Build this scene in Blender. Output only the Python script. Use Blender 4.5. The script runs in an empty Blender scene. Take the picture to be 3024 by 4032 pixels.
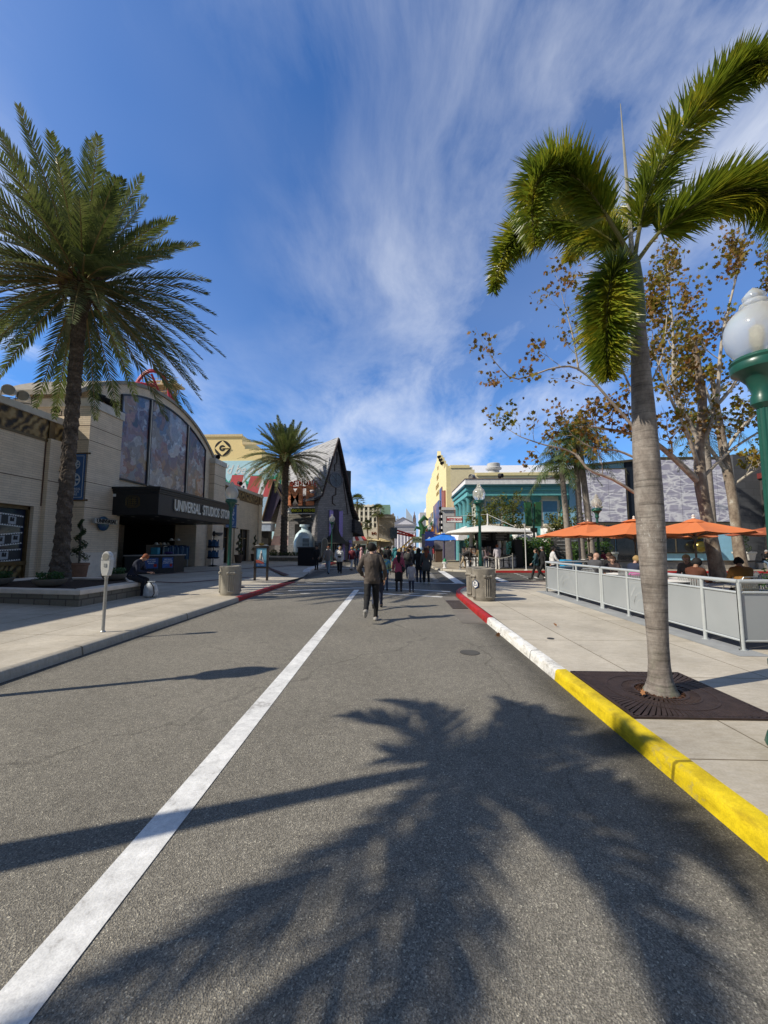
import bpy, math, random
from mathutils import Vector, Matrix, Quaternion
R = math.radians
PI = math.pi
scene = bpy.context.scene
COL = scene.collection
rnd = random.Random(7)
base = {}

# ------------------------------------------------------------------ objects
def tag(o, label=None, cat=None, group=None, kind=None):
    if label: o['label'] = label
    if cat: o['category'] = cat
    if group: o['group'] = group
    if kind: o['kind'] = kind
    return o

def empty(name, loc, label=None, cat=None, group=None, rz=0):
    o = bpy.data.objects.new(name, None)
    o.empty_display_size = .3
    o.location = loc
    o.rotation_euler = (0, 0, rz)
    COL.objects.link(o)
    base[o.name] = Vector(loc)
    tag(o, label, cat, group)
    return o

def mesh_obj(name, me, parent=None):
    o = bpy.data.objects.new(name, me)
    COL.objects.link(o)
    if parent is not None:
        o.parent = parent
        base[o.name] = base[parent.name]
    else:
        base[o.name] = Vector((0, 0, 0))
    return o

def copy_tree(o, parent=None):
    c = o.copy()
    COL.objects.link(c)
    c.parent = parent
    base[c.name] = base[o.name]
    for ch in list(o.children):
        copy_tree(ch, c)
    return c

class MB:
    """collects faces and links them as one mesh object"""
    def __init__(s):
        s.v = []; s.f = []; s.m = []; s.cur = 0
    def add(s, vs, fs):
        n = len(s.v)
        s.v += [tuple(p) for p in vs]
        s.f += [tuple(i + n for i in f) for f in fs]
        s.m += [s.cur] * len(fs)
        return s
    def poly(s, pts): return s.add(pts, [tuple(range(len(pts)))])
    def box(s, x0, x1, y0, y1, z0, z1):
        return s.add([(x0,y0,z0),(x1,y0,z0),(x1,y1,z0),(x0,y1,z0),(x0,y0,z1),(x1,y0,z1),(x1,y1,z1),(x0,y1,z1)],
                     [(0,3,2,1),(4,5,6,7),(0,1,5,4),(1,2,6,5),(2,3,7,6),(3,0,4,7)])
    def obox(s, c, sx, sy, sz, rz=0, rx=0, ry=0):
        M_ = Matrix.Translation(c) @ Matrix.Rotation(rz,4,'Z') @ Matrix.Rotation(ry,4,'Y') @ Matrix.Rotation(rx,4,'X')
        vs = [M_ @ Vector((a*sx/2,b*sy/2,g*sz/2)) for a,b,g in ((-1,-1,-1),(1,-1,-1),(1,1,-1),(-1,1,-1),(-1,-1,1),(1,-1,1),(1,1,1),(-1,1,1))]
        return s.add(vs, [(0,3,2,1),(4,5,6,7),(0,1,5,4),(1,2,6,5),(2,3,7,6),(3,0,4,7)])
    def prism(s, pts, off):
        n = len(pts); off = Vector(off)
        vs = [Vector(p) for p in pts] + [Vector(p) + off for p in pts]
        fs = [tuple(range(n-1,-1,-1)), tuple(range(n, 2*n))]
        fs += [(i, (i+1) % n, n+(i+1) % n, n+i) for i in range(n)]
        return s.add(vs, fs)
    def slab(s, pts, z0, z1): return s.prism([(p[0], p[1], z0) for p in pts], (0,0,z1-z0))
    def tube(s, pts, rad, n=8, cap=True):
        pts = [Vector(p) for p in pts]; k = len(pts)
        if not hasattr(rad, '__len__'): rad = [rad]*k
        d0 = (pts[1]-pts[0]).normalized()
        u = d0.orthogonal().normalized(); vs = []
        for i, p in enumerate(pts):
            d = (pts[min(i+1,k-1)] - pts[max(i-1,0)])
            if d.length < 1e-9: d = d0
            d.normalize()
            u = (u - d*u.dot(d))
            if u.length < 1e-6: u = d.orthogonal()
            u.normalize(); w = d.cross(u)
            for j in range(n):
                a = 2*PI*j/n
                vs.append(p + (u*math.cos(a) + w*math.sin(a))*rad[i])
        fs = [(i*n+j, i*n+(j+1)%n, (i+1)*n+(j+1)%n, (i+1)*n+j) for i in range(k-1) for j in range(n)]
        if cap:
            fs += [tuple(range(n-1,-1,-1)), tuple((k-1)*n+j for j in range(n))]
        return s.add(vs, fs)
    def bar(s, a, b, r, n=6): return s.tube([a, b], r, n)
    def lathe(s, prof, c=(0,0,0), n=24, sx=1, sy=1):
        vs = []; k = len(prof)
        for r, z in prof:
            for j in range(n):
                a = 2*PI*j/n
                vs.append((c[0]+r*sx*math.cos(a), c[1]+r*sy*math.sin(a), c[2]+z))
        fs = [(i*n+j, i*n+(j+1)%n, (i+1)*n+(j+1)%n, (i+1)*n+j) for i in range(k-1) for j in range(n)]
        if prof[0][0] > 1e-4: fs.append(tuple(range(n-1,-1,-1)))
        if prof[-1][0] > 1e-4: fs.append(tuple((k-1)*n+j for j in range(n)))
        return s.add(vs, fs)
    def ball(s, c, r, n=12, k=8, jit=0):
        rx, ry, rz = r if hasattr(r,'__len__') else (r,r,r)
        vs = []; 
        for i in range(k+1):
            t = PI*i/k
            for j in range(n):
                a = 2*PI*j/n
                q = 1 + (rnd.uniform(-jit,jit) if jit else 0)
                vs.append((c[0]+rx*q*math.sin(t)*math.cos(a), c[1]+ry*q*math.sin(t)*math.sin(a), c[2]-rz*q*math.cos(t)))
        return s.add(vs, [(i*n+j, i*n+(j+1)%n, (i+1)*n+(j+1)%n, (i+1)*n+j) for i in range(k) for j in range(n)])
    def disc(s, c, r, N, n=24, U=None, t=0.0, r2=None):
        """flat disc (or ring r2..r) facing N, thickness t"""
        N = Vector(N).normalized(); a_ = (Vector(U) if U else N.orthogonal()).normalized(); b_ = N.cross(a_); c = Vector(c)
        P_ = lambda rr, off: [c + off*N + rr*(a_*math.cos(2*PI*j/n)+b_*math.sin(2*PI*j/n)) for j in range(n)]
        if r2 is None:
            if t: return s.prism(P_(r,0), N*t)
            return s.poly(P_(r,0))
        o, i_ = P_(r,t), P_(r2,t)
        s.add(o+i_, [(j,(j+1)%n,n+(j+1)%n,n+j) for j in range(n)])
        if t:
            o0, i0 = P_(r,0), P_(r2,0)
            s.add(o0+o, [(j,(j+1)%n,n+(j+1)%n,n+j) for j in range(n)])
            s.add(i0+i_, [(n+j,n+(j+1)%n,(j+1)%n,j) for j in range(n)])
        return s
    def text(s, txt, o, Rv, Uv, size, depth=.02, bold=0., sx=1., align='CENTER', shear=0.):
        cu = bpy.data.curves.new('lettering', 'FONT')
        cu.body = txt; cu.size = size; cu.extrude = depth/2; cu.offset = bold; cu.align_x = align; cu.align_y = 'CENTER'
        cu.resolution_u = 3; cu.shear = shear
        ob = bpy.data.objects.new('lettering', cu); COL.objects.link(ob)
        me = bpy.data.meshes.new_from_object(ob)
        Rv = Vector(Rv).normalized(); Uv = Vector(Uv).normalized(); N = Rv.cross(Uv); o = Vector(o)
        s.add([o + Rv*(v.co.x*sx) + Uv*v.co.y + N*(v.co.z+depth/2) for v in me.vertices], [tuple(p.vertices) for p in me.polygons])
        bpy.data.objects.remove(ob); bpy.data.curves.remove(cu); bpy.data.meshes.remove(me)
        return s
    def build(s, name, mat, parent=None, smooth=False, bev=0, ang=38):
        b = base[parent.name] if parent is not None else Vector((0,0,0))
        me = bpy.data.meshes.new(name)
        me.from_pydata([(x-b.x, y-b.y, z-b.z) for x,y,z in s.v], [], s.f)
        mats = mat if isinstance(mat, (list, tuple)) else [mat]
        for m_ in mats: me.materials.append(m_)
        if len(mats) > 1: me.polygons.foreach_set('material_index', s.m)
        if smooth:
            me.polygons.foreach_set('use_smooth', [True]*len(me.polygons))
            me.set_sharp_from_angle(angle=R(ang))
        me.update()
        o = mesh_obj(name, me, parent)
        if bev:
            bm_ = o.modifiers.new('bevel', 'BEVEL'); bm_.width = bev; bm_.segments = 2; bm_.limit_method = 'ANGLE'; bm_.angle_limit = R(40)
        return o

# ------------------------------------------------------------------ materials
class NT:
    def __init__(s, name):
        s.mat = bpy.data.materials.new(name); s.mat.use_nodes = True
        s.t = s.mat.node_tree; s.n = s.t.nodes; s.b = s.n['Principled BSDF']
        s.co = s.n.new('ShaderNodeTexCoord').outputs['Object']
    def link(s, a, b): s.t.links.new(a, b)
    def node(s, kind, **kw):
        nd = s.n.new('ShaderNode'+kind)
        for k, v in kw.items():
            if k[0] == '_': 
                nm = k[1:].replace('__', ' ')
                nm = int(nm) if nm.isdigit() else nm
                if hasattr(v, 'is_output'): s.link(v, nd.inputs[nm])
                else: nd.inputs[nm].default_value = v
            else: setattr(nd, k, v)
        return nd
    def map(s, sc=(1,1,1), rot=(0,0,0), loc=(0,0,0)):
        return s.node('Mapping', _Vector=s.co, _Scale=sc, _Rotation=rot, _Location=loc).outputs[0]
    def noise(s, sc, det=4, rough=.55, vec=None, dist=0.):
        return s.node('TexNoise', _Vector=vec or s.co, _Scale=sc, _Detail=det, _Roughness=rough, _Distortion=dist).outputs['Fac']
    def ramp(s, fac, stops, interp='LINEAR'):
        nd = s.n.new('ShaderNodeValToRGB'); s.link(fac, nd.inputs[0]); cr = nd.color_ramp; cr.interpolation = interp
        while len(cr.elements) < len(stops): cr.elements.new(.5)
        for e, (p, c) in zip(cr.elements, stops):
            e.position = p; e.color = c4(c)
        return nd.outputs[0]
    def mix(s, fac, a, b, mode='MIX'):
        nd = s.n.new('ShaderNodeMix'); nd.data_type = 'RGBA'; nd.blend_type = mode
        for i, v in ((0, fac), (6, a), (7, b)):
            if hasattr(v, 'is_output'): s.link(v, nd.inputs[i])
            elif i == 0: nd.inputs[0].default_value = v
            else: nd.inputs[i].default_value = c4(v)
        return nd.outputs[2]
    def bump(s, h, st=.3, dist=.02):
        nd = s.node('Bump', _Strength=st, _Distance=dist, _Height=h); s.link(nd.outputs[0], s.b.inputs['Normal'])
    def done(s, col=None, rough=.7, metal=0, spec=.4):
        if col is not None:
            if hasattr(col, 'is_output'): s.link(col, s.b.inputs['Base Color'])
            else: s.b.inputs['Base Color'].default_value = c4(col)
        s.b.inputs['Roughness'].default_value = rough; s.b.inputs['Metallic'].default_value = metal
        s.b.inputs['Specular IOR Level'].default_value = spec
        return s.mat

def c4(c):
    if not hasattr(c, '__len__'): c = (c,c,c)
    return (c[0], c[1], c[2], 1)

def mul(c, k): return tuple(min(1, x*k) for x in c)

def M(name, col, rough=.65, var=.15, sc=4, bump=.12, bsc=35, metal=0, spec=.35, col2=None, det=5):
    t = NT(name)
    n = t.noise(sc, det, .6)
    c = t.ramp(n, [(.3, mul(col, 1-var)), (.7, col2 or mul(col, 1+var))])
    if bump: t.bump(t.noise(bsc, 3), bump, .01)
    return t.done(c, rough, metal, spec)

def brick_mat(name, c1, c2, mortar, bw, bh, axis='X', mort=.012, rough=.85, bump=.4, off=.5, var_sc=1.5):
    """masonry on vertical faces: course direction is Y for walls along the street and X for the cross walls"""
    t = NT(name)
    sep = t.node('SeparateXYZ', _0=t.co)
    ad = t.node('Math', operation='ADD', _0=sep.outputs[0], _1=sep.outputs[1])
    cm = t.node('CombineXYZ', _0=ad.outputs[0], _1=sep.outputs[2])
    br = t.node('TexBrick', _Vector=cm.outputs[0], _Scale=1., _Mortar__Size=mort, _Brick__Width=bw, _Row__Height=bh, _Color1=c4(c1), _Color2=c4(c2), _Mortar=c4(mortar), offset=off)
    br.inputs['Mortar Smooth'].default_value = .3
    n = t.noise(var_sc, 6, .65)
    c = t.mix(.55, br.outputs[0], t.ramp(n, [(.3, .72), (.7, 1.05)]), 'MULTIPLY')
    n2 = t.noise(25, 3)
    c = t.mix(.35, c, t.ramp(n2, [(.35, .7), (.65, 1.)]), 'MULTIPLY')
    h = t.mix(.5, br.outputs['Fac'], n2)
    inv = t.node('Invert', _Color=h)
    t.bump(inv.outputs[0], bump, .015)
    return t.done(c, rough)

def leaf_mat(name, cols, tr=.25, rough=.45, spec=.45, sc=1.2):
    t = NT(name)
    n = t.noise(sc, 3, .7)
    n2 = t.noise(17, 2, .7)
    m_ = t.node('Math', operation='MULTIPLY_ADD', _0=n2, _1=.45, _2=-.22)
    f = t.node('Math', operation='ADD', _0=n, _1=m_.outputs[0])
    k = len(cols)
    c = t.ramp(f.outputs[0], [(.3 + .4*i/(k-1), cc) for i, cc in enumerate(cols)])
    t.done(c, rough, 0, spec)
    tl = t.node('BsdfTranslucent'); t.link(t.mix(.5, c, (.25,.3,.03)), tl.inputs[0])
    mx = t.node('MixShader', _0=tr); t.link(t.b.outputs[0], mx.inputs[1]); t.link(tl.outputs[0], mx.inputs[2])
    t.link(mx.outputs[0], t.n['Material Output'].inputs[0])
    return t.mat

def asphalt_mat():
    t = NT('asphalt')
    v = t.node('TexVoronoi', _Vector=t.co, _Scale=140.)
    n = t.noise(170, 2)
    big = t.noise(.55, 6, .6)
    mid = t.noise(9, 4, .6)
    c = t.ramp(v.outputs['Color'], [(.15, (.150,.137,.112)), (.5, (.240,.220,.180)), (.82, (.34,.312,.252)), (.97, (.64,.59,.46))])
    c = t.mix(.75, c, t.ramp(n, [(.35, .5), (.62, 1.25)]), 'MULTIPLY')
    c = t.mix(.7, c, t.ramp(big, [(.3, .72), (.7, 1.12)]), 'MULTIPLY')
    c = t.mix(.5, c, t.ramp(mid, [(.35, .75), (.65, 1.1)]), 'MULTIPLY')
    # darker bands close to the kerbs, faint polished tyre lanes, old seams
    sx = t.node('SeparateXYZ', _0=t.co).outputs[0]
    wob = t.node('Math', operation='MULTIPLY_ADD', _0=t.noise(3,4), _1=.30, _2=sx)
    gr = t.ramp(t.node('MapRange', _0=wob.outputs[0], _1=1.55, _2=2.15).outputs[0], [(.2,1.),(.75,.45)])
    gl = t.ramp(t.node('MapRange', _0=wob.outputs[0], _1=-4.95, _2=-4.45).outputs[0], [(.2,.42),(.8,1.)])
    c = t.mix(1., c, gr, 'MULTIPLY'); c = t.mix(1., c, gl, 'MULTIPLY')
    st = t.ramp(t.noise(2.2, 4, .65), [(.60,1.),(.72,.66)]); c = t.mix(.7, c, st, 'MULTIPLY')
    cr = t.node('TexVoronoi', _Vector=t.node('MixRGB', _0=.12, _1=t.map((.16,.10,1)), _2=t.node('TexNoise', _Vector=t.co, _Scale=1.5, _Detail=6.).outputs['Color']).outputs[0], _Scale=1., feature='DISTANCE_TO_EDGE')
    c = t.mix(.45, c, t.ramp(cr.outputs['Distance'], [(.0,.35),(.0022,1.)]), 'MULTIPLY')
    t.bump(v.outputs['Distance'], .6, .008)
    return t.done(c, .82, 0, .35)

def concrete_mat(name, col, jx=1.5, jy=1.5, joint=.012, band=None, ox=0, oy=0):
    t = NT(name)
    n1 = t.noise(1.1, 7, .65); n2 = t.noise(60, 3); n3 = t.noise(7, 5, .7, t.map((1,3,1)))
    c = t.ramp(n1, [(.3, mul(col,.80)), (.7, mul(col,1.12))])
    c = t.mix(.5, c, t.ramp(n3, [(.35, (.72,.69,.62)), (.6, 1.)]), 'MULTIPLY')
    c = t.mix(.4, c, t.ramp(n2, [(.35, .7), (.65, 1.)]), 'MULTIPLY')
    v = t.map((1,1,1), loc=(ox,oy,0))
    br = t.node('TexBrick', _Vector=v, _Scale=1., _Mortar__Size=joint, _Brick__Width=jx, _Row__Height=jy, _Color1=(1,1,1,1), _Color2=(.9,.9,.9,1), _Mortar=(.38,.35,.3,1), offset=0.)
    br.inputs['Mortar Smooth'].default_value = .4
    c = t.mix(1., c, br.outputs[0], 'MULTIPLY')
    gv = t.node('TexVoronoi', _Vector=t.co, _Scale=2.1)
    gm = t.ramp(gv.outputs['Distance'], [(.035,.45),(.055,1.)]); c = t.mix(.7, c, gm, 'MULTIPLY')
    n4 = t.noise(.45, 5, .6); c = t.mix(.6, c, t.ramp(n4, [(.33,(.74,.71,.66)),(.55,(1,1,1))]), 'MULTIPLY')
    t.bump(n2, .25, .005)
    return t.done(c, .85, 0, .3)

def paint_mat(name, col, wear=(.10,.095,.09), amt=.5, rough=.6):
    t = NT(name)
    n = t.noise(14, 8, .72); n2 = t.noise(2.2, 4, .6); n3 = t.noise(120, 2)
    f = t.node('Math', operation='MULTIPLY', _0=n, _1=n2)
    m_ = t.ramp(f.outputs[0], [(.10+.10*amt, 1.), (.14+.10*amt, 0.)])
    m2 = t.ramp(f.outputs[0], [(.2, .75), (.36, 1.)])
    c = t.mix(1., col, m2, 'MULTIPLY')
    c = t.mix(.5, c, t.ramp(n3, [(.35, .72), (.6, 1.)]), 'MULTIPLY')
    if 'kerb' in name:
        fy = t.node('Math', operation='PINGPONG', _0=t.node('SeparateXYZ', _0=t.co).outputs[1], _1=1.53)
        c = t.mix(1., c, t.ramp(fy.outputs[0], [(.0,.35),(.012,.45),(.02,1.)]), 'MULTIPLY')
        dirt = t.noise(5,5,.7,t.map((1,.5,3))); c = t.mix(.8, c, t.ramp(dirt, [(.34,(.62,.58,.50)),(.5,(1,1,1))]), 'MULTIPLY')
    mm = t.node('Math', operation='MULTIPLY', _0=m_, _1=.55)
    c = t.mix(mm.outputs[0], c, wear)
    t.bump(n3, .3, .005)
    return t.done(c, rough, 0, .35)

def painterly_mat(name, cols, sc=.9, seed=0., rough=.35, det=True):
    """loose collage of soft patches"""
    t = NT(name)
    v0 = t.map((1,1,1), loc=(seed, seed*1.7, seed*.6))
    wz = t.node('TexNoise', _Vector=v0, _Scale=1.4, _Detail=4.)
    va = t.node('VectorMath', operation='MULTIPLY_ADD'); t.link(wz.outputs['Color'], va.inputs[0]); va.inputs[1].default_value = (1.5,1.5,2.6); t.link(v0, va.inputs[2]); v1 = va.outputs[0]
    vo = t.node('TexVoronoi', _Vector=v1, _Scale=sc*2.2, _Randomness=1.)
    vo2 = t.node('TexVoronoi', _Vector=v1, _Scale=sc*6., _Randomness=1.)
    k = len(cols)
    st = [(i/k, c) for i, c in enumerate(cols)]
    a = t.ramp(t.node('SeparateXYZ', _0=vo.outputs['Color']).outputs[0], st, 'CONSTANT')
    b = t.ramp(t.node('SeparateXYZ', _0=vo2.outputs['Color']).outputs[1], st, 'CONSTANT')
    c = t.mix(.45, a, b)
    n = t.noise(5, 8, .75, v1)
    c = t.mix(.75, c, t.ramp(n, [(.3, .45), (.5, .9), (.72, 1.5)]), 'MULTIPLY')
    return t.done(c, rough, 0, .5)

mt = {}
mt['asphalt'] = asphalt_mat()
mt['walk'] = concrete_mat('sidewalk_concrete', (.60,.545,.45), 1.55, 1.85, .010, ox=.2, oy=.6)
mt['plaza'] = concrete_mat('plaza_concrete', (.30,.275,.25), 2.2, 2.2, .010)
mt['gutter'] = concrete_mat('gutter_concrete', (.24,.22,.19), 3, 3, .01)
mt['kerb'] = concrete_mat('kerb_concrete', (.52,.48,.40), 3.2, 3.05, .02)
mt['yellow'] = paint_mat('kerb_yellow_paint', (.80,.60,.012), (.3,.25,.1), .45)
mt['white_kerb'] = paint_mat('kerb_white_paint', (.90,.89,.85), (.3,.29,.27), .6)
mt['red_kerb'] = paint_mat('kerb_red_paint', (.46,.022,.02), (.2,.05,.04), .5)
mt['line'] = paint_mat('road_line_paint', (.93,.92,.88), (.30,.28,.25), .55)
mt['stud'] = M('marker_stud_white', (.62,.61,.57))
mt['block'] = brick_mat('store_stone_courses', (.84,.69,.50), (.76,.62,.44), (.58,.46,.34), .9, .10, mort=.010, bump=.35)
mt['block_base'] = M('store_base_stone', (.74,.64,.52), .8, .12, 2.5)
mt['cap'] = M('parapet_cap_stone', (.60,.56,.48), .8, .12, 3)
mt['joint'] = M('wall_joint_brown', (.10,.055,.04), .8)
mt['black'] = M('canopy_black_paint', (.018,.018,.019), .5, .2, 3)
mt['black2'] = M('matte_black', (.012,.012,.013), .7)
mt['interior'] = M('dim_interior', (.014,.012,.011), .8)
mt['ivory'] = M('sign_letter_ivory', (.72,.69,.60), .5, .06)
mt['gold'] = M('old_gold', (.32,.22,.06), .4, .2, 8, metal=.6)
mt['bronze'] = M('window_frame_bronze', (.13,.085,.035), .45, .2, 6, metal=.4)
mt['navy'] = M('navy_glass', (.012,.02,.045), .12, .3, 1.5, 0, spec=.6)
mt['glass_dark'] = M('dark_window_glass', (.02,.022,.026), .08, .4, 1.2, 0, spec=.7)
mt['white'] = M('white_paint', (.74,.73,.70), .5, .06)
mt['offwhite'] = M('off_white_fabric', (.70,.68,.62), .75, .08)
mt['banner'] = M('banner_blue_cloth', (.055,.13,.29), .75, .12, 5)
mt['banner_ink'] = M('banner_pale_print', (.50,.56,.62), .75)
mt['green_iron'] = M('lamp_green_iron', (.015,.085,.062), .32, .12, 9, .06, spec=.5)
mt['steel'] = M('galvanised_steel', (.42,.43,.42), .4, .12, 14, metal=.55)
mt['rail'] = M('rail_silver_paint', (.50,.53,.53), .38, .06, 9, .05, metal=.2)
mt['soil'] = M('dark_mulch', (.045,.028,.018), .95, .5, 14, 1.0, 22)
mt['terracotta'] = M('terracotta_pot', (.24,.13,.08), .75, .2)
mt['stonepot'] = M('grey_stone_bowl', (.20,.17,.13), .8, .2)
mt['planter'] = brick_mat('planter_rough_stone', (.26,.225,.165), (.19,.165,.12), (.13,.11,.085), .42, .2, mort=.02, bump=.8)
mt['bin'] = M('bin_tan_plastic', (.34,.315,.26), .7, .1, 5, .2, 60)
mt['rust'] = M('cast_iron_rust', (.055,.036,.030), .6, .3, 11, .3, 60, metal=.3)
mt['orange'] = M('orange_canvas', (.66,.19,.06), .7, .06, 3)
mt['lumen'] = M('dark_pole_wood', (.09,.075,.06), .5)

def glass_globe_mat(name, tint):
    t = NT(name)
    b = t.b
    b.inputs['Base Color'].default_value = c4(tint); b.inputs['Roughness'].default_value = .34
    b.inputs['Transmission Weight'].default_value = .72; b.inputs['IOR'].default_value = 1.12
    b.inputs['Specular IOR Level'].default_value = .8
    b.inputs['Coat Weight'].default_value = .6; b.inputs['Coat Roughness'].default_value = .06
    t.bump(t.noise(55, 2), .35, .006)
    return t.mat
mt['globe'] = glass_globe_mat('frosted_globe_glass', (.95,.93,.84))

def frost_panel_mat():
    t = NT('frosted_panel')
    n = t.noise(.8, 5)
    c = t.ramp(n, [(.3, (.33,.355,.365)), (.7, (.40,.425,.435))])
    t.done(c, .28, 0, .5)
    t.b.inputs['Alpha'].default_value = .86
    return t.mat
mt['frost'] = frost_panel_mat()
t = NT('frosted_etching'); t.done((.52,.54,.54), .5, 0, .3); t.b.inputs['Alpha'].default_value = .65; mt['etch'] = t.mat

SHPALM_ROT = 0
CLOUD_ROT = -12; CLOUD_LOC = (7.6,4.9,0); CLOUD_LOC2 = (5.0,1.6,0); CLOUD_SC = (1.25,.62,1); CLOUD_N = 1.5
SKY_TINT = (.45,.88,1.38,1); SKY_STR = .128; SUN_E = 5.0; CLOUD_COL = (8.0,8.3,8.8,1); SKY_MAX = (2.6,4.6,7.8,1); HAZE_COL = (3.6,5.1,7.6,1)

# ------------------------------------------------------------------ the setting
def road_edge_sheet(name, pts, z, mat):
    return tag(MB().poly([(x, y, z) for x, y in pts]).build(name, mat), kind='structure')

# one ground sheet to the horizon, the carriageway is a sheet on it
g = MB().poly([(-900,-60,-.012),(900,-60,-.012),(900,1500,-.012),(-900,1500,-.012)])
tag(g.build('ground', mt['plaza']), kind='structure')
rd = MB().poly([(-5,-40,0),(2,-40,0),(2,13,0),(6.6,18.3,0),(60,18.3,0),(60,26.2,0),(6.4,26.2,0),(2.8,31,0),(2.8,130,0),(-6.4,130,0),(-6.4,40,0),(-5.7,24,0),(-5,19,0)])
tag(rd.build('road', mt['asphalt']), kind='structure')

def ell(cx, cy, rx, ry, a0, a1, n=14):
    return [(cx + rx*math.cos(R(a0+(a1-a0)*i/n)), cy + ry*math.sin(R(a0+(a1-a0)*i/n))) for i in range(n+1)]

# left pavement: rises gently towards the shops
def zl(x): return .13 + .015*max(0, min(10, -5.15-x))
mb = MB()
xs = [-5.15,-6.4,-8,-10,-12,-15.15,-40]
ys = [-40,-10,0,5,10,15,18.85]
edge = {18.85:-5.15}
for i in range(len(ys)-1):
    for j in range(len(xs)-1):
        a,b,c,d = (xs[j],ys[i]),(xs[j],ys[i+1]),(xs[j+1],ys[i+1]),(xs[j+1],ys[i])
        mb.poly([(p[0],p[1],zl(p[0])) for p in (a,b,c,d)])
# beyond the kerb: ramp and plaza in front of the stone house
far = [(18.85,-5.15,.13),(22,-5.4,.02),(25.8,-5.95,.04),(31,-6.5,.13),(40,-6.55,.13),(60,-6.6,.13),(130,-6.6,.13)]
for i in range(len(far)-1):
    y0,x0,z0 = far[i]; y1,x1,z1 = far[i+1]
    mb.poly([(x0,y0,z0),(x1,y1,z1),(-9.5,y1,.19),(-9.5,y0,.19)])
    mb.poly([(-9.5,y0,.19),(-9.5,y1,.19),(-15.15,y1,.28),(-15.15,y0,.28)])
    mb.poly([(-15.15,y0,.28),(-15.15,y1,.28),(-60,y1,.28),(-60,y0,.28)])
tag(mb.build('left_pavement', mt['walk']), kind='structure')
# darker paving bands on the shaded plaza
mb = MB()
def pz(x,y): return (x, y, zl(x)+.006)
for a,b in (((-9.2,16.2),(-13.4,16.9)),((-7.6,19.6),(-9.2,16.2)),((-6.2,21.5),(-12,33)),((-13,20),(-8,34))):
    d = Vector((b[0]-a[0], b[1]-a[1])).normalized(); n_ = Vector((-d.y, d.x))*.16
    k = 6
    for i in range(k):
        p = [a[0]+(b[0]-a[0])*i/k, a[1]+(b[1]-a[1])*i/k]; q = [a[0]+(b[0]-a[0])*(i+1)/k, a[1]+(b[1]-a[1])*(i+1)/k]
        mb.poly([pz(p[0]-n_.x,p[1]-n_.y), pz(q[0]-n_.x,q[1]-n_.y), pz(q[0]+n_.x,q[1]+n_.y), pz(p[0]+n_.x,p[1]+n_.y)])
tag(mb.build('paving_band', M('red_brown_paver', (.14,.075,.065), .85)), kind='structure')

# right pavement with rounded corner
corner = ell(6.6,13.3,4.45,4.85,180,90)
mb = MB().poly([(x,y,.13) for x,y in [(2.15,-40)] + corner + [(80,18.15),(80,-40)]])
tag(mb.build('right_pavement', mt['walk']), kind='structure')
c2 = [(80,26.35),(6.5,26.35)] + ell(6.5,30.2,3.6,3.85,270,180) + [(2.9,130),(80,130)]
mb = MB().poly([(x,y,.13) for x,y in reversed(c2)])
tag(mb.build('far_pavement', concrete_mat('far_corner_concrete', (.42,.36,.27), 2, 2)), kind='structure')

# kerbs: swept profile with a rounded nose
def kerb(name, path, mat, h=.13, w=.15, side=1, hs=None):
    """path = road-side foot of the kerb; side=+1: pavement lies to the right of the direction of travel"""
    prof = [(0,-.01),(.012,.5),(.02,.88),(.045,1.0),(1,1.03),(1,-.01)]
    vs = []; n = len(path); k = len(prof)
    for i,(x,y) in enumerate(path):
        a = Vector(path[max(i-1,0)]); b = Vector(path[min(i+1,n-1)])
        d = (b-a).normalized(); nn = Vector((d.y,-d.x))*side
        hh = h*(hs[i] if hs else 1)
        for j,(u,z) in enumerate(prof):
            uu = u*w if j >= 4 else u
            vs.append((x+nn.x*uu, y+nn.y*uu, (z*hh if z>0 else -.01)+(.004 if j>=3 else 0)))
    fs = [(i*k+j,(i+1)*k+j,(i+1)*k+j+1,i*k+j+1) for i in range(n-1) for j in range(k-1)]
    if side < 0: fs = [tuple(reversed(f)) for f in fs]
    fs += [tuple(range(k)), tuple((n-1)*k+j for j in range(k-1,-1,-1))]
    o = MB().add(vs, fs).build(name, mat, smooth=True, ang=50)
    return tag(o, kind='structure')
L = lambda a,b,n: [(a[0]+(b[0]-a[0])*i/n, a[1]+(b[1]-a[1])*i/n) for i in range(n+1)]
kerb('left_kerb', L((-5,-40),(-5,12.1),20), mt['kerb'], side=-1)
kerb('left_red_kerb', L((-5,12.1),(-5,18.85),6), mt['red_kerb'], side=-1, hs=[1,1,1,1,.95,.6,.15])
kerb('left_white_kerb', [(-5.92,25.7),(-6.05,26.6),(-6.3,29),(-6.42,32),(-6.42,34)], mt['white_kerb'], side=-1, w=.45, hs=[.5,1.2,1.35,1.35,1.35])
kerb('left_far_red_kerb', L((-6.42,34),(-6.45,40),3), mt['red_kerb'], side=-1, w=.3, hs=[1.3,1.3,1.3,1.3])
kerb('right_yellow_kerb', L((2,-40),(2,5.2),16), mt['yellow'])
kerb('right_white_kerb', L((2,5.2),(1.97,8.86),4), mt['white_kerb'])
kerb('right_red_kerb', [(1.97,8.86),(1.97,10.5)] + ell(6.6,13.3,4.6,5.0,180,90) + [(12,18.3)], mt['red_kerb'])
kerb('cross_street_kerb', L((12,18.3),(80,18.3),5), mt['kerb'])
kerb('far_red_kerb', L((80,26.2),(6.5,26.2),5), mt['red_kerb'])
kerb('far_corner_kerb', ell(6.5,30.2,3.75,4.0,270,180)+[(2.75,130)], mt['kerb'])

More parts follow.
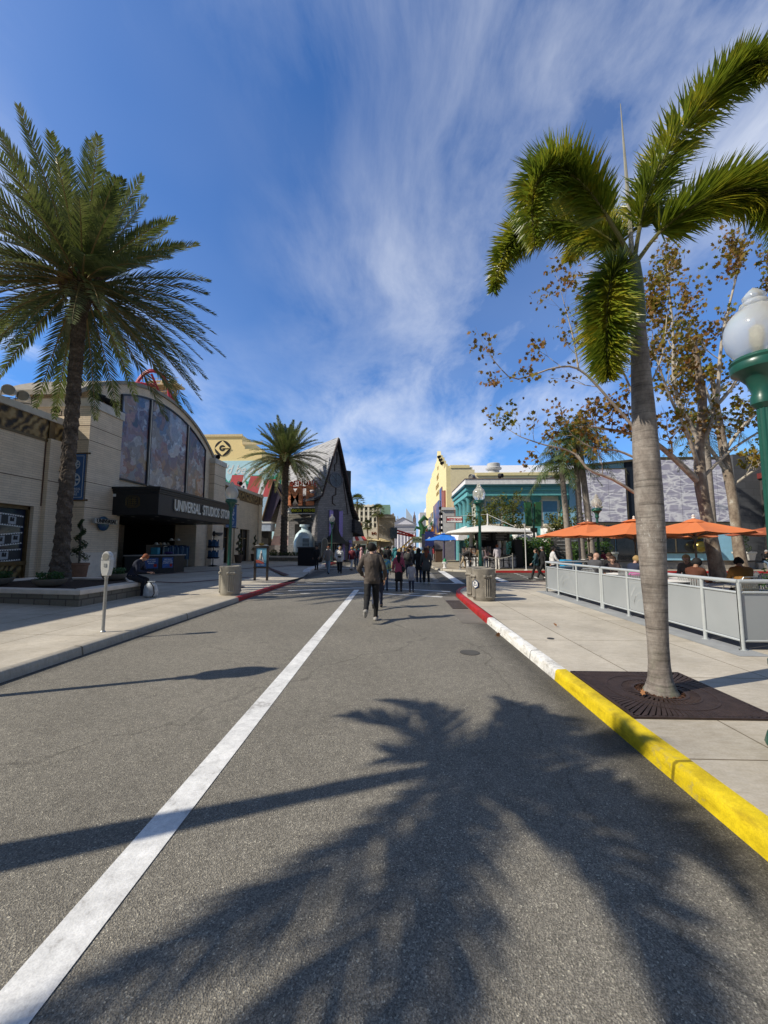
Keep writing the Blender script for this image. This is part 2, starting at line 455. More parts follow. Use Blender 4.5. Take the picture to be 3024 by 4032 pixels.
# concrete apron and gutter drain by the red kerb
tag(MB().poly([(x,y,.004) for x,y in ((1.42,8.85),(1.96,8.83),(1.96,13.6),(1.48,13.45))]).build('gutter_apron', mt['gutter']), kind='structure')
tag(MB().poly([(x,y,.004) for x,y in ((-5.0,11.8),(-4.45,12.6),(-4.5,18.6),(-5.2,21.5),(-5.9,25.5),(-5.72,25.6),(-5.0,18.9))][::-1]).build('gutter_apron', mt['gutter']), kind='structure')
mb = MB()
mb.box(1.50,1.93,10.9,11.0,.006,.018); mb.box(1.50,1.93,12.4,12.5,.006,.018)
for i in range(11): mb.box(1.5+.04*i,1.5+.04*i+.02,11.0,12.4,.006,.018)
tag(mb.build('drain_grate', mt['rust']), 'dark slotted iron drain grate in the gutter beside the red kerb', 'drain')
tag(MB().disc((-6.4,14.9,.155),.42,(0,0,1),28,t=.012).build('manhole_cover', M('manhole_iron',(.10,.07,.055),.7)), 'round brown manhole cover in the left pavement beyond the ribbed bin', 'manhole cover')
tag(MB().disc((1.15,6.45,.003),.16,(0,0,1),20,t=.004).build('road_stain', M('dark_road_stain',(.085,.08,.07),.8)), 'small dark round stain on the bare asphalt near the white kerb', 'manhole cover')  # thin flat disc standing in for a soft dark stain, not a cover
tag(MB().disc((2.62,6.9,.131),.06,(0,0,1),14,t=.006).build('survey_plate', M('dark_plate',(.04,.04,.04),.6)), 'tiny dark disc set in the pavement beside the white kerb', 'cover plate')

# painted markings, each a thin sheet above the road
def line(name, pts, w, z=.005, mat=None):
    n = len(pts); vs = []
    for i,p in enumerate(pts):
        a = Vector(pts[max(i-1,0)]); b = Vector(pts[min(i+1,n-1)]); d = (b-a).normalized(); nn = Vector((-d.y,d.x))*w/2
        vs += [(p[0]-nn.x,p[1]-nn.y,z),(p[0]+nn.x,p[1]+nn.y,z)]
    return tag(MB().add(vs, [(2*i,2*i+2,2*i+3,2*i+1) for i in range(n-1)]).build(name, mat or mt['line']), kind='structure')
line('centre_line', L((-1.37,-2),(-1.66,15.55),14), .205)
line('crosswalk_line', [(-4.6,17.6),(-1.81,19.2),(-.23,19.05),(2.9,18.3)], .2)
line('crosswalk_line', [(-4.3,15.1),(-1.75,16.25),(-.2,16.1),(2.0,15.0)], .2)
line('stop_line', [(-1.5,14.6),(0,14.05),(1.5,13.42)], .2)
line('cross_street_line', [(3.06,28),(2.95,22),(2.88,18.2)], .42)
line('cross_street_line', [(5.6,26.1),(5.4,22),(5.25,18.95)], .42)
line('cross_street_line', [(10.5,25.9),(11.5,22.2),(14,22)], .28)
line('far_crosswalk_line', [(-6.2,30.9),(2.4,31.4)], .3)
line('far_crosswalk_line', [(-6.3,34.7),(2.4,35.1)], .3)
def studs(name, a, b, n, w=.42, d=.14):
    mb = MB()
    for i in range(n):
        x = a[0]+(b[0]-a[0])*i/(n-1); y = a[1]+(b[1]-a[1])*i/(n-1)
        mb.prism([(x+w/2*math.cos(2*PI*j/8), y+d/2*math.sin(2*PI*j/8), .003) for j in range(8)], (0,0,.006))
    tag(mb.build(name, mt['stud']), kind='structure')
studs('crosswalk_studs', (-4.3,18.6), (-1.2,20.1), 4)
studs('crosswalk_studs', (-4.4,14.2), (1.6,14.4), 7)
studs('crosswalk_studs', (-5.6,28.2), (2,28.6), 7)
studs('crosswalk_studs', (1.9,19.6), (2.1,26.5), 9, .3,.2)
studs('crosswalk_studs', (6.9,19.5), (7.6,25.4), 7, .3,.2)

# world: daylight sky with high thin cirrus
SUN_EL, SUN_AZ = R(40), R(21)        # shadows run to +X and a little to +Y
w = bpy.data.worlds.new('World'); scene.world = w; w.use_nodes = True
nt = w.node_tree; N = nt.nodes; bg = N['Background']
sky = N.new('ShaderNodeTexSky'); sky.sky_type = 'NISHITA'; sky.sun_disc = False
sky.sun_elevation = SUN_EL; sky.sun_rotation = math.atan2(-math.cos(SUN_AZ), -math.sin(SUN_AZ)); sky.air_density = 1.0; sky.dust_density = .35; sky.ozone_density = 2.2
def wn(kind, **kw):
    nd = N.new('ShaderNode'+kind)
    for k, v in kw.items():
        if k[0] == '_':
            nm = k[1:]; nm = int(nm) if nm.isdigit() else nm
            if hasattr(v, 'is_output'): nt.links.new(v, nd.inputs[nm])
            else: nd.inputs[nm].default_value = v
        else: setattr(nd, k, v)
    return nd
gen = wn('TexCoord').outputs['Generated']
sp = wn('SeparateXYZ', _0=gen)
zz = wn('Math', operation='ADD', _0=wn('Math', operation='MAXIMUM', _0=sp.outputs[2], _1=0.).outputs[0], _1=.16)
px = wn('Math', operation='DIVIDE', _0=sp.outputs[0], _1=zz.outputs[0])
py = wn('Math', operation='DIVIDE', _0=sp.outputs[1], _1=zz.outputs[0])
pl = wn('CombineXYZ', _0=px.outputs[0], _1=py.outputs[0])
warp = wn('TexNoise', _Vector=pl.outputs[0], _Scale=.9, _Detail=3.)
wv = wn('Mix', data_type='RGBA', blend_type='ADD'); wv.inputs[0].default_value = .42
nt.links.new(pl.outputs[0], wv.inputs[6]); nt.links.new(warp.outputs['Color'], wv.inputs[7])
m1 = wn('Mapping', _Vector=wv.outputs[2], _Rotation=(0,0,R(CLOUD_ROT)), _Scale=CLOUD_SC, _Location=CLOUD_LOC)
n1 = wn('TexNoise', _Vector=m1.outputs[0], _Scale=CLOUD_N, _Detail=10., _Roughness=.62, _Distortion=.2)
m2 = wn('Mapping', _Vector=pl.outputs[0], _Location=CLOUD_LOC2)
n2 = wn('TexNoise', _Vector=m2.outputs[0], _Scale=.62, _Detail=2.)
r1 = wn('ValToRGB', _0=n1.outputs['Fac']); r1.color_ramp.elements[0].position = .42; r1.color_ramp.elements[1].position = .70
r2 = wn('ValToRGB', _0=n2.outputs['Fac']); r2.color_ramp.elements[0].position = .36; r2.color_ramp.elements[1].position = .60
cm = wn('Math', operation='MULTIPLY', _0=r1.outputs[0], _1=r2.outputs[0])
fd = wn('MapRange', _0=sp.outputs[2], _1=.01, _2=.12)
cm2 = wn('Math', operation='MULTIPLY', _0=cm.outputs[0], _1=fd.outputs[0])
veil = wn('MapRange', _0=warp.outputs['Fac'], _1=.35, _2=.7, _3=.0, _4=.12)
cm3 = wn('Math', operation='MULTIPLY_ADD', _0=cm2.outputs[0], _1=.80, _2=veil.outputs[0]); cm3.use_clamp = True
tint = wn('Mix', data_type='RGBA', blend_type='MULTIPLY'); tint.inputs[0].default_value = 1.; tint.inputs[7].default_value = SKY_TINT
nt.links.new(sky.outputs[0], tint.inputs[6])
hzf = wn('MapRange', _0=sp.outputs[2], _1=.0, _2=.20, _3=.62, _4=0.)
hzm = wn('Mix', data_type='RGBA'); nt.links.new(hzf.outputs[0], hzm.inputs[0]); nt.links.new(tint.outputs[2], hzm.inputs[6]); hzm.inputs[7].default_value = HAZE_COL
lim = wn('Mix', data_type='RGBA', blend_type='DARKEN'); lim.inputs[0].default_value = 1.; nt.links.new(hzm.outputs[2], lim.inputs[6]); lim.inputs[7].default_value = SKY_MAX
cl = wn('Mix', data_type='RGBA'); nt.links.new(cm3.outputs[0], cl.inputs[0]); nt.links.new(lim.outputs[2], cl.inputs[6]); cl.inputs[7].default_value = CLOUD_COL
rear = wn('MapRange', _0=sp.outputs[1], _1=-.15, _2=.30, _3=.38, _4=1.)
rm = wn('Mix', data_type='RGBA', blend_type='MULTIPLY'); rm.inputs[0].default_value = 1.; nt.links.new(cl.outputs[2], rm.inputs[6]); nt.links.new(rear.outputs[0], rm.inputs[7])
nt.links.new(rm.outputs[2], bg.inputs[0]); bg.inputs[1].default_value = SKY_STR
sd = bpy.data.lights.new('sun', 'SUN'); sd.energy = SUN_E; sd.angle = R(.53); sd.color = (1,.925,.80)
so = bpy.data.objects.new('sun', sd); COL.objects.link(so)
dirv = Vector((math.cos(SUN_AZ)*math.cos(SUN_EL), math.sin(SUN_AZ)*math.cos(SUN_EL), -math.sin(SUN_EL)))
so.rotation_euler = dirv.to_track_quat('-Z','Y').to_euler(); so.location = (-20,-8,25)

cam = bpy.data.cameras.new('camera'); co = bpy.data.objects.new('camera', cam); COL.objects.link(co)
cam.sensor_fit = 'VERTICAL'; cam.sensor_height = 36; cam.lens = 831/2212*36; cam.clip_end = 3000; cam.clip_start = .05
co.location = (0,0,1.7); co.rotation_euler = (PI/2 + math.atan(76/831), 0, math.atan(30.5/831))
scene.camera = co
scene.view_settings.view_transform = 'Standard'; scene.view_settings.look = 'None'; scene.view_settings.exposure = 0

# ------------------------------------------------------------------ the store on the left
store = empty('store_building', (-15,20,.25), 'tan stone gift shop with arched painted panels above its black entrance canopy', 'shop building')
XW, XP, XM = -15.7, -14.6, -15.0
wall = MB()
# south wing with a window opening, then blank wall, then pilaster
wall.box(-19, XW, -14, 8.0, .0, 7.0)
def wing(mb, x, y0, y1, ztop, openings, zo, depth=.5, z0=.0):
    """wall slab in the plane x with openings (ya,yb) up to zo"""
    yy = y0
    for a, b in openings:
        mb.box(x-depth, x, yy, a, z0, ztop); mb.box(x-depth, x, a, b, zo, ztop); yy = b
    mb.box(x-depth, x, yy, y1, z0, ztop)
wing(wall, XW, 8.0, XP and 17.3, 7.0, [(11.2,12.7),(13.0,15.95)], 3.45)
wall.box(XW, XW+.18, 16.3, 17.3, .0, 6.55)
wall.box(-25, -20.5, -10, 44, 0, 5)
wall.build('wall', mt['block'], store)
# parapet cap, frieze strip with a leaf pattern, wall joints
def frieze_mat():
    t = NT('gilded_leaf_frieze')
    s = t.node('SeparateXYZ', _0=t.co)
    a = t.node('Math', operation='ADD', _0=s.outputs[0], _1=s.outputs[1])
    cmb = t.node('CombineXYZ', _0=a.outputs[0], _1=s.outputs[2])
    wv = t.node('TexWave', _Vector=t.node('Mapping', _Vector=cmb.outputs[0], _Rotation=(0,0,R(35))).outputs[0], _Scale=.9, _Distortion=14., _Detail=4.)
    vo = t.node('TexVoronoi', _Vector=cmb.outputs[0], _Scale=3.2)
    f = t.mix(.5, wv.outputs[0], vo.outputs['Distance'])
    c = t.ramp(f, [(.2,(.025,.017,.008)),(.45,(.13,.08,.025)),(.7,(.30,.20,.075)),(.9,(.38,.29,.14))])
    t.bump(f, .9, .04)
    return t.done(c, .6)
mt['frieze'] = frieze_mat()
def cornice(x, y0, y1, z, posts):
    MB().box(x-.7, x+.12, y0, y1, z+.42, z+.72).build('parapet_cap', mt['cap'], store, bev=.02)
    MB().box(x-.5, x+.02, y0, y1, z-.45, z+.42).build('frieze', mt['frieze'], store)
    mb = MB()
    for p in posts: mb.box(x-.1, x+.07, p-.14, p+.14, z-.5, z+.42)
    mb.box(x-.1, x+.05, y0, y1, z-.56, z-.455)
    mb.build('frieze_post', mt['bronze'], store)
cornice(XW, -14, 17.3, 6.95, [13.6,16.45])
wj = MB()
for yy in (10.6, 16.25): wj.box(XW, XW+.012, yy-.03, yy+.03, 3.5, 6.4)
wj.box(XW, XW+.010, -14, 16.2, 4.62, 4.65); wj.box(XW+.18, XW+.19, 16.3, 17.3, 4.62, 4.65)
# pylons either side of the arch
def pylon(y0, y1, h):
    mb = MB(); mb.box(-18.4, XP, y0, y1, 1.45, h-.42)
    mb.build('pylon', mt['block'], store)
    MB().box(-18.5, XP+.06, y0-.06, y1+.06, .2, 1.45).build('pylon_base', mt['block_base'], store, bev=.015)
    MB().box(-18.5, XP+.07, y0-.07, y1+.07, h-.42, h).build('pylon_cap', mt['cap'], store, bev=.02)
    for z in (3.55, 4.75, 6.75, 7.45):
        wj.box(-18.41, XP+.006, y0-.006, y1+.006, z, z+.025)
pylon(17.3, 19.4, 8.8); pylon(29.75, 31.7, 8.8)
wj.build('wall_joint', mt['joint'], store)
# arched gable wall carrying three painted panels
YC, RA, ZC = 23.55, 10.4, .9
def arc_pts(y0, y1, r, n=26): return [(YC + 0, 0)] and [(y0+(y1-y0)*i/n, ZC + math.sqrt(max(0,r*r-(y0+(y1-y0)*i/n-YC)**2))) for i in range(n+1)]
ys0, ys1 = 17.6, 30.4
mb = MB()
pts = [(XM, ys0, 4.6)] + [(XM, y, z) for y, z in arc_pts(ys0, ys1, RA)] + [(XM, ys1, 4.6)]
mb.prism(list(reversed(pts)), (-3.6,0,0))
mb.build('arch_wall', mt['block'], store)
mb = MB()
a1, a0 = arc_pts(16.9, 30.9, RA+.16, 30), arc_pts(16.9, 30.9, RA-.03, 30)
for i in range(30):
    q = [(XM+.12,*a0[i]),(XM+.12,*a0[i+1]),(XM+.12,*a1[i+1]),(XM+.12,*a1[i])]
    mb.prism(q, (-3.9,0,0))
mb.build('arch_coping', M('arch_coping_stone', (.30,.27,.22), .8), store)
mcols = [(.22,.26,.32),(.34,.12,.09),(.60,.64,.70),(.12,.06,.055),(.09,.16,.30),(.42,.27,.13),(.78,.80,.83),(.17,.11,.19),(.30,.28,.26),(.50,.25,.19),(.05,.05,.07)]
panes = [(19.75, 22.0), (22.25, 26.15), (26.4, 28.75)]
fr = MB()
for i, (a, b) in enumerate(panes):
    pm = painterly_mat('painted_collage', [mul(c_,.72) for c_ in mcols], .34, 3.7*i+1.3, .28)
    top = arc_pts(a, b, RA-.62, 10)
    MB().prism(list(reversed([(XM, a, 5.42)] + [(XM, y, z) for y, z in top] + [(XM, b, 5.42)])), (.05,0,0)).build('painted_panel', pm, store)
    o = arc_pts(a-.09, b+.09, RA-.53, 10)
    ring_o = [(a-.09, 5.33)] + o + [(b+.09, 5.33)]; ring_i = [(a, 5.42)] + top + [(b, 5.42)]
    n = len(ring_o)
    for j in range(n):
        k = (j+1) % n
        fr.prism([(XM+.002,*ring_o[k]),(XM+.002,*ring_o[j]),(XM+.002,*ring_i[j]),(XM+.002,*ring_i[k])], (.11,0,0))
fr.build('panel_frame', mt['black'], store)
for y in (22.125, 26.275): MB().box(XM+.003, XM+.13, y-.033, y+.033, 5.34, ZC+math.sqrt((RA-.6)**2-(y-YC)**2)).build('panel_mullion', mt['cap'], store)
# dark recessed entrance, its pier and interior
mb = MB()
mb.box(-22, XM-.01, 19.4, 20.15, .2, 4.6); mb.box(-16.6, XM-.01, 28.1, 29.75, .2, 4.6); mb.box(-19, XM-.01, 20.15, 28.1, 3.45, 4.6)
mb.build('entrance_pier', mt['block'], store)
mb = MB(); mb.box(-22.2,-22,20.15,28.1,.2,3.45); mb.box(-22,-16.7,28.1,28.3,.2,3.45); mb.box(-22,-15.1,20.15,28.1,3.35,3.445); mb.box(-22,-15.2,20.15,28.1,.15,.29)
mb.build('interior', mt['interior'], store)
MB().obox((-21.9,23.2,2.4),.05,1.4,.35).build('interior_sign', M('dim_red_sign',(.10,.03,.012),.6), store)
# north wing
mb = MB()
wing(mb, -15.5, 31.7, 43.2, 6.9, [(33.0,35.0),(37.2,39.6)], 3.5, .8)
mb.box(-15.5,-15.36,35.7,36.5,.2,6.4); mb.box(-15.5,-15.36,41.9,42.7,.2,6.4); mb.box(-24,-16.3,42.6,43.2,.2,6.9)
mb.build('wall', mt['block'], store)
cornice(-15.5, 31.7, 43.25, 6.85, [36.1, 42.3])
for a, b in ((33.0,35.0),(37.2,39.6)):
    d = MB(); d.box(-15.9,-15.82,a,b,.2,3.5); d.build('doorway', mt['glass_dark'], store)
    f = MB(); 
    for y in (a+.04, (a+b)/2, b-.04): f.box(-15.86,-15.74,y-.04,y+.04,.2,3.5)
    f.box(-15.86,-15.74,a,b,2.55,2.63); f.build('door_frame', mt['bronze'], store)
    pm_ = painterly_mat('poster_print', [(.5,.5,.5),(.3,.12,.1),(.1,.2,.35),(.55,.5,.3)], .8, a)
    for k in range(5): MB().box(-15.80,-15.785,a+.15+.3*k,a+.35+.3*k,1.0+.35*(k%3),1.3+.35*(k%3)).build('window_poster', pm_, store)
# dished wall light by the north pier, wall plaque, entrance ceiling lamps
mb = MB(); mb.lathe([(.05,-.16),(.2,-.1),(.3,.05),(.3,.12),(.24,.12)], (-14.35,30.4,2.75), 20); mb.build('wall_sconce', M('dull_pewter',(.16,.155,.15),.5), store, smooth=True)
MB().box(XP,XP+.04,30.2,30.6,1.7,2.2).build('plaque', mt['bronze'], store)
# two shop windows of the south wing
fm1 = M('film_dark',(.03,.035,.04),.4); fm2 = M('film_frame_pale',(.42,.44,.45),.5)
def film_strip(parent, x, y0, y1, zc, amp, ph, hw, seed):
    n = 26; P_ = [(y0+(y1-y0)*i/n, zc+amp*math.sin(ph+2.6*i/n)) for i in range(n+1)]
    s = MB(); dots = MB(); fr_ = MB(); ic = MB()
    for i in range(n):
        (ya,za),(yb,zb) = P_[i], P_[i+1]
        s.poly([(x+.004,ya,za-hw),(x+.004,yb,zb-hw),(x+.004,yb,zb+hw),(x+.004,ya,za+hw)])
        for sg in (-1,1):
            ym, zm = (ya+yb)/2, (za+zb)/2+sg*hw*.88
            dots.box(x+.006,x+.010,ym-.030,ym+.030,zm-.022,zm+.022)
            for u0,u1 in ((hw-.012,hw+.006),): dots.poly([(x+.007,ya,za+sg*u0),(x+.007,yb,zb+sg*u0),(x+.007,yb,zb+sg*u1),(x+.007,ya,za+sg*u1)])
    for k in range(seed, n-3, 6):
        (ya,za),(yb,zb) = P_[k], P_[k+4]
        fr_.prism([(x+.008,ya+.06,za-hw*.66),(x+.008,yb-.02,zb-hw*.66),(x+.008,yb-.02,zb+hw*.66),(x+.008,ya+.06,za+hw*.66)], (.004,0,0))
        cy, cz = (ya+yb)/2+.02, (za+zb)/2
        ic.box(x+.014,x+.017,cy-.10,cy+.08,cz-.05,cz+.05); ic.disc((x+.014,cy-.05,cz+.08),.05,(1,0,0),10,t=.003); ic.disc((x+.014,cy+.05,cz+.08),.04,(1,0,0),10,t=.003)
    return s, dots, fr_, ic
for a, b in ((11.2,12.7),(13.0,15.95)):
    wn_ = MB()
    for y in (a, b): wn_.box(-16.1,-15.86,y-.09,y+.09,.2,3.45)
    wn_.box(-16.1,-15.86,a,b,3.3,3.45); wn_.box(-16.1,-15.84,a,b,.95,1.12)
    wo = wn_.build('window_frame', mt['bronze'], store)
    MB().box(-16.05,-15.97,a+.09,b-.09,1.12,3.3).build('window_pane', mt['navy'], wo)
    MB().box(-16.05,-15.95,a+.09,b-.09,.25,.95).build('relief_panel', mt['frieze'], wo)
    for j, (zc, amp, ph) in enumerate(((2.75,.10,.3),(2.05,-.13,.9),(1.42,-.07,.2))):
        for mb_, nm_, mm_ in zip(film_strip(wo, -15.97, a+.15, b-.15, zc, amp, ph, .24, 1+2*j), ('film_strip','film_edge','film_frame','film_picture'), (fm1, mt['white'], fm2, mt['black'])): mb_.build(nm_, mm_, wo)

# entrance canopy with lettering
can = MB(); can.box(XM+.06, -12.2, 19.05, 27.8, 3.35, 4.55)
cano = can.build('canopy', mt['black'], store, bev=.01)
mb = MB(); mb.box(XM+.13,-12.12,18.97,27.88,4.55,4.66); mb.box(XM+.13,-12.06,18.91,27.94,4.66,4.78); mb.box(XM+.13,-12.15,19.0,27.85,4.46,4.549); mb.build('canopy_cornice', mt['black'], cano)
for wd_, yc_ in (('UNIVERSAL',21.75),('STUDIOS',24.52),('STORE',26.65)): MB().text(wd_, (-12.19,yc_,3.96), (0,1,0), (0,0,1), .86, .07, .014, sx=.635).build('sign_lettering', mt['ivory'], cano)
em = MB()
ex, ez, ey = -13.55, 4.02, 19.04
for w_, h_ in ((.36,.30),(.31,.25)):
    o = [(ex-w_,ez-h_*.6),(ex-w_*.6,ez-h_),(ex+w_*.6,ez-h_),(ex+w_,ez-h_*.6),(ex+w_,ez+h_*.6),(ex+w_*.6,ez+h_),(ex-w_*.6,ez+h_),(ex-w_,ez+h_*.6)]
    em.tube([(x,ey,z) for x,z in o+[o[0]]], .012, 4)
for u in (-.12,0,.12): em.bar((ex+u,ey,ez-.2),(ex+u,ey,ez+.2),.014,4)
for v in (-.10,.0,.10): em.bar((ex-.22,ey,ez+v),(ex+.22,ey,ez+v),.014,4)
em.tube([(ex+.2,ey,ez+.2),(ex+.02,ey,ez+.2),(ex+.02,ey,ez+.05)],.014,4); em.tube([(ex-.2,ey,ez+.2),(ex-.2,ey,ez-.2),(ex+.1,ey,ez-.2)],.014,4)
em.build('monogram', M('dim_gold',(.16,.115,.035),.45,metal=.4), cano)
dl = MB()
for k in range(5):
    for x in (-14.3,-13.0): dl.disc((x,20.2+1.6*k,3.345),.10,(0,0,-1),12,t=.01)
dl.build('downlight', M('lamp_lens',(.45,.43,.38),.4), cano)
MB().box(XM+.35,XM+.55,19.02,19.05,4.28,4.42).build('notice', mt['white'], cano)

# globe emblem sign on the pylon
gs = empty('globe_sign', (XP,18.3,2.9), 'small round globe emblem sign with a lettered band on the stone pylon', 'sign')
MB().ball((XP+.14,18.35,2.85),(.14,.36,.36),20,12).build('globe', painterly_mat('globe_blue_green',[(.02,.06,.14),(.03,.12,.12),(.05,.09,.22)],2.), gs, smooth=True)
pl_ = MB(); pl_.box(XP+.16,XP+.30,17.62,19.1,2.83,3.07); po = pl_.build('name_band', mt['steel'], gs, bev=.02)
MB().text('UNIVERSAL',(XP+.30,18.36,2.95),(0,1,0),(0,0,1),.26,.02,.004,sx=.98).build('lettering', mt['black'], po)

# blue cloth banners on bars
def banner(name, label, org, Rv, w_, h_, art):
    o = Vector(org); Rv = Vector(Rv); U = Vector((0,0,1)); Nn = Rv.cross(U)
    r = empty(name, org, label, 'banner')
    P_ = lambda u, v, k=0: o + Rv*u + U*v + Nn*k
    b = MB(); vs = []; n = 8
    for j in range(n+1):
        for i in range(3): vs.append(P_(-w_/2+w_*i/2, -h_*j/n, .02*math.sin(j*1.1+i)*(1 if i==1 else .3)))
    b.add(vs, [(j*3+i,(j+1)*3+i,(j+1)*3+i+1,j*3+i+1) for j in range(n) for i in range(2)])
    b.build('cloth', mt['banner'], r)
    k = MB()
    for v in (.03, -h_-.03):
        k.bar(P_(-w_/2-.1,v), P_(w_/2+.14,v), .03, 8); k.ball(P_(w_/2+.17,v), .05, 8, 6)
    k.build('bar', mt['bronze'], r, smooth=True)
    ink = MB(); art(ink, P_, Rv, U, Nn, w_, h_)
    for u in (-w_/2+.06, w_/2-.06): ink.prism([P_(u-.012,-.1,.04),P_(u+.012,-.1,.04),P_(u+.012,-h_+.1,.04),P_(u-.012,-h_+.1,.04)], Nn*.003)
    for v in (-.1,-h_+.1): ink.prism([P_(-w_/2+.06,v-.012,.04),P_(w_/2-.06,v-.012,.04),P_(w_/2-.06,v+.012,.04),P_(-w_/2+.06,v+.012,.04)], Nn*.003)
    ink.build('print', mt['banner_ink'], r)
def reel(ink, c, r, Nn, U, holes=6):
    ink.disc(c, r, Nn, 28, U=U, t=.004, r2=r*.82); ink.disc(c, r*.26, Nn, 14, U=U, t=.004)
    for k in range(holes):
        a = 2*PI*(k+.5)/holes; u = U*math.cos(a)+Nn.cross(U)*math.sin(a)
        ink.prism([c+u*r*.2+Nn.cross(u)*r*.13, c+u*r*.2-Nn.cross(u)*r*.13, c+u*r*.84-Nn.cross(u)*r*.13, c+u*r*.84+Nn.cross(u)*r*.13], Nn*.004)
def art_reel(ink, P_, Rv, U, Nn, w_, h_):
    reel(ink, P_(.02,-.50,.042), .22, Nn, U); reel(ink, P_(-.10,-.80,.047), .16, Nn, U); reel(ink, P_(-.03,-1.22,.042), .32, Nn, U)
    for i, s_ in enumerate(('UNIVERSAL','STUDIOS','STORE')): ink.text(s_, P_(-.02,-1.66-.13*i,.042), Rv, U, .145, .004, .002)
def art_chair(ink, P_, Rv, U, Nn, w_, h_):
    def ln(a, b, t=.022):
        a = P_(*a,.042); b = P_(*b,.042); d = (b-a).normalized(); n_ = Nn.cross(d)*t
        ink.prism([a-n_,b-n_,b+n_,a+n_], Nn*.004)
    ln((-.22,-.42),(.2,-.5),.07); ln((-.22,-.35),(-.22,-.85)); ln((.2,-.42),(.2,-.9)); ln((-.3,-.68),(-.05,-.72),.03); ln((.12,-.74),(.32,-.78),.03)
    ln((-.26,-.86),(.24,-.93),.05); ln((-.22,-.9),(.22,-1.35),.03); ln((.22,-.95),(-.24,-1.3),.03); ln((-.28,-1.3),(-.1,-1.34)); ln((.12,-1.36),(.28,-1.4))
    for i, s_ in enumerate(('UNIVERSAL','STUDIOS','STORE')): ink.text(s_, P_(0,-1.58-.12*i,.042), Rv, U, .125, .004, .002)
banner('hanging_banner', 'blue banner printed with white film reels on the stone pylon behind the palm trunk', (-15.05,17.18,6.05), (1,0,0), .92, 2.15, art_reel)
banner('hanging_banner', 'blue banner printed with a folding director chair on the wall past the black canopy', (-14.95,33.9,5.55), (.45,.89,0), 1.15, 2.1, art_chair)

# stage lights on the parapets
def floodlight(loc, aim, label, mat, r=.22, L_=.36):
    o = empty('floodlight', loc, label, 'floodlight', )
    b = MB(); b.lathe([(r*.55,-L_*.5),(r*.8,-L_*.45),(r*.86,0),(r,L_*.4),(r,L_*.5),(r*.93,L_*.5),(r*.9,L_*.36)], n=20)
    b.disc((0,0,L_*.36), r*.9, (0,0,1), 20)
    q = Vector(aim).to_track_quat('Z','Y'); c = Vector(loc)+Vector((0,0,r+.14))
    b.v = [tuple(q @ Vector(p) + c) for p in b.v]
    b.build('lamp_housing', mat, o, smooth=True)
    y = MB(); y.bar(loc, Vector(loc)+Vector((0,0,r*.4)), .03); 
    s_ = Vector(aim).cross(Vector((0,0,1))).normalized()*(r+.03)
    y.tube([c+s_, Vector(loc)+s_+Vector((0,0,r*.35)), Vector(loc)-s_+Vector((0,0,r*.35)), c-s_], .02, 5); y.build('yoke', mt['black2'], o)
lm = M('lamp_pale_housing', (.55,.53,.48), .4)
floodlight((-15.75,14.55,7.67),(.5,-.8,-.1),'pale drum floodlight on the wing parapet, nearer of the pair',lm)
floodlight((-15.75,15.15,7.67),(.5,-.8,-.1),'pale drum floodlight on the wing parapet, nearer the palm trunk of the pair',lm)
floodlight((-14.85,17.9,8.8),(.7,.6,-.25),'black stage floodlight at the near corner on top of the first stone pylon',mt['black2'],.19,.62)
floodlight((-14.8,18.75,8.8),(.75,.6,-.35),'black stage floodlight on the first stone pylon beside the painted panels',mt['black2'],.19,.62)
floodlight((-14.9,30.6,8.8),(.7,-.6,-.3),'black stage floodlight on top of the far stone pylon',mt['black2'],.19,.5)
floodlight((-15.4,36.5,7.57),(.7,-.6,-.3),'small dark floodlight on the far wing parapet past the canopy',mt['black2'],.2,.5)
floodlight((-15.6,16.55,7.67),(.6,-.7,-.2),'squat dark floodlight on the wing parapet half behind the palm trunk',mt['black2'],.15,.5)

# entrance counter, racks and goods
ct = empty('sales_counter', (-14,21.5,.25), 'dark sales counter with two blue notice boards in front of the shop entrance', 'counter')
cp = [(-14.55,20.1),(-13.75,20.35),(-13.1,20.9),(-12.75,21.6),(-12.65,22.5),(-13.6,22.9),(-14.55,22.9)]
MB().slab(cp, .22, 1.22).build('counter_body', mt['black'], ct)
MB().slab([((x+13.7)*1.06-13.7,(y-21.6)*1.05+21.6) for x,y in cp], 1.22, 1.28).build('counter_top', M('counter_top_grey',(.30,.29,.27),.4), ct, bev=.01)
pb = painterly_mat('notice_print', [(.015,.07,.26),(.02,.10,.33),(.015,.06,.22)], 1.2)
for (ax,ay),(bx,by),tx in (((-13.68,20.40),(-13.18,20.83),('AVAILABLE','SEE A TEAM','MEMBER')),((-13.05,20.99),(-12.78,21.53),('FREE WAND','MERCHANDISE','SHOPPING CART'))):
    a = Vector((ax,ay,0)); b = Vector((bx,by,0)); d = (b-a).normalized(); n_ = Vector((d.y,-d.x,0))
    m_ = MB(); m_.prism([a+n_*.004+Vector((0,0,z)) if i==0 else b+n_*.004+Vector((0,0,z)) for i,z in ((0,.55),(1,.55),(1,1.12),(0,1.12))], n_*.02)
    bo = m_.build('notice_board', pb, ct)
    tt = MB(); mid = (a+b)/2
    for i, s_ in enumerate(tx): tt.text(s_, mid+n_*.026+Vector((0,0,1.02-.1*i)), d, (0,0,1), .085, .004, .001, sx=.9)
    tt.build('notice_lettering', mt['white'], bo)
    rb = MB(); rb.prism([mid+d*.12+n_*.026+Vector((0,0,.62)), mid+d*.26+n_*.026+Vector((0,0,.62)), mid+d*.26+n_*.026+Vector((0,0,.78)), mid+d*.12+n_*.026+Vector((0,0,.78))], n_*.004); rb.build('notice_mark', mt['red_kerb'], bo)
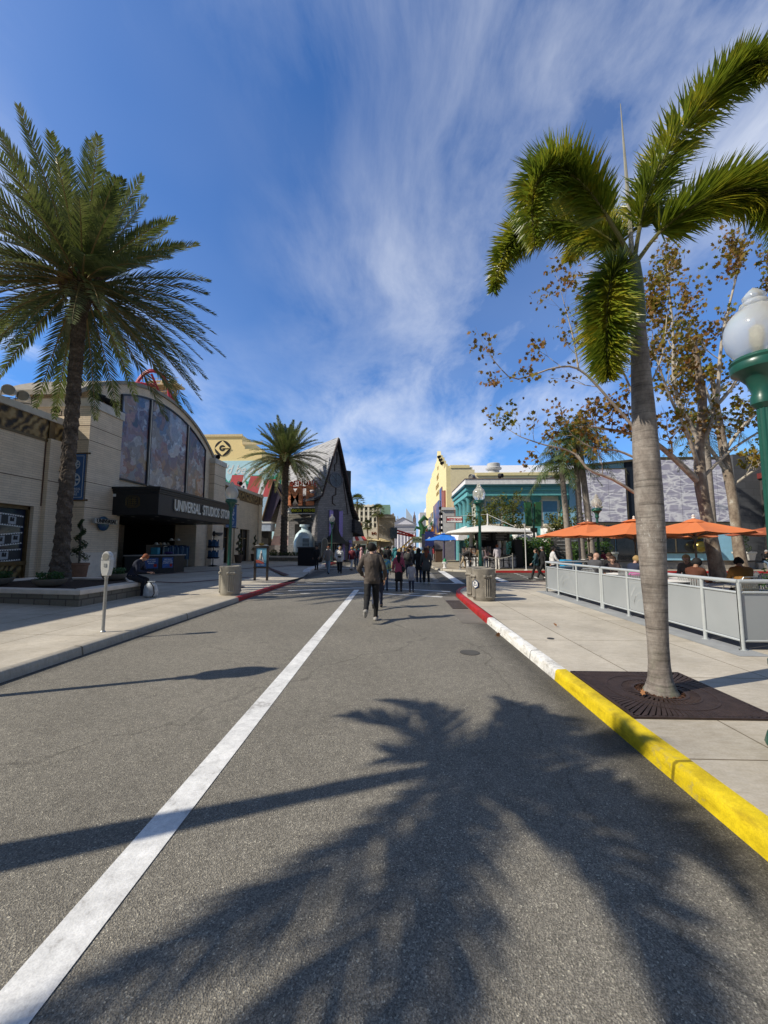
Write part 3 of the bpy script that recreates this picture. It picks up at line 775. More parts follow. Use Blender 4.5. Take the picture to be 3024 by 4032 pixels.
sb = MB(); sb.box(-13.95,-13.55,21.3,21.55,1.285,1.68); sb.build('shopping_bag', M('teal_paper',(.03,.22,.30),.6), ct and None, bev=.02); tag(bpy.data.objects['shopping_bag'], 'teal paper shopping bag standing on the dark sales counter', 'bag')
tag(MB().ball((-13.2,21.8,1.36),(.28,.2,.08),12,6,.15).build('folded_garment', M('violet_cloth',(.06,.03,.13),.8), smooth=True), 'crumpled violet cloth lying on the dark sales counter', 'garment')
rg = M('dark_blue_cloth',(.03,.08,.16),.8,.5,6)
def spinner(x,y,z,label):
    r = empty('merchandise_stand',(x,y,z),label,'display stand')
    s_ = MB(); s_.bar((x,y,z),(x,y,z+2.35),.04,8); s_.lathe([(.32,.03),(.34,.06),(.05,.12)],(x,y,z),12); s_.ball((x,y,z+2.45),(.12,.12,.22),8,6); s_.build('post',mt['black2'],r)
    for zz_ in (.95,1.75):
        b_ = MB()
        for k in range(11):
            a = 2*PI*k/11; b_.obox((x+.33*math.cos(a),y+.33*math.sin(a),z+zz_-.12+.12*(k%2)),.2,.06,.5,rz=a+PI/2)
        b_.build('goods_tier',rg,r)
        MB().lathe([(.42,zz_-.32),(.44,zz_-.28),(.44,zz_-.25)],(x,y,z),16).build('tray',mt['black2'],r)
spinner(-13.9,28.6,.26,'round stand of dark blue merchandise by the far pier of the entrance')
ck = empty('clothes_rack',(-15.3,26.2,.27),'clothes rail of dark and pale blue garments in the shaded shop entrance','clothes rack')
m_ = MB(); m_.bar((-15.3,24.7,1.75),(-15.3,27.6,1.75),.025); m_.bar((-15.3,24.7,.28),(-15.3,24.7,1.75),.025); m_.bar((-15.3,27.6,.28),(-15.3,27.6,1.75),.025); m_.build('rail',mt['steel'],ck)
for k in range(14): MB().obox((-15.3,24.9+.19*k,1.25+.05*(k%3)),.42,.07,.85+.1*(k%2)).build('garment', rg if k%3 else M('pale_blue_cloth',(.13,.22,.30),.8), ck)
hs = empty('hat_shelf',(-15.6,25.4,.27),'dark shelf of hats and small goods standing inside the entrance','shelf')
m_ = MB(); m_.box(-16.2,-15.75,23.6,27.8,.28,1.85); m_.build('shelf_body',mt['black'],hs)
for k in range(7): 
    h_ = MB(); h_.lathe([(.19,0),(.2,.015),(.11,.03),(.1,.13),(.02,.17)],(-15.95,24.9+.42*k,1.86+(.3 if k>3 else 0)),12); h_.build('hat', M('straw_hat',(.30,.24,.16),.8) if k%2 else mt['offwhite'], hs, smooth=True)

# spiral topiaries in pots, box balls
leaf_dark = leaf_mat('topiary_leaf', [(.008,.02,.006),(.015,.04,.01),(.03,.07,.015)])
def leaf_cloud(mb, pts, size, n=1, flat=0.):
    for p in pts:
        a = Vector((rnd.gauss(0,1),rnd.gauss(0,1),rnd.gauss(0,1)+flat)).normalized(); u = a.orthogonal().normalized(); q = Quaternion(a, rnd.uniform(0,2*PI)); u = q @ u; v = a.cross(u)
        s_ = size*rnd.uniform(.6,1.3); p = Vector(p)
        mb.add([p-u*s_*.5, p-v*s_*.28+a*s_*.06, p+u*s_*.5, p+v*s_*.28+a*s_*.06], [(0,1,2,3)])
def spiral_topiary(x,y,z,label,pot):
    r = empty('spiral_topiary',(x,y,z),label,'topiary')
    MB().lathe([(.24,0),(.30,.1),(.36,.62),(.40,.66),(.40,.74),(.33,.74),(.31,.66)],(x,y,z),20).build('pot',pot,r,smooth=True)
    MB().bar((x,y,z+.6),(x,y,z+2.5),.03).build('stem',mt['lumen'],r)
    pts = []
    for i in range(1500):
        tt = rnd.random(); a = tt*6*PI; rr = .34*(1-tt*.75); ph = rnd.uniform(0,2*PI); q = rnd.random()**.5*rr*.62
        pts.append((x+math.cos(a)*rr*.55+q*math.cos(ph), y+math.sin(a)*rr*.55+q*math.sin(ph), z+.9+tt*1.75+q*.5*math.sin(3*ph)))
    m_ = MB(); leaf_cloud(m_,pts,.075); m_.build('foliage',leaf_dark,r)
spiral_topiary(-14.0,16.5,.27,'spiral clipped topiary in a terracotta pot right behind the big palm trunk',mt['terracotta'])
spiral_topiary(-14.6,34.9,.27,'spiral clipped topiary in a brown pot by the first far shop door',M('brown_pot',(.10,.07,.05),.7))
spiral_topiary(-14.8,39.4,.27,'spiral clipped topiary in a brown pot by the farther shop door',M('brown_pot',(.10,.07,.05),.7))
def ball_topiary(x,y,z,label):
    r = empty('ball_topiary',(x,y,z),label,'topiary')
    MB().lathe([(.2,0),(.3,.45),(.33,.5),(.28,.5)],(x,y,z),16).build('pot',mt['terracotta'],r,smooth=True)
    pts = []
    for i in range(700):
        a = Vector((rnd.gauss(0,1),rnd.gauss(0,1),rnd.gauss(0,1))).normalized()*.4*rnd.uniform(.75,1); pts.append((x+a.x,y+a.y,z+.8+a.z))
    m_ = MB(); leaf_cloud(m_,pts,.09); m_.build('foliage',leaf_dark,r)
ball_topiary(-14.2,43.6,.27,'round clipped shrub in a pot at the far corner of the shop wall')

# stone planter round the big palm
pn = empty('stone_planter',(-10.9,11.9,.15),'low rough stone planter with a smooth cap around the big palm','planter')
pp = [(-8.2,9.75),(-8.2,12.35),(-9.4,13.9),(-13.4,13.9),(-13.6,10.5)]
def inset(p, k, c=(-10.9,11.9)):
    out = []
    for x,y in p:
        d = Vector((x-c[0],y-c[1])); d2 = d*(1-k/d.length); out.append((c[0]+d2.x,c[1]+d2.y))
    return out
def ringwall(mb, o, i, z0, z1):
    n = len(o)
    for j in range(n):
        k = (j+1)%n; mb.prism([(*o[j],z0),(*o[k],z0),(*i[k],z0),(*i[j],z0)],(0,0,z1-z0))
m_ = MB(); ringwall(m_,pp,inset(pp,.4),.1,.47); m_.build('stone_wall',mt['planter'],pn)
m_ = MB(); ringwall(m_,inset(pp,-.05),inset(pp,.5),.47,.60); m_.build('cap_stone',mt['block_base'],pn,bev=.025)
MB().slab(inset(pp,.38),.12,.545).build('soil',mt['soil'],pn)
fl_leaf = leaf_mat('bowl_plant_leaf', [(.012,.05,.012),(.03,.10,.03),(.05,.15,.05)])
for (x,y,r_),lab in (((-12.15,11.35,.40),'shallow stone bowl of green plants left of the big palm trunk'),((-10.25,11.1,.42),'shallow stone bowl of green plants in front of the big palm trunk'),((-9.95,13.3,.40),'shallow stone bowl of green plants right of and behind the big palm trunk')):
    r = empty('plant_bowl',(x,y,.545),lab,'plant bowl')
    MB().lathe([(r_*.5,0),(r_*.85,.08),(r_,.2),(r_*1.02,.23),(r_*.9,.23),(r_*.8,.17)],(x,y,.545),22).build('bowl',mt['stonepot'],r,smooth=True)
    m_ = MB(); leaf_cloud(m_,[(x+r_*.85*math.sqrt(rnd.random())*math.cos(a),y+r_*.85*math.sqrt(rnd.random())*math.sin(a),.545+.2+.22*rnd.random()) for a in [rnd.uniform(0,2*PI) for _ in range(420)]],.085,flat=1.2); m_.build('plants',fl_leaf,r)

# parking meter
pm = empty('parking_meter',(-5.47,7.1,.14),'grey old style parking meter on a post at the left kerb','parking meter')
x,y,z = -5.47,7.1,.135
m_ = MB(); m_.lathe([(.045,0),(.045,.012),(.028,.03),(.027,.98),(.038,1.0),(.038,1.04)],(x,y,z),16); m_.build('post',mt['steel'],pm,smooth=True)
md = M('meter_pale_grey',(.56,.56,.53),.35,.08,8,.05)
m_ = MB(); prof = []
out = [(-.055,1.03),(.055,1.03),(.085,1.16),(.092,1.33),(.085,1.36)] + [(.082*math.cos(R(a)),1.37+.115*math.sin(R(a))) for a in range(0,181,15)] + [(-.085,1.36),(-.092,1.33),(-.085,1.16)]
m_.prism([(x+u,y+.05,z+v) for u,v in reversed(out)],(0,-.10,0)); m_.build('head',md,pm,bev=.012)
MB().disc((x,y-.052,z+1.385),.062,(0,-1,0),20,t=.004).build('dial_window',M('meter_window',(.30,.29,.25),.2,spec=.7),pm)
MB().box(x-.025,x+.025,y-.058,y-.05,z+1.2,z+1.26).build('coin_slot',mt['steel'],pm)
MB().box(x-.09,x+.09,y-.054,y+.054,z+1.325,z+1.335).build('head_band',mt['steel'],pm)

# ribbed waste bin
def litter_bin(name,x,y,z,label,mat,sc=1.,rz=0,sticker=False):
    r = empty(name,(x,y,z),label,'litter bin')
    R0,H_ = .335*sc,.94*sc
    m_ = MB(); m_.lathe([(R0*.9,0),(R0*.93,.02),(R0*.97,H_*.12),(R0*1.0,H_*.9),(R0*1.03,H_*.955),(R0*1.03,H_*.985),(R0*.98,H_),(R0*.84,H_),(R0*.80,H_*.9),(0,H_*.55)],(x,y,z),36); m_.build('body',mat,r,smooth=True)
    m_ = MB()
    for f in range(4):
        a0 = rz + f*PI/2
        for k in range(4):
            a = a0 + (k-1.5)*.17
            m_.tube([(x+R0*.965*math.cos(a),y+R0*.965*math.sin(a),z+H_*.14),(x+R0*1.0*math.cos(a),y+R0*1.0*math.sin(a),z+H_*.68)],.026*sc,8)
        for k in range(6):
            a = a0 + (k-2.5)*.13; a2 = a0+(k-1.5)*.13
            if k<5: m_.tube([(x+R0*1.0*math.cos(a),y+R0*1.0*math.sin(a),z+H_*.76),(x+R0*1.0*math.cos(a2),y+R0*1.0*math.sin(a2),z+H_*.76)],.032*sc,6)
        for s_ in (-1,1):
            a = a0+s_*.30; m_.ball((x+R0*1.0*math.cos(a),y+R0*1.0*math.sin(a),z+H_*.76),.055*sc,10,6)
        m_.tube([(x+R0*1.0*math.cos(a0+u),y+R0*1.0*math.sin(a0+u),z+H_*.12) for u in (-.3,-.15,0,.15,.3)],.03*sc,6)
    m_.build('fluting',mat,r,smooth=True)
    if sticker:
        a = R(214); c = Vector((x+R0*1.0*math.cos(a),y+R0*1.0*math.sin(a),z+H_*.52)); n_ = Vector((math.cos(a),math.sin(a),0))
        s1 = MB().disc(c,.135,n_,6,U=(0,0,1),t=.012).build('sticker',M('sticker_navy',(.02,.05,.13),.5),r)
        MB().disc(c+n_*.012,.105,n_,6,U=(0,0,1),t=.004).build('sticker_white',mt['white'],s1)
        MB().disc(c+n_*.017,.085,n_,3,U=(0,0,1),t=.003,r2=.048).build('sticker_mark',M('sticker_navy',(.02,.05,.13),.5),s1)
litter_bin('litter_bin',-5.58,12.75,.14,'tan ribbed litter bin standing at the end of the grey left kerb',mt['bin'],1.0,R(-62))
wb = M('weathered_bin_concrete',(.235,.215,.18),.75,.35,5,.3,40)
litter_bin('litter_bin',2.55,11.75,.13,'weathered ribbed litter bin with a white and blue hexagon sticker by the red kerb',wb,1.0,R(-78),True)
litter_bin('litter_bin',2.52,12.6,.13,'weathered ribbed litter bin almost hidden behind the one with the sticker',wb,1.0,R(-60))

# lamp posts
def lamp(x,y,z,label,sc=1.,group=None):
    r = empty('street_lamp',(x,y,z),label,'street lamp')
    S_ = lambda p: [(a*sc,b*sc) for a,b in p]
    MB().lathe(S_([(.17,0),(.18,.03),(.16,.10),(.13,.14),(.115,.20),(.10,.62),(.12,.66),(.12,.70),(.075,.75),(.062,.82)]),(x,y,z),20).build('base',mt['green_iron'],r,smooth=True)
    m_ = MB(); n = 24; vs = []
    for zz_ in (.80,1.6,2.4,3.02):
        for j in range(n):
            rr = (.060-.012*(zz_-.8)/2.2)*(1 if j%2 else .90)*sc; a = 2*PI*j/n; vs.append((x+rr*math.cos(a),y+rr*math.sin(a),z+zz_*sc))
    m_.add(vs,[(i*n+j,i*n+(j+1)%n,(i+1)*n+(j+1)%n,(i+1)*n+j) for i in range(3) for j in range(n)]); m_.build('pole',mt['green_iron'],r)
    MB().lathe(S_([(.05,2.86),(.085,2.90),(.085,2.96),(.07,3.0),(.10,3.10),(.15,3.17),(.20,3.20),(.21,3.24),(.20,3.27),(.21,3.29),(.19,3.32),(.0,3.32)]),(x,y,z),28).build('collar',mt['green_iron'],r,smooth=True)
    MB().lathe(S_([(.125,3.32),(.175,3.37),(.215,3.44),(.235,3.53),(.228,3.62),(.198,3.70),(.15,3.76),(.095,3.795),(.108,3.81),(.103,3.83),(.07,3.86),(.08,3.88),(.08,3.90),(.04,3.95),(.0,3.985)]),(x,y,z),36).build('globe',mt['globe'],r,smooth=True,ang=60)
    MB().lathe(S_([(.03,3.33),(.035,3.45),(.05,3.50),(.045,3.60),(.0,3.63)]),(x,y,z),12).build('bulb',M('bulb_white',(.8,.78,.7),.4),r,smooth=True)
lamp(3.07,3.25,.13,'green lamp post with a big frosted globe at the right edge beside the yellow kerb',.955)
lamp(-6.15,13.9,.14,'green lamp post with a globe right behind the tan ribbed bin')
lamp(3.05,14.5,.13,'green lamp post with a clear globe standing behind the weathered bin on the right corner')
lamp(9.0,17.7,.13,'green lamp post with a globe among the palm trunks behind the orange umbrellas')
lamp(-6.95,40.2,.14,'green lamp post with a globe in front of the tall gable of the stone house',1.27)
lamp(-6.1,3.85,.14,'green lamp post on the left pavement whose long shadow lies across the road',.96)
# a navy banner hangs on the farthest one
lamp(3.6,44.5,.13,'lamp post carrying a navy banner near the yellow theatre',1.08)
nb = empty('pole_banner',(3.6,44.4,2.3),'square navy banner with a small white emblem on a lamp post','banner')
MB().box(3.08,4.10,44.37,44.40,1.78,3.5).build('cloth',M('navy_cloth',(.025,.035,.14),.7),nb); m_ = MB(); m_.prism([(3.33,44.365,2.6),(3.85,44.365,2.6),(3.7,44.365,2.78),(3.58,44.365,2.88),(3.45,44.365,2.76)],(0,-.01,0)); m_.build('emblem',mt['white'],nb)

# framed poster board at the kerb
pb_ = empty('poster_board',(-6.4,17.94,.15),'framed poster on two dark posts with a small crest at the left kerb','sign board')
m_ = MB()
for xx in (-6.70,-6.12): m_.box(xx-.045,xx+.045,17.9,17.99,.13,1.72)
m_.box(-6.76,-6.06,17.89,18.0,1.66,1.76); m_.box(-6.76,-6.06,17.89,18.0,.72,.80); m_.build('frame',M('dark_brown_paint',(.035,.028,.024),.5),pb_)
po_ = MB().box(-6.655,-6.165,17.92,17.95,.80,1.66).build('poster',M('poster_sky',(.17,.42,.58),.4),pb_)
m_ = MB(); m_.prism([(-6.60,17.915,.95),(-6.25,17.915,.95),(-6.35,17.915,1.25),(-6.40,17.915,1.56),(-6.44,17.915,1.56),(-6.50,17.915,1.25)],(0,-.006,0)); m_.build('poster_tower',mt['white'],po_)
m_ = MB(); m_.box(-6.43,-6.39,17.898,17.908,1.1,1.42); m_.build('poster_door',mt['lumen'],po_)
m_ = MB(); m_.prism([(-6.65,17.905,.97),(-6.3,17.905,.93),(-6.28,17.905,1.0),(-6.5,17.905,1.10),(-6.65,17.905,1.12)],(0,-.006,0)); m_.build('poster_rocks',M('poster_red',(.45,.10,.07),.5),po_)
MB().box(-6.655,-6.165,17.912,17.92,.80,.95).build('poster_sea',M('poster_blue',(.02,.12,.32),.4),po_)
MB().text('VOLCANO',(-6.41,17.91,.87),(1,0,0),(0,0,1),.07,.004).build('poster_title',mt['white'],po_)
m_ = MB(); m_.prism([(-6.75,17.9,1.76),(-6.07,17.9,1.76),(-6.2,17.9,1.82),(-6.62,17.9,1.82)],(0,.09,0)); m_.build('header',mt['offwhite'],pb_)
MB().ball((-6.41,17.9,1.84),(.13,.05,.07),14,8).build('crest',mt['gold'],pb_,smooth=True)
# square black bin and second planter
bb = empty('square_bin',(-7.42,32.4,.15),'square black bin on the plaza beside the second palm planter','litter bin')
MB().box(-8.35,-6.9,31.9,33.0,.15,1.6).build('bin_body',mt['black2'],bb,bev=.03); MB().box(-8.4,-6.85,31.85,33.05,1.6,1.72).build('bin_lid',M('bin_lid_brown',(.05,.045,.04),.6),bb,bev=.03)
p2 = empty('stone_planter',(-12.3,42,.2),'low stone planter at the foot of the second palm','planter')
q = [(-15.0,40.3),(-9.4,40.3),(-8.6,41.6),(-9.4,43.8),(-15,43.8)]
m_ = MB(); ringwall(m_,q,inset(q,.5,(-12.3,42)),.1,.62); m_.build('stone_wall',mt['planter'],p2)
m_ = MB(); ringwall(m_,inset(q,-.08,(-12.3,42)),inset(q,.6,(-12.3,42)),.62,.78); m_.build('cap_stone',mt['block_base'],p2)
MB().slab(inset(q,.5,(-12.3,42)),.12,.7).build('soil',mt['soil'],p2)
m_ = MB(); leaf_cloud(m_,[(rnd.uniform(-14.5,-9.2),rnd.uniform(40.6,43.4),.72+rnd.random()*.45) for _ in range(1300)],.16,flat=.8); m_.build('ground_plants',leaf_dark,p2)

# ------------------------------------------------------------------ right side: tree grate, railing, terrace
tg = empty('tree_grate',(2.82,4.42,.13),'rusty square iron tree grate with radial slots around the near palm','tree grate')
gx,gy,gh = 2.82,4.43,.66
m_ = MB()
z0,z1 = .132,.150
def quad(mb, pts): mb.prism([(x,y,z0) for x,y in pts],(0,0,z1-z0))
# outer frame
for a,b,c,d in ((gx-gh,gx+gh,gy-gh,gy-gh+.035),(gx-gh,gx+gh,gy+gh-.035,gy+gh),(gx-gh,gx-gh+.035,gy-gh+.035,gy+gh-.035),(gx+gh-.035,gx+gh,gy-gh+.035,gy+gh-.035)): m_.box(a,b,c,d,z0,z1)
m_.build('frame',mt['rust'],tg)
m_ = MB()
def edge_r(a):
    c_,s_ = abs(math.cos(a)),abs(math.sin(a)); return (gh-.03)/max(c_,s_)
nb_ = 96
for k in range(nb_):
    a = 2*PI*k/nb_; w0 = .0105
    u = Vector((math.cos(a),math.sin(a))); v = Vector((-u.y,u.x))
    r0 = .25 if k%2==0 else .36; r1 = edge_r(a)
    w1 = .0075+.016*r1 if k%2==0 else .0075+.013*r1
    P_ = lambda r,w: (gx+u.x*r+v.x*w, gy+u.y*r+v.y*w)
    quad(m_,[P_(r0,-w0),P_(r1,-w1),P_(r1,w1),P_(r0,w0)])
m_.build('radial_bar',mt['rust'],tg)['kind'] = 'stuff'
for rr,w_ in ((.245,.03),(.36,.018),(.50,.018)):
    m_ = MB(); n = 64
    o = [(gx+(rr+w_/2)*math.cos(2*PI*j/n),gy+(rr+w_/2)*math.sin(2*PI*j/n)) for j in range(n)]; i_ = [(gx+(rr-w_/2)*math.cos(2*PI*j/n),gy+(rr-w_/2)*math.sin(2*PI*j/n)) for j in range(n)]
    for j in range(n):
        k = (j+1)%n; m_.prism([(*o[j],z0+.003),(*o[k],z0+.003),(*i_[k],z0+.003),(*i_[j],z0+.003)],(0,0,z1-z0))
    m_.build('ring',mt['rust'],tg)
m_ = MB(); pts = []
for i in range(1300):
    r_ = .09+.19*math.sqrt(rnd.random()); a = rnd.uniform(0,2*PI); pts.append((gx+r_*math.cos(a),gy+r_*math.sin(a),.134+.012*rnd.random()))
leaf_cloud(m_,pts,.026,flat=2.5)
m_.build('mulch',leaf_mat('dry_mulch',[(.035,.018,.012),(.075,.035,.022),(.12,.06,.038)],.05,.8,.2),tg)
pit = MB().disc((gx,gy,.1325),.66,(0,0,1),4,U=(1,1,0)); 
MB().box(gx-gh,gx+gh,gy-gh,gy+gh,.1295,.1315).build('pit',M('grate_pit_dark',(.012,.010,.008),.9),tg)

# glass railing round the terrace: near corner at (5.3,6.2)
XF = 5.27
rl = empty('terrace_railing',(XF,10,.13),'silver tube railing with frosted panels enclosing the cafe terrace','railing')
def rail_run(a, b, posts, etched):
    a = Vector(a); b = Vector(b); d = (b-a); Ln = d.length; d.normalize()
    m_ = MB()
    for z,r_ in ((1.17,.033),(1.00,.020),(.27,.020)):
        m_.tube([(a.x,a.y,z),(b.x,b.y,z)],r_,10)
    m_.build('rail',mt['rail'],rl,smooth=True)
    for s_ in posts:
        p = a+d*s_; q = MB(); q.tube([(p.x,p.y,.13),(p.x,p.y,.142),(p.x,p.y,.143),(p.x,p.y,1.15)],[.055,.055,.03,.03],12); q.build('post',mt['rail'],rl,smooth=True)
    nrm = Vector((d.y,-d.x))
    for i in range(len(posts)-1):
        p = a+d*(posts[i]+.045); q = a+d*(posts[i+1]-.045)
        if (q-p).length < .3: continue
        m_ = MB(); m_.prism([(p.x,p.y,.295),(q.x,q.y,.295),(q.x,q.y,.975),(p.x,p.y,.975)],(-nrm.x*.008,-nrm.y*.008,0)); po_ = m_.build('frosted_pane',mt['frost'],rl)
        if i in etched:
            e = MB(); pq = (q-p); L_ = pq.length; pq.normalize()
            def bar2(u0,v0,u1,v1,w=.012):
                A = Vector((u0,v0)); B = Vector((u1,v1)); D = (B-A).normalized(); n_ = Vector((-D.y,D.x))*w
                c_ = [A-n_,B-n_,B+n_,A+n_]
                for sgn in (1,): e.poly([(p.x+pq.x*c.x*L_+nrm.x*.004, p.y+pq.y*c.x*L_+nrm.y*.004, .295+c.y*.68) for c in c_])
            for k in range(8): bar2(.55+.42*math.cos(PI*k/8)*.8,.12+.5*math.sin(PI*k/8),.55+.42*math.cos(PI*(k+1)/8)*.8,.12+.5*math.sin(PI*(k+1)/8),.02)
            for k in range(6): bar2(.55+.2*math.cos(PI*k/6),.12+.28*math.sin(PI*k/6),.55+.2*math.cos(PI*(k+1)/6),.12+.28*math.sin(PI*(k+1)/6),.014)
            bar2(.05,.10,.95,.08); bar2(.08,.88,.7,.93); bar2(.3,.8,.85,.82); bar2(.1,.45,.28,.75,.03); bar2(.2,.2,.3,.5,.02); bar2(.62,.6,.66,.95,.03)
            e.build('etched_pattern',mt['etch'],po_)
rail_run((XF,14.05),(XF,10.35),[0,1.02,2.35,3.7],(1,))
rail_run((XF,10.27),(XF,6.25),[0,1.1,2.0,3.3,4.02],(1,))
rail_run((XF+.0,6.25),(XF+6,6.25),[.0,1.5,3.0,4.5,6],(2,))
rail_run((XF,14.05),(XF+2.2,14.6),[0.0,1.1,2.2],())
# rail feet strip
tag(MB().poly([(XF-.35,14.2,.1335),(XF-.35,5.9,.1335),(XF+.12,5.9,.1335),(XF+.12,14.2,.1335)]).build('railing_kerb_strip',M('grey_strip_paint',(.30,.31,.31),.8)),kind='structure')
tag(MB().poly([(XF+.12,14.0,.1345),(XF+.12,6.3,.1345),(30,6.3,.1345),(30,14.0,.1345)]).build('terrace_paving',concrete_mat('terrace_concrete',(.20,.19,.175),1.2,1.2)),kind='structure')

# parasols
def parasol(name,x,y,top,edge,rad,label,mat=None,n=8,pole=True,z=.13,rz=.3,group=None):
    r = empty(name,(x,y,z),label,'parasol',group)
    m_ = MB(); vs=[]; rings=((.0,top),(.30,top-(top-edge)*.30+.02),(.62,top-(top-edge)*.62+.01),(1.,edge))
    mid = []
    for k,(q,zz_) in enumerate(rings):
        for j in range(n*4):
            a = rz+2*PI*j/(n*4); ph = (j%4)/4*2*PI/n-PI/n; sc_ = math.cos(PI/n)/math.cos(((j%4)/4-.0)*2*PI/n - (0 if j%4==0 else 2*PI/n*(1 if j%4>2 else 0))) if False else 1
            # straight hem between ribs
            t_ = (j%4)/4.; a0 = rz+2*PI*(j//4)/n; a1 = a0+2*PI/n
            px_ = (1-t_)*math.cos(a0)+t_*math.cos(a1); py_ = (1-t_)*math.sin(a0)+t_*math.sin(a1)
            sag = -.05*math.sin(PI*t_)*q
            vs.append((x+px_*rad*q, y+py_*rad*q, zz_+sag))
    N4 = n*4
    m_.add(vs,[(i*N4+j,i*N4+(j+1)%N4,(i+1)*N4+(j+1)%N4,(i+1)*N4+j) for i in range(3) for j in range(N4)])
    can_ = m_.build('canopy',mat or mt['orange'],r)
    MB().lathe([(rad*.20,-.045),(rad*.1,.025),(0,.06)],(x,y,top),n*2).build('vent_cap',mat or mt['orange'],can_)
    MB().lathe([(.03,.04),(.05,.07),(.03,.1),(.045,.14),(.0,.18)],(x,y,top),10).build('finial',mt['offwhite'],r,smooth=True)
    pm_ = M('pole_brown_metal',(.16,.13,.10),.45,metal=.3)
    MB().bar((x,y,z),(x,y,top),.026,10).build('pole',pm_,r,smooth=True)
    for j in range(n):
        a = rz+2*PI*j/n; m_ = MB(); m_.bar((x,y,top-.06),(x+rad*.98*math.cos(a),y+rad*.98*math.sin(a),edge-.012),.011,5)
        m_.bar((x,y,top-(top-edge)*1.35),(x+rad*.55*math.cos(a),y+rad*.55*math.sin(a),top-(top-edge)*.55-.02),.010,5); m_.build('rib',pm_,r)
    MB().lathe([(.05,0),(.055,.03),(.055,.09),(.03,.11)],(x,y,top-(top-edge)*1.35-.06),12).build('hub',pm_,r,smooth=True)
    return r
parasol('parasol',7.95,16.4,2.72,2.17,2.1,'orange parasol farthest to the left on the terrace, open over the railing corner')
parasol('parasol',8.7,14.5,2.68,2.13,2.1,'large orange parasol half hidden behind the near palm trunk',rz=.12)
parasol('parasol',7.85,10.5,2.40,2.08,1.36,'orange parasol right of the near palm trunk over a white table')
parasol('parasol',11.6,17.5,2.62,2.15,2.0,'orange parasol at the back of the terrace, lower and partly behind the large one',rz=.2)
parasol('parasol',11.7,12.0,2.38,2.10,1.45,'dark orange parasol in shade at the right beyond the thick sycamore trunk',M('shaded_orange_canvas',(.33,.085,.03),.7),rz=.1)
blue = M('blue_canvas',(.02,.17,.62),.6); cream = M('cream_canvas',(.68,.56,.32),.7)
parasol('parasol',5.0,42,3.15,2.45,2.3,'bright blue parasol in front of the grey construction wall',blue)
parasol('parasol',-6.4,84,3.9,3.1,3.0,'cream parasol in the far crowd, nearer to the stone tower',cream)
parasol('parasol',-4.3,86,3.8,3.0,2.9,'cream parasol in the far crowd, right of the other cream one',cream)

# tables and chairs
def round_table(x,y,rad,label,z=.13,h=.74):
    r = empty('cafe_table',(x,y,z),label,'table')
    MB().lathe([(rad-.02,h-.03),(rad,h-.02),(rad,h),(rad-.01,h+.005),(0,h+.005)],(x,y,z),30).build('table_top',mt['white'],r,smooth=True)
    MB().lathe([(.28,0),(.28,.02),(.05,.05),(.04,h-.03)],(x,y,z),16).build('pedestal',mt['black2'],r,smooth=True)
round_table(7.85,10.5,.62,'white round cafe table under the parasol right of the palm trunk')
round_table(6.95,10.2,.5,'white round cafe table just behind the railing, left of the palm trunk')
round_table(8.7,14.5,.6,'white round cafe table under the large parasol')
round_table(7.2,12.6,.55,'white round cafe table where the seated group eats near the left railing')
round_table(13.3,27.3,.8,'white round stone table beside the lamp in front of the blue building')
def cafe_chair(x,y,rz,label,z=.13):
    r = empty('cafe_chair',(x,y,z),label,'chair',rz=rz)
    b_ = Vector((x,y,z))
    def T(m): m.v = [tuple(b_+Vector(p)) for p in m.v]; return m
    al = mt['steel']
    m_ = MB(); m_.tube([(-.22,-.24,.44),(-.22,-.27,.78),(-.16,-.285,.88),(.16,-.285,.88),(.22,-.27,.78),(.22,-.24,.44)],.014,8); T(m_).build('back_frame',al,r,smooth=True)
    m_ = MB()
    for k in range(9): m_.box(-.2+.05*k-.018,-.2+.05*k+.018,-.282,-.274,.5,.85)
    m_.box(-.2,.2,-.286,-.27,.6,.63); T(m_).build('backrest',al,r)
    m_ = MB(); m_.box(-.22,.22,-.22,.22,.43,.455); T(m_).build('seat',al,r,bev=.01)
    for sx,sy in ((-1,-1),(1,-1),(-1,1),(1,1)):
        m_ = MB(); m_.bar((sx*.2,sy*.2,.44),(sx*.23,sy*.24,0),.013); T(m_).build('leg',al,r)
    m_ = MB()
    for sx in (-1,1): m_.tube([(sx*.23,-.26,.66),(sx*.25,.1,.67),(sx*.24,.2,.44)],.012,6)
    T(m_).build('armrest',al,r)
cafe_chair(9.6,10.6,R(-20),'empty grey metal cafe chair in front of the thick sycamore trunk')
cafe_chair(10.2,11.9,R(-8),'empty grey metal cafe chair farther right behind the railing, next to the conifer')
cafe_chair(8.05,9.55,R(8),'grey metal cafe chair drawn up to the white table, back to the railing')
cafe_chair(7.3,11.2,R(160),'grey metal cafe chair on the far side of the small white table')
# blue bin on terrace, striped box
bx_ = empty('blue_box',(6.3,14.6,.13),'bright blue boxy stand just inside the far corner of the railing','stand')
MB().box(6.05,6.35,14.4,14.8,.13,1.24).build('box_body',M('bright_blue_plastic',(.02,.30,.55),.5),bx_,bev=.02); MB().box(6.45,6.75,14.45,14.85,.13,1.2).build('box_side',M('deep_blue_plastic',(.015,.17,.36),.5),bx_,bev=.02)
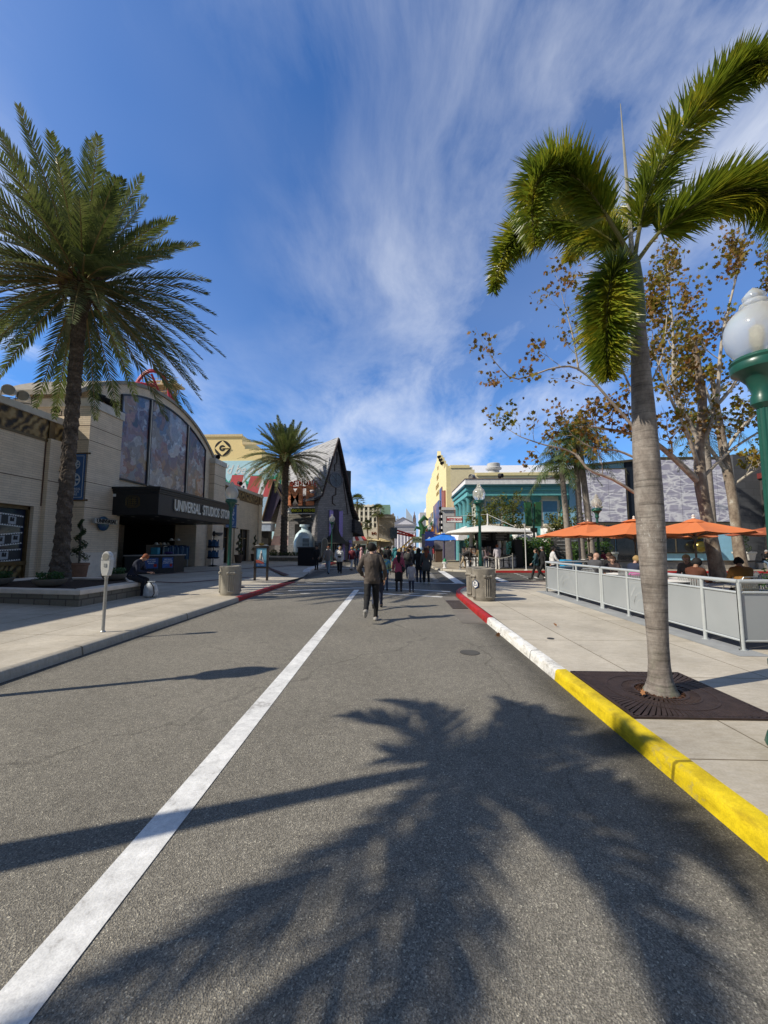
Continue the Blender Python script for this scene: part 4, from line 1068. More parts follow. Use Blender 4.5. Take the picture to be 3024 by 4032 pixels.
# red flowers and conifer behind the railing
fb = empty('poinsettia_bed',(7.0,7.3,.13),'bed of red flowers and dark leaves behind the near frosted panels','flower bed')
m_ = MB(); pts=[(rnd.uniform(6.1,8.9),rnd.uniform(6.75,7.7),.15+.55*rnd.random()) for _ in range(900)]; leaf_cloud(m_,pts,.15,flat=1); m_.build('leaves',fl_leaf,fb)
m_ = MB(); pts=[(rnd.uniform(6.1,8.9),rnd.uniform(6.7,7.7),.55+.2*rnd.random()) for _ in range(420)]; leaf_cloud(m_,pts,.15,flat=1.5); m_.build('red_flowers',M('poinsettia_red',(.5,.03,.025),.5),fb)
cf = empty('conifer_shrub',(8.55,8.75,.13),'upright feathery green conifer at the right edge behind the railing','shrub')
m_ = MB(); pts=[]
for i in range(4200):
    q=rnd.random(); a=rnd.uniform(0,2*PI); rr=(.50*(1-q)**.7+.06)*math.sqrt(rnd.random())*(1+.25*math.sin(5*a+9*q)); pts.append((8.62+rr*math.cos(a),8.75+rr*math.sin(a),.25+q*2.5))
leaf_cloud(m_,pts,.10,flat=.3); m_.build('foliage',leaf_mat('conifer_leaf',[(.012,.035,.01),(.03,.075,.02),(.07,.11,.03)]),cf); MB().bar((8.62,8.75,.13),(8.62,8.75,2.4),.04).build('stem',mt['lumen'],cf)

# ------------------------------------------------------------------ round snack kiosk on the far corner
kx,ky,kz = 7.05,30.6,.13
ks = empty('round_kiosk',(kx,ky,kz),'round open kiosk with a wide white disc canopy and film strip counter','kiosk')
m_ = MB(); m_.lathe([(.3,3.02),(2.0,2.96),(3.05,2.82),(3.3,2.74),(3.34,2.80),(3.1,2.95),(1.8,3.22),(.2,3.42),(0,3.45)],(kx,ky,0),48); m_.build('disc_canopy',mt['offwhite'],ks,smooth=True)
for a in (20,110,200,290): MB().bar((kx+1.5*math.cos(R(a)),ky+1.5*math.sin(R(a)),.13),(kx+1.5*math.cos(R(a)),ky+1.5*math.sin(R(a)),3.05),.13,12).build('column',mt['offwhite'],ks,smooth=True)
m_ = MB(); m_.bar((kx-.1,ky-.5,3.3),(kx-.1,ky-.5,4.3),.05); m_.bar((kx-.1,ky-.5,4.25),(kx+1.9,ky-.8,3.25),.02); m_.bar((kx-.1,ky-.5,4.25),(kx-2.2,ky-.8,4.1),.012); m_.build('mast',mt['white'],ks)
def film_counter_mat():
    t = NT('film_strip_counter')
    s = t.node('SeparateXYZ', _0=t.co)
    at_ = t.node('Math', operation='ARCTAN2', _0=s.outputs[1], _1=s.outputs[0])
    cmb = t.node('CombineXYZ', _0=at_.outputs[0], _1=s.outputs[2])
    br = t.node('TexBrick', _Vector=cmb.outputs[0], _Scale=1., _Mortar__Size=.03, _Brick__Width=.25, _Row__Height=.62, _Color1=(.62,.62,.6,1), _Color2=(.5,.5,.5,1), _Mortar=(.012,.012,.012,1), offset=0.)
    br.inputs['Mortar Smooth'].default_value = 0.
    n = t.noise(3.2,4,.6,None,1.5)
    c = t.mix(.8, br.outputs[0], t.ramp(n,[(.42,(.05,.05,.05)),(.47,(1,1,1)),(.6,(1,1,1)),(.63,(.3,.3,.3))]),'MULTIPLY')
    sp_ = t.node('TexBrick', _Vector=cmb.outputs[0], _Scale=1., _Mortar__Size=.016, _Brick__Width=.05, _Row__Height=.5, _Color1=(.7,.7,.7,1), _Color2=(.7,.7,.7,1), _Mortar=(.01,.01,.01,1), offset=0.)
    zz_ = t.node('Math', operation='SUBTRACT', _0=s.outputs[2], _1=.47); ab = t.node('Math', operation='ABSOLUTE', _0=zz_.outputs[0])
    g1 = t.node('Math', operation='GREATER_THAN', _0=ab.outputs[0], _1=.34); g2 = t.node('Math', operation='GREATER_THAN', _0=ab.outputs[0], _1=.40)
    c = t.mix(g1.outputs[0], c, sp_.outputs[0]); c = t.mix(g2.outputs[0], c, (.012,.012,.012))
    return t.done(c,.5)
cb = MB(); cb.lathe([(2.0,.0),(2.05,.05),(2.05,.92)],(kx,ky,.13),60); cb.build('counter_front',film_counter_mat(),ks,smooth=True)
MB().lathe([(2.15,.92),(2.17,.96),(2.15,1.0),(1.2,1.0)],(kx,ky,.13),60).build('counter_top',M('counter_black',(.03,.03,.03),.3),ks,smooth=True)
m_ = MB()
for a in range(160,300,11):
    m_.obox((kx+1.85*math.cos(R(a)),ky+1.85*math.sin(R(a)),1.38),.34,.3,.5+.25*math.sin(a),rz=R(a))
m_.build('goods_tier',painterly_mat('kiosk_goods',[(.05,.05,.05),(.3,.3,.28),(.02,.02,.02),(.25,.12,.06),(.12,.12,.13)],2.5),ks)
for dx in (-.9,.9):
    mb_ = MB(); mb_.obox((kx-.1+dx*.75,ky-1.75,2.45),1.2,.08,.55); bo = mb_.build('menu_board',mt['black2'],ks)
    m_ = MB()
    for k in range(4): m_.obox((kx-.1+dx*.75-.1*(k%2),ky-1.80,2.62-.11*k),.8-.2*(k%2),.01,.03)
    m_.build('menu_text',M('menu_grey',(.3,.3,.3),.5),bo)
MB().lathe([(.8,0),(.8,2.9)],(kx,ky,.13),20).build('core_wall',mt['black2'],ks)
MB().box(9.0,9.6,30.2,31.0,.13,2.3).build('side_door',mt['black'],ks)
# rope stanchions at the kiosk
for i,(x,y,h_) in enumerate(((4.35,27.5,1.1),(6.0,27.6,1.1),(8.05,27.6,1.1),(8.75,26.9,3.1))):
    lab = ('slim grey post left of the bent man at the kiosk','slim grey rope post right of the bent man at the kiosk','slim grey rope post right of the customer in white trousers','tall slim white pole in front of the right side of the kiosk')[i]
    s_ = empty('rope_post',(x,y,.13),lab,'post'); MB().lathe([(.14,0),(.14,.02),(.035,.04),(.035,h_),(.05,h_+.02),(.0,h_+.05)],(x,y,.13),12).build('post',mt['steel'] if h_<2 else mt['white'],s_,smooth=True)
tag(MB().tube([(6.0+2.05*i/10,27.6,1.12-.22*math.sin(PI*i/10)) for i in range(11)],.02,6).build('rope',M('pale_rope',(.5,.48,.42),.8)),'pale rope sagging between two slim posts before the kiosk counter','rope')
# hydrant
hy = empty('fire_hydrant',(3.5,29.3,.13),'white fire hydrant with a green bonnet on the far corner','fire hydrant')
MB().lathe([(.17,0),(.17,.05),(.11,.07),(.11,.42),(.15,.44),(.15,.48)],(3.5,29.3,.13),20).build('barrel',mt['white'],hy,smooth=True)
MB().lathe([(.13,.48),(.13,.56),(.09,.66),(.03,.70),(.03,.76),(0,.76)],(3.5,29.3,.13),20).build('bonnet',M('hydrant_green',(.03,.27,.12),.4),hy,smooth=True)
for sx,sy,q in ((1,0,.07),(-1,0,.07),(0,-1,.09)): MB().bar((3.5,29.3,.51),(3.5+sx*.2,29.3+sy*.2,.51),q,12).build('outlet',mt['white'],hy)

# hedges behind the kiosk
hedge_leaf = leaf_mat('hedge_leaf',[(.015,.05,.012),(.05,.12,.02),(.12,.2,.04)])
def hedge(x0,x1,y0,y1,z0,z1,label,n,size=.2):
    r = empty('hedge',((x0+x1)/2,(y0+y1)/2,.13),label,'hedge')
    m_ = MB(); leaf_cloud(m_,[(rnd.uniform(x0,x1),rnd.uniform(y0,y1),z0+(z1-z0)*rnd.random()**.8) for _ in range(n)],size,flat=.3); m_.build('foliage',hedge_leaf,r)
    MB().box(x0+.25,x1-.25,y0+.25,y1-.25,.13,z0+(z1-z0)*.6).build('inner_mass',leaf_dark,r)
hedge(9.4,12.8,32.2,33.8,.4,2.5,'lush green hedge right of the round kiosk',1900)
hedge(5.9,8.8,33.2,34.8,.9,2.5,'green hedge seen through the round kiosk',1300)
hedge(13.4,16.4,30.2,31.4,.3,2.1,'green hedge behind the palm trunks in front of the blue building',1500)

# ------------------------------------------------------------------ teal and cream corner building
tb = empty('teal_building',(6.8,38,.13),'two storey cream building with teal cornice, pilasters and blue blank windows','building')
teal = M('teal_paint',(.11,.38,.40),.5,.1); creamw = M('cream_stucco',(.80,.73,.60),.8,.08); blnk = M('blank_window_blue',(.12,.30,.47),.35,.08)
x0,x1,y0,y1 = 7.6,16.5,38.6,47
m_ = MB(); m_.box(x0,x1,y0,y1,.1,7.2); m_.build('wall',creamw,tb)
MB().box(x0-.95,x1+.1,y0-.95,y1,7.25,7.62).build('cornice',teal,tb); MB().box(x0-.8,x1+.1,y0-.8,y1,6.75,7.25).build('frieze',M('teal_light',(.15,.46,.47),.5),tb)
MB().box(x0-1.1,x1+.1,y0-1.1,y1,7.62,7.82).build('dark_gutter',M('teal_dark',(.02,.085,.10),.5),tb); MB().box(x0-1.0,x1+.1,y0-1.0,y1,7.82,8.35).build('parapet',M('parapet_white',(.85,.83,.82),.7),tb)
MB().box(x0-1.05,x1+.1,y0-1.05,y1,8.35,8.42).build('coping',M('coping_mauve',(.16,.11,.11),.7),tb)
for k in range(4):
    xx = x0+.5+2.78*k
    m_ = MB(); m_.box(xx-.34,xx+.34,y0-.22,y0,3.4,6.75); m_.box(xx-.5,xx+.5,y0-.28,y0,6.35,6.75); m_.box(xx-.5,xx+.5,y0-.3,y0,.1,1.0); m_.box(xx-.36,xx+.36,y0-.2,y0,1.0,3.4); m_.build('pilaster',teal,tb)
    if k<3:
        wx = xx+1.39
        f = MB(); f.box(wx-.86,wx+.86,y0-.10,y0,3.75,6.45); fo = f.build('window_surround',creamw,tb)
        MB().box(wx-.70,wx+.70,y0-.13,y0-.101,4.02,6.25).build('window_panel',blnk,fo)
        MB().box(wx-.66,wx+.66,y0-.2,y0-.101,3.85,3.98).build('sill',creamw,fo)
        a_ = MB(); n = 8; vs=[]
        for i in range(n+1):
            th = PI/2*i/n; vs += [(wx-1.05,y0-.05-1.15*math.sin(th),2.2+1.35*math.cos(th)),(wx+1.05,y0-.05-1.15*math.sin(th),2.2+1.35*math.cos(th))]
        a_.add(vs,[(2*i,2*i+1,2*i+3,2*i+2) for i in range(n)])
        for sx in (-1.05,1.05): a_.poly([(wx+sx,y0-.05,2.2)]+[(wx+sx,y0-.05-1.15*math.sin(PI/2*i/n),2.2+1.35*math.cos(PI/2*i/n)) for i in range(n+1)])
        for s_ in (-.7,-.35,0,.35,.7): a_.tube([(wx+s_,y0-.05-1.165*math.sin(PI/2*i/n),2.2+1.365*math.cos(PI/2*i/n)) for i in range(n+1)],.025,5)
        a_.build('barrel_awning',M('awning_white',(.82,.81,.80),.7),tb)
        MB().box(wx-.9,wx+.9,y0-.06,y0+.0,.13,2.9).build('shop_front',mt['glass_dark'],tb)
# columned west side
for k in range(4):
    yy = y0+.4+2.5*k; m_ = MB(); m_.lathe([(.34,3.5),(.3,3.7),(.26,6.3),(.36,6.5),(.36,6.75)],(x0-.4,yy,0),16); m_.build('column',M('teal_column',(.10,.30,.33),.5),tb,smooth=True)
    MB().lathe([(.36,.1),(.3,.3),(.28,3.0),(.36,3.1)],(x0-.4,yy,0),16).build('column',M('teal_column',(.10,.30,.33),.5),tb,smooth=True)
m_ = MB(); n=8; vs=[]
for i in range(n+1):
    th=PI/2*i/n; vs += [(x0-.1-1.5*math.sin(th),y0+.3,2.4+1.5*math.cos(th)),(x0-.1-1.5*math.sin(th),y0+6.5,2.4+1.5*math.cos(th))]
m_.add(vs,[(2*i,2*i+1,2*i+3,2*i+2) for i in range(n)]); m_.poly([(x0-.1,y0+.3,2.4)]+[vs[2*i] for i in range(n+1)])
for yy in (1.2,2.4,3.6): m_.tube([(x0-.1-1.52*math.sin(PI/2*i/n),y0+yy,2.4+1.52*math.cos(PI/2*i/n)) for i in range(n+1)],.03,5)
m_.build('barrel_awning',M('awning_white',(.82,.81,.80),.7),tb)
fl2 = M('grey_lamp_metal',(.35,.34,.32),.4)
for i,(x,y) in enumerate(((7.6,39.2),(8.0,40.5),(8.2,42))):
    floodlight((x,y,8.42),(-.8,-.5,-.1),('grey floodlight at the front corner of the teal building roof','grey floodlight second from the corner of the teal building roof','grey floodlight third from the corner of the teal building roof')[i],fl2,.3,.5)
floodlight((10.3,38.4,8.42),(-.6,.8,0),'small black floodlight standing up on the teal building roof edge',mt['black2'],.26,.4)
# projecting sign on the teal building
sg = empty('projecting_sign',(5.9,41.5,4.4),'projecting white shop sign with red lettering on the teal building','sign')
MB().box(5.2,6.9,41.4,41.6,4.3,5.0).build('sign_board',M('sign_dark_red',(.12,.03,.03),.6),sg); MB().box(5.26,6.84,41.37,41.63,4.36,4.94).build('sign_face',mt['white'],sg)
MB().text('BETTY BOOP',(6.05,41.365,4.65),(1,0,0),(0,0,1),.36,.02,.008,sx=.78).build('sign_lettering',M('sign_red',(.5,.03,.03),.5),sg)
MB().bar((6.9,41.5,4.65),(7.6,41.5,4.65),.05).build('bracket',mt['black2'],sg)

# green banner fixture on its post
gb = empty('green_signal_post',(12.0,34.5,.13),'tall post carrying a pair of dark green folded panels between the teal windows','post')
gm = M('signal_green',(.03,.11,.045),.5); MB().bar((12.0,34.5,.13),(12.0,34.5,5.6),.09,10).build('post',mt['green_iron'],gb)
for sx in (-1,1):
    MB().prism([(12+sx*.14,34.4,3.55),(12+sx*.62,34.4,3.55),(12+sx*.72,34.4,5.7),(12+sx*.20,34.4,5.7)][::sx],(0,.35,0)).build('folded_panel',gm,gb)
m_ = MB()
for z in (3.9,5.3): m_.box(11.8,12.2,34.45,34.6,z,z+.25)
m_.build('clamp',mt['bronze'],gb)
MB().box(11.75,12.25,34.3,34.7,3.0,3.4).build('control_box',M('olive_metal',(.10,.09,.05),.5),gb)

# grey wall board with menu lines
mbd = empty('menu_wall',(15,33.2,.13),'low dark slatted board wall with a bench ledge behind the left parasol','wall')
m_ = MB()
for k in range(12): m_.box(12.9,17.2,33.1,33.2,.7+.2*k,.7+.2*k+.185)
m_.build('slat_panel',M('slate_boards',(.10,.095,.09),.7),mbd); MB().box(12.7,12.9,33.05,33.25,.13,3.3).build('post',M('tan_post',(.22,.17,.10),.7),mbd); MB().box(12.7,17.4,32.9,33.3,.45,.65).build('ledge',mt['lumen'],mbd)
m_ = MB()
for k in range(5): m_.box(13.4,14.5+.5*(k%3),33.07,33.095,2.5-.3*k,2.55-.3*k)
m_.build('board_text',M('chalk_grey',(.4,.4,.4),.7),mbd)

# ------------------------------------------------------------------ pale yellow theatre
ytm = empty('yellow_theatre',(8,60,.13),'pale yellow stepped theatre with long poster panels facing the street','building')
yel = M('pale_yellow_stucco',(.86,.74,.40),.8,.07); yel2 = M('cream_yellow_stucco',(.86,.75,.48),.8,.07); rose = M('dusty_rose',(.33,.13,.12),.8)
prof = [(55.4,0),(55.4,13.4),(58.2,13.4),(58.2,14.3),(60,14.3),(60,15.2),(62,15.2),(62,16.2),(64.2,16.2),(64.2,17.1),(66.2,17.1),(67.4,18.6),(68.6,17.1),(72,17.1),(72,16.6),(79,16.6),(79,16.1),(83,16.1),(83,15.4),(90,15.4),(90,14.6),(96,14.6),(96,0)]
m_ = MB(); m_.prism([(7.0,y,z+.1) for y,z in prof][::-1],(.6,0,0)); m_.build('street_facade',yel,ytm)
sp_ = [(7.6,0),(7.6,13.5),(10.35,13.5),(10.35,13.15),(10.8,13.15),(10.8,12.8),(11.1,12.8),(11.1,12.35),(30,12.35),(30,0)]
m_ = MB(); m_.prism([(x,55.4,z+.1) for x,z in sp_],(0,.6,0)); m_.build('side_wall',yel2,ytm)
m_ = MB(); m_.box(11.3,30,55.25,55.39,12.0,12.37); m_.box(7.6,10.4,55.3,55.39,13.15,13.5); m_.build('side_moulding',yel,ytm)
m_ = MB()
for k in range(3): m_.box(8.0+.9*k,8.6+.9*k,55.15,55.39,3.5,9.6-.3*k)
m_.build('rose_pilaster',rose,ytm)
m_ = MB(); m_.box(6.7,7,56.2,58,3.8,10); m_.box(6.75,7,59,59.6,3.8,10.4); m_.build('rose_pilaster',rose,ytm)
for i,(a,b,z0_,z1_) in enumerate(((60.2,63.6,4.4,11.2),(64.5,75,4.2,9.6),(77,81.5,4.2,8.7),(83,88,4.2,8.2))):
    MB().box(6.85,6.99,a,b,z0_,z1_).build('poster_panel',painterly_mat('poster_panel_paint',[(.03,.04,.16),(.02,.03,.10),(.05,.08,.28),(.35,.12,.05),(.03,.04,.18),(.5,.33,.08)] if i<2 else [(.35,.28,.08),(.12,.1,.1),(.4,.25,.05)],.12,i*2.1),ytm)
for i,(tx,yy,z,s_) in enumerate((('THE',66.5,15.4,.8),('LOST',67,13.9,1.3),('PICTURES',68,12.4,1.1),('& WORKS',67.5,11.1,.9))):
    MB().text(tx,(6.99,yy,z),(0,-1,0),(0,0,1),s_,.05,.01).build('facade_lettering',M('faded_ochre',(.38,.28,.12),.8),ytm)
m_ = MB(); m_.box(5.9,6.99,60,95,3.2,3.7); m_.build('street_canopy',M('orange_canopy',(.60,.27,.06),.6),ytm)
m_ = MB(); m_.box(5.7,6.99,60,95,2.75,3.2); m_.build('canopy_trim',M('green_trim',(.08,.28,.18),.6),ytm)
for k in range(8): MB().box(6.6,6.99,60.5+4.4*k,61+4.4*k,.1,2.75).build('shopfront_pier',M('lilac_pier',(.42,.36,.45),.7),ytm)
for i,(y,z) in enumerate(((59.2,14.35),(61.2,15.3),(63.3,16.3))):
    floodlight((6.9,y,z),(-.8,-.4,-.4),('dark floodlight on the lowest step of the yellow theatre roofline','dark floodlight on the middle step of the yellow theatre roofline','dark floodlight on the upper step of the yellow theatre roofline')[i],mt['black2'],.26,.5)
# white soundstage roof behind
ss = empty('soundstage',(20,66,.13),'white roofed soundstage behind the yellow theatre','building')
m_ = MB(); m_.prism([(7.8,60,12),(7.8,70,16.6),(7.8,80,12)],(60,0,0)); m_.build('roof',M('white_roof_sheet',(.72,.73,.76),.45,.05),ss); MB().box(7.8,67.8,60.2,79.8,.1,12).build('wall',yel2,ss)
vt = empty('roof_vent',(15.6,62,13.3),'round white ventilator on the soundstage roof','roof vent')
m_ = MB(); m_.lathe([(.9,-1),(.9,.25),(1.25,.4),(1.3,.6),(1.05,.75),(1.05,1.3),(.95,1.4),(0,1.42)],(15.6,62.5,13.9),24); m_.build('vent_drum',M('vent_white',(.5,.5,.5),.5),vt,smooth=True); MB().box(14.6,16.6,61.5,63.5,12.5,13.4).build('vent_curb',mt['white'],vt)
# grey construction wall with blue trim
cw = empty('construction_wall',(6,47.5,.13),'grey lilac construction hoarding with blue edge strips below the yellow theatre','hoarding')
hm = M('hoarding_lilac_grey',(.22,.20,.23),.7); 
for k in range(4): MB().box(2.9+1.35*k,4.2+1.35*k,47.4,47.5,.13,3.2).build('hoarding_panel',hm,cw); MB().box(4.2+1.35*k,4.25+1.35*k,47.36,47.5,.13,3.2).build('edge_strip',M('strip_blue',(.03,.03,.22),.6),cw)
MB().box(2.85,8.3,47.36,47.52,3.2,3.28).build('top_strip',M('strip_blue',(.03,.03,.22),.6),cw)
# stack of grey stone pier with lights near the theatre corner
sp2 = empty('stone_pier',(6.6,52.5,.13),'pale grey stone pier with black stage lights beside the theatre','pier')
m_ = MB(); m_.box(6.0,7.6,52,54,.1,6.7); m_.build('pier_body',brick_mat('grey_ashlar',(.72,.71,.68),(.62,.61,.59),(.5,.5,.48),1.1,.6),sp2); MB().box(5.85,7.75,51.8,54.2,6.7,7.05).build('pier_cap',mt['white'],sp2)
m_ = MB()
for k in range(6): m_.obox((5.75,52.1,3.2+.75*k),.34,.4,.4,rz=.4)
m_.bar((5.75,52.3,2.8),(5.75,52.3,8.0),.05); m_.build('light_truss',mt['black2'],sp2)

# ------------------------------------------------------------------ blue building with lilac panels
bb_ = empty('blue_building',(24,39,.13),'light blue building with big lilac panels of white streaks and a slanted roof edge','building')
sky_b = M('light_blue_wall',(.32,.62,.82),.6,.06)
def streak_mat():
    t = NT('lilac_streak_panel')
    s = t.node('SeparateXYZ', _0=t.co); cmb = t.node('CombineXYZ', _0=s.outputs[0], _1=s.outputs[2])
    wz = t.node('TexNoise', _Vector=cmb.outputs[0], _Scale=1.1, _Detail=3.)
    def layer(rot, loc):
        mp = t.node('Mapping', _Vector=cmb.outputs[0], _Rotation=(0,0,R(rot)), _Scale=(.40,1.25,1), _Location=loc)
        mx = t.node('MixRGB', _0=.10, _1=mp.outputs[0], _2=wz.outputs['Color'])
        v = t.node('TexVoronoi', _Vector=mx.outputs[0], _Scale=1.15, feature='DISTANCE_TO_EDGE')
        return t.ramp(v.outputs['Distance'],[(.0,1.),(.03,.7),(.065,0.)])
    n = t.noise(1.3,4,.6,cmb.outputs[0])
    msk = t.ramp(n,[(.34,0.),(.5,1.)])
    a = t.mix(1., layer(28,(0,0,0)), layer(-40,(3,1,0)), 'LIGHTEN'); a = t.mix(1., a, layer(75,(1,7,0)), 'LIGHTEN'); a = t.mix(1., a, msk, 'MULTIPLY')
    bs = t.ramp(t.noise(.9,5,.6,cmb.outputs[0]),[(.3,(.36,.35,.47)),(.7,(.55,.54,.66))])
    c = t.mix(a, bs, (.93,.94,.98))
    br = t.node('TexBrick', _Vector=cmb.outputs[0], _Scale=1., _Mortar__Size=.012, _Brick__Width=1.72, _Row__Height=1.72, _Color1=(1,1,1,1), _Color2=(.88,.88,.92,1), _Mortar=(.25,.25,.3,1), offset=0.)
    c = t.mix(1., c, br.outputs[0], 'MULTIPLY')
    return t.done(c,.4)
stk = streak_mat(); brz = M('panel_frame_bronze',(.10,.085,.06),.5); nv = M('recess_navy',(.012,.02,.035),.6)
m_ = MB(); m_.prism([(16.9,38.4,.1),(33,38.4,.1),(33,38.4,10.3),(25,38.4,10.3),(18.2,38.4,9.62),(16.4,38.4,8.9),(16.9,38.4,8.5)],(0,9,0)); m_.build('wall',sky_b,bb_)
m_ = MB(); m_.prism([(14.9,38.0,8.35),(14.9,38.0,8.52),(18.2,38.0,9.82),(25,38.0,10.5),(25,38.0,10.3),(18.2,38.0,9.62)],(0,9,0)); m_.box(25,33.2,38.0,47,10.3,10.5); m_.build('roof_edge',brz,bb_)
for a,b,z0_,z1_ in ((17.95,22.2,4.15,9.3),(25.6,32.1,4.15,10.2)):
    f = MB(); f.box(a-.2,b+.2,38.05,38.39,z0_-.3,z1_+.12); fo = f.build('panel_frame',brz,bb_); MB().box(a,b,38.0,38.049,z0_,z1_).build('streak_panel',stk,fo)
MB().box(22.4,25.4,38.2,38.39,3.6,10.2).build('recess',nv,bb_)
MB().box(32.2,36,37.6,46,.1,10.6).build('dark_tile_pier',brick_mat('grey_tile',(.10,.105,.115),(.085,.09,.10),(.05,.05,.055),1.3,.65),bb_)
for a,b in ((18.2,20.9),(24.0,29.4)):
    f = MB(); f.box(a-.12,b+.12,38.2,38.39,1.1,3.7); fo = f.build('shop_window',brz,bb_); MB().box(a,b,38.15,38.199,1.2,3.6).build('pane',mt['glass_dark'],fo)
    m_ = MB(); m_.box((a+b)/2-.05,(a+b)/2+.05,38.1,38.149,1.2,3.6); m_.build('mullion',brz,fo)
MB().box(21.2,23.6,38.25,38.39,.13,3.5).build('shop_window',mt['glass_dark'],bb_)
gt = M('dull_gold_ball',(.22,.18,.05),.25,metal=.8)
gbs = empty('gold_ornament',(28.3,37.6,1.2),'stack of two shiny gold bulbous ornaments in the blue shop window','ornament'); MB().ball((28.3,37.6,2.9),(.85,.5,.5),20,10).build('upper_bulb',gt,gbs,smooth=True); MB().ball((28.6,37.6,1.75),(.65,.5,.55),20,10).build('lower_bulb',gt,gbs,smooth=True)
rb = empty('red_awning_building',(36,36,.13),'dark building with red cloth banners at the far right','building')
MB().box(34.5,60,36,46,.1,8.2).build('wall',M('dark_brick_plain',(.06,.055,.055),.8),rb); MB().box(34.3,60,35.6,46,8.2,8.7).build('cornice',M('dark_red_trim',(.16,.03,.03),.6),rb)
for k in range(3): MB().box(35.2+2.6*k,36.8+2.6*k,35.7,35.9,3.6,7.4).build('red_banner',M('red_banner_cloth',(.5,.05,.045),.7),rb)
tag(MB().box(38,54,58,66,.1,15).build('distant_block',yel2),'pale yellow blank block rising behind the red banner building','building')
# white urn planters with topiary in front of the blue building
for i,(x,y,lab) in enumerate(((17.7,33.5,'white round urn with a tiered topiary in front of the blue shop windows'),(31.3,36.2,'white urn with a bushy topiary at the dark tile pier'))):
    r = empty('urn_planter',(x,y,.13),lab,'planter')
    MB().lathe([(.55,0),(.62,.1),(.78,.95),(.86,1.02),(.86,1.16),(.74,1.16),(.7,1.0)],(x,y,.13),26).build('urn',mt['offwhite'],r,smooth=True)
    pts=[]
    for k,(zz_,q) in enumerate(((1.5,.55),(2.3,.42),(2.95,.3))):
        for _ in range(330):
            v = Vector((rnd.gauss(0,1),rnd.gauss(0,1),rnd.gauss(0,1))).normalized()*q*rnd.uniform(.8,1); pts.append((x+v.x,y+v.y,.13+zz_+v.z*.8))
    m_ = MB(); leaf_cloud(m_,pts,.12); m_.build('topiary',leaf_dark,r); MB().bar((x,y,1.1),(x,y,3.0),.04).build('stem',mt['lumen'],r)
# lawn strip
tag(MB().poly([(12.5,29.4,.136),(24,29.4,.136),(24,32.6,.136),(12.5,32.6,.136)]).build('lawn',M('lawn_green',(.10,.12,.03),.9,.35,5)),kind='structure')
# long low planter wall along the cross street
lw = empty('low_wall',(20,27.6,.13),'long low pale wall with dark cap across the street from the terrace','wall')
MB().box(14,40,29.0,29.35,.13,.65).build('wall_body',M('pale_low_wall',(.36,.33,.29),.8),lw); MB().box(13.9,40,28.9,29.4,.65,.74).build('wall_cap',mt['lumen'],lw)

# ------------------------------------------------------------------ stone house with the steep gable, and its annex
hs_ = empty('stone_house',(-8,46,.15),'grey stone fairy tale house with a very steep gable and sunlit shingle roof','building')
grey_st = brick_mat('grey_rubble_stone',(.34,.325,.325),(.25,.24,.245),(.17,.17,.175),.55,.22,mort=.02,bump=.7)
pale_st = brick_mat('pale_lilac_stone',(.85,.78,.70),(.74,.67,.62),(.62,.56,.52),.6,.24,mort=.02,bump=.6)
pink_st = brick_mat('pink_footing_stone',(.66,.47,.46),(.56,.41,.41),(.5,.4,.4),.6,.24,mort=.02,bump=.6)
shing = brick_mat('grey_shingles',(.50,.50,.51),(.38,.38,.40),(.22,.22,.23),.45,.24,mort=.03,bump=.8)
dshing = brick_mat('dark_shingles',(.09,.085,.09),(.06,.058,.06),(.03,.03,.03),.45,.22,mort=.03,bump=.8)
trim = M('dark_brown_barge',(.055,.035,.032),.7); purple = M('purple_shutter',(.33,.26,.62),.6); plum = M('dark_plum',(.05,.04,.075),.7)
# tall gable: local axes, u along the front, n towards the crossing
C0 = Vector((-7.55,46.2,.15)); ud = Vector((math.cos(R(42)),math.sin(R(42)),0)); nd = Vector((ud.y,-ud.x,0)); Zv = Vector((0,0,1))
W_ = lambda u,v,z: C0 + ud*u + nd*v + Zv*z
gab = [(-2.55,0),(-2.45,6.5),(-2.0,7.6),(-1.55,9.0),(-.55,12.6),(0,14.3),(.45,12.6),(1.3,9.2),(2.1,6.2),(2.6,4.8),(2.5,0)]
m_ = MB(); m_.prism([W_(u,0,z) for u,z in gab], -nd*9); m_.build('gable_wall',grey_st,hs_)
m_ = MB()
rp = [(-3.2,7.0),(-2.2,7.5),(-.75,12.4),(0,14.75)]
for (u0,z0_),(u1,z1_) in zip(rp,rp[1:]): m_.prism([W_(u0,.45,z0_),W_(u1,.45,z1_),W_(u1,.45,z1_+.25),W_(u0,.45,z0_+.22)], -nd*12)
m_.build('roof_slope',shing,hs_)
rp2 = [(0,14.75),(.6,12.6),(1.5,9.2),(2.35,6.2),(3.1,4.9)]
m_ = MB()
for (u0,z0_),(u1,z1_) in zip(rp2,rp2[1:]): m_.prism([W_(u0,.45,z0_),W_(u1,.45,z1_),W_(u1,.45,z1_+.25),W_(u0,.45,z0_+.22)], -nd*12)
m_.build('roof_slope',dshing,hs_)
for rr in (rp,rp2):
    m_ = MB(); m_.tube([W_(u,.5,z+.05) for u,z in rr],.13,6); m_.build('bargeboard',trim,hs_)
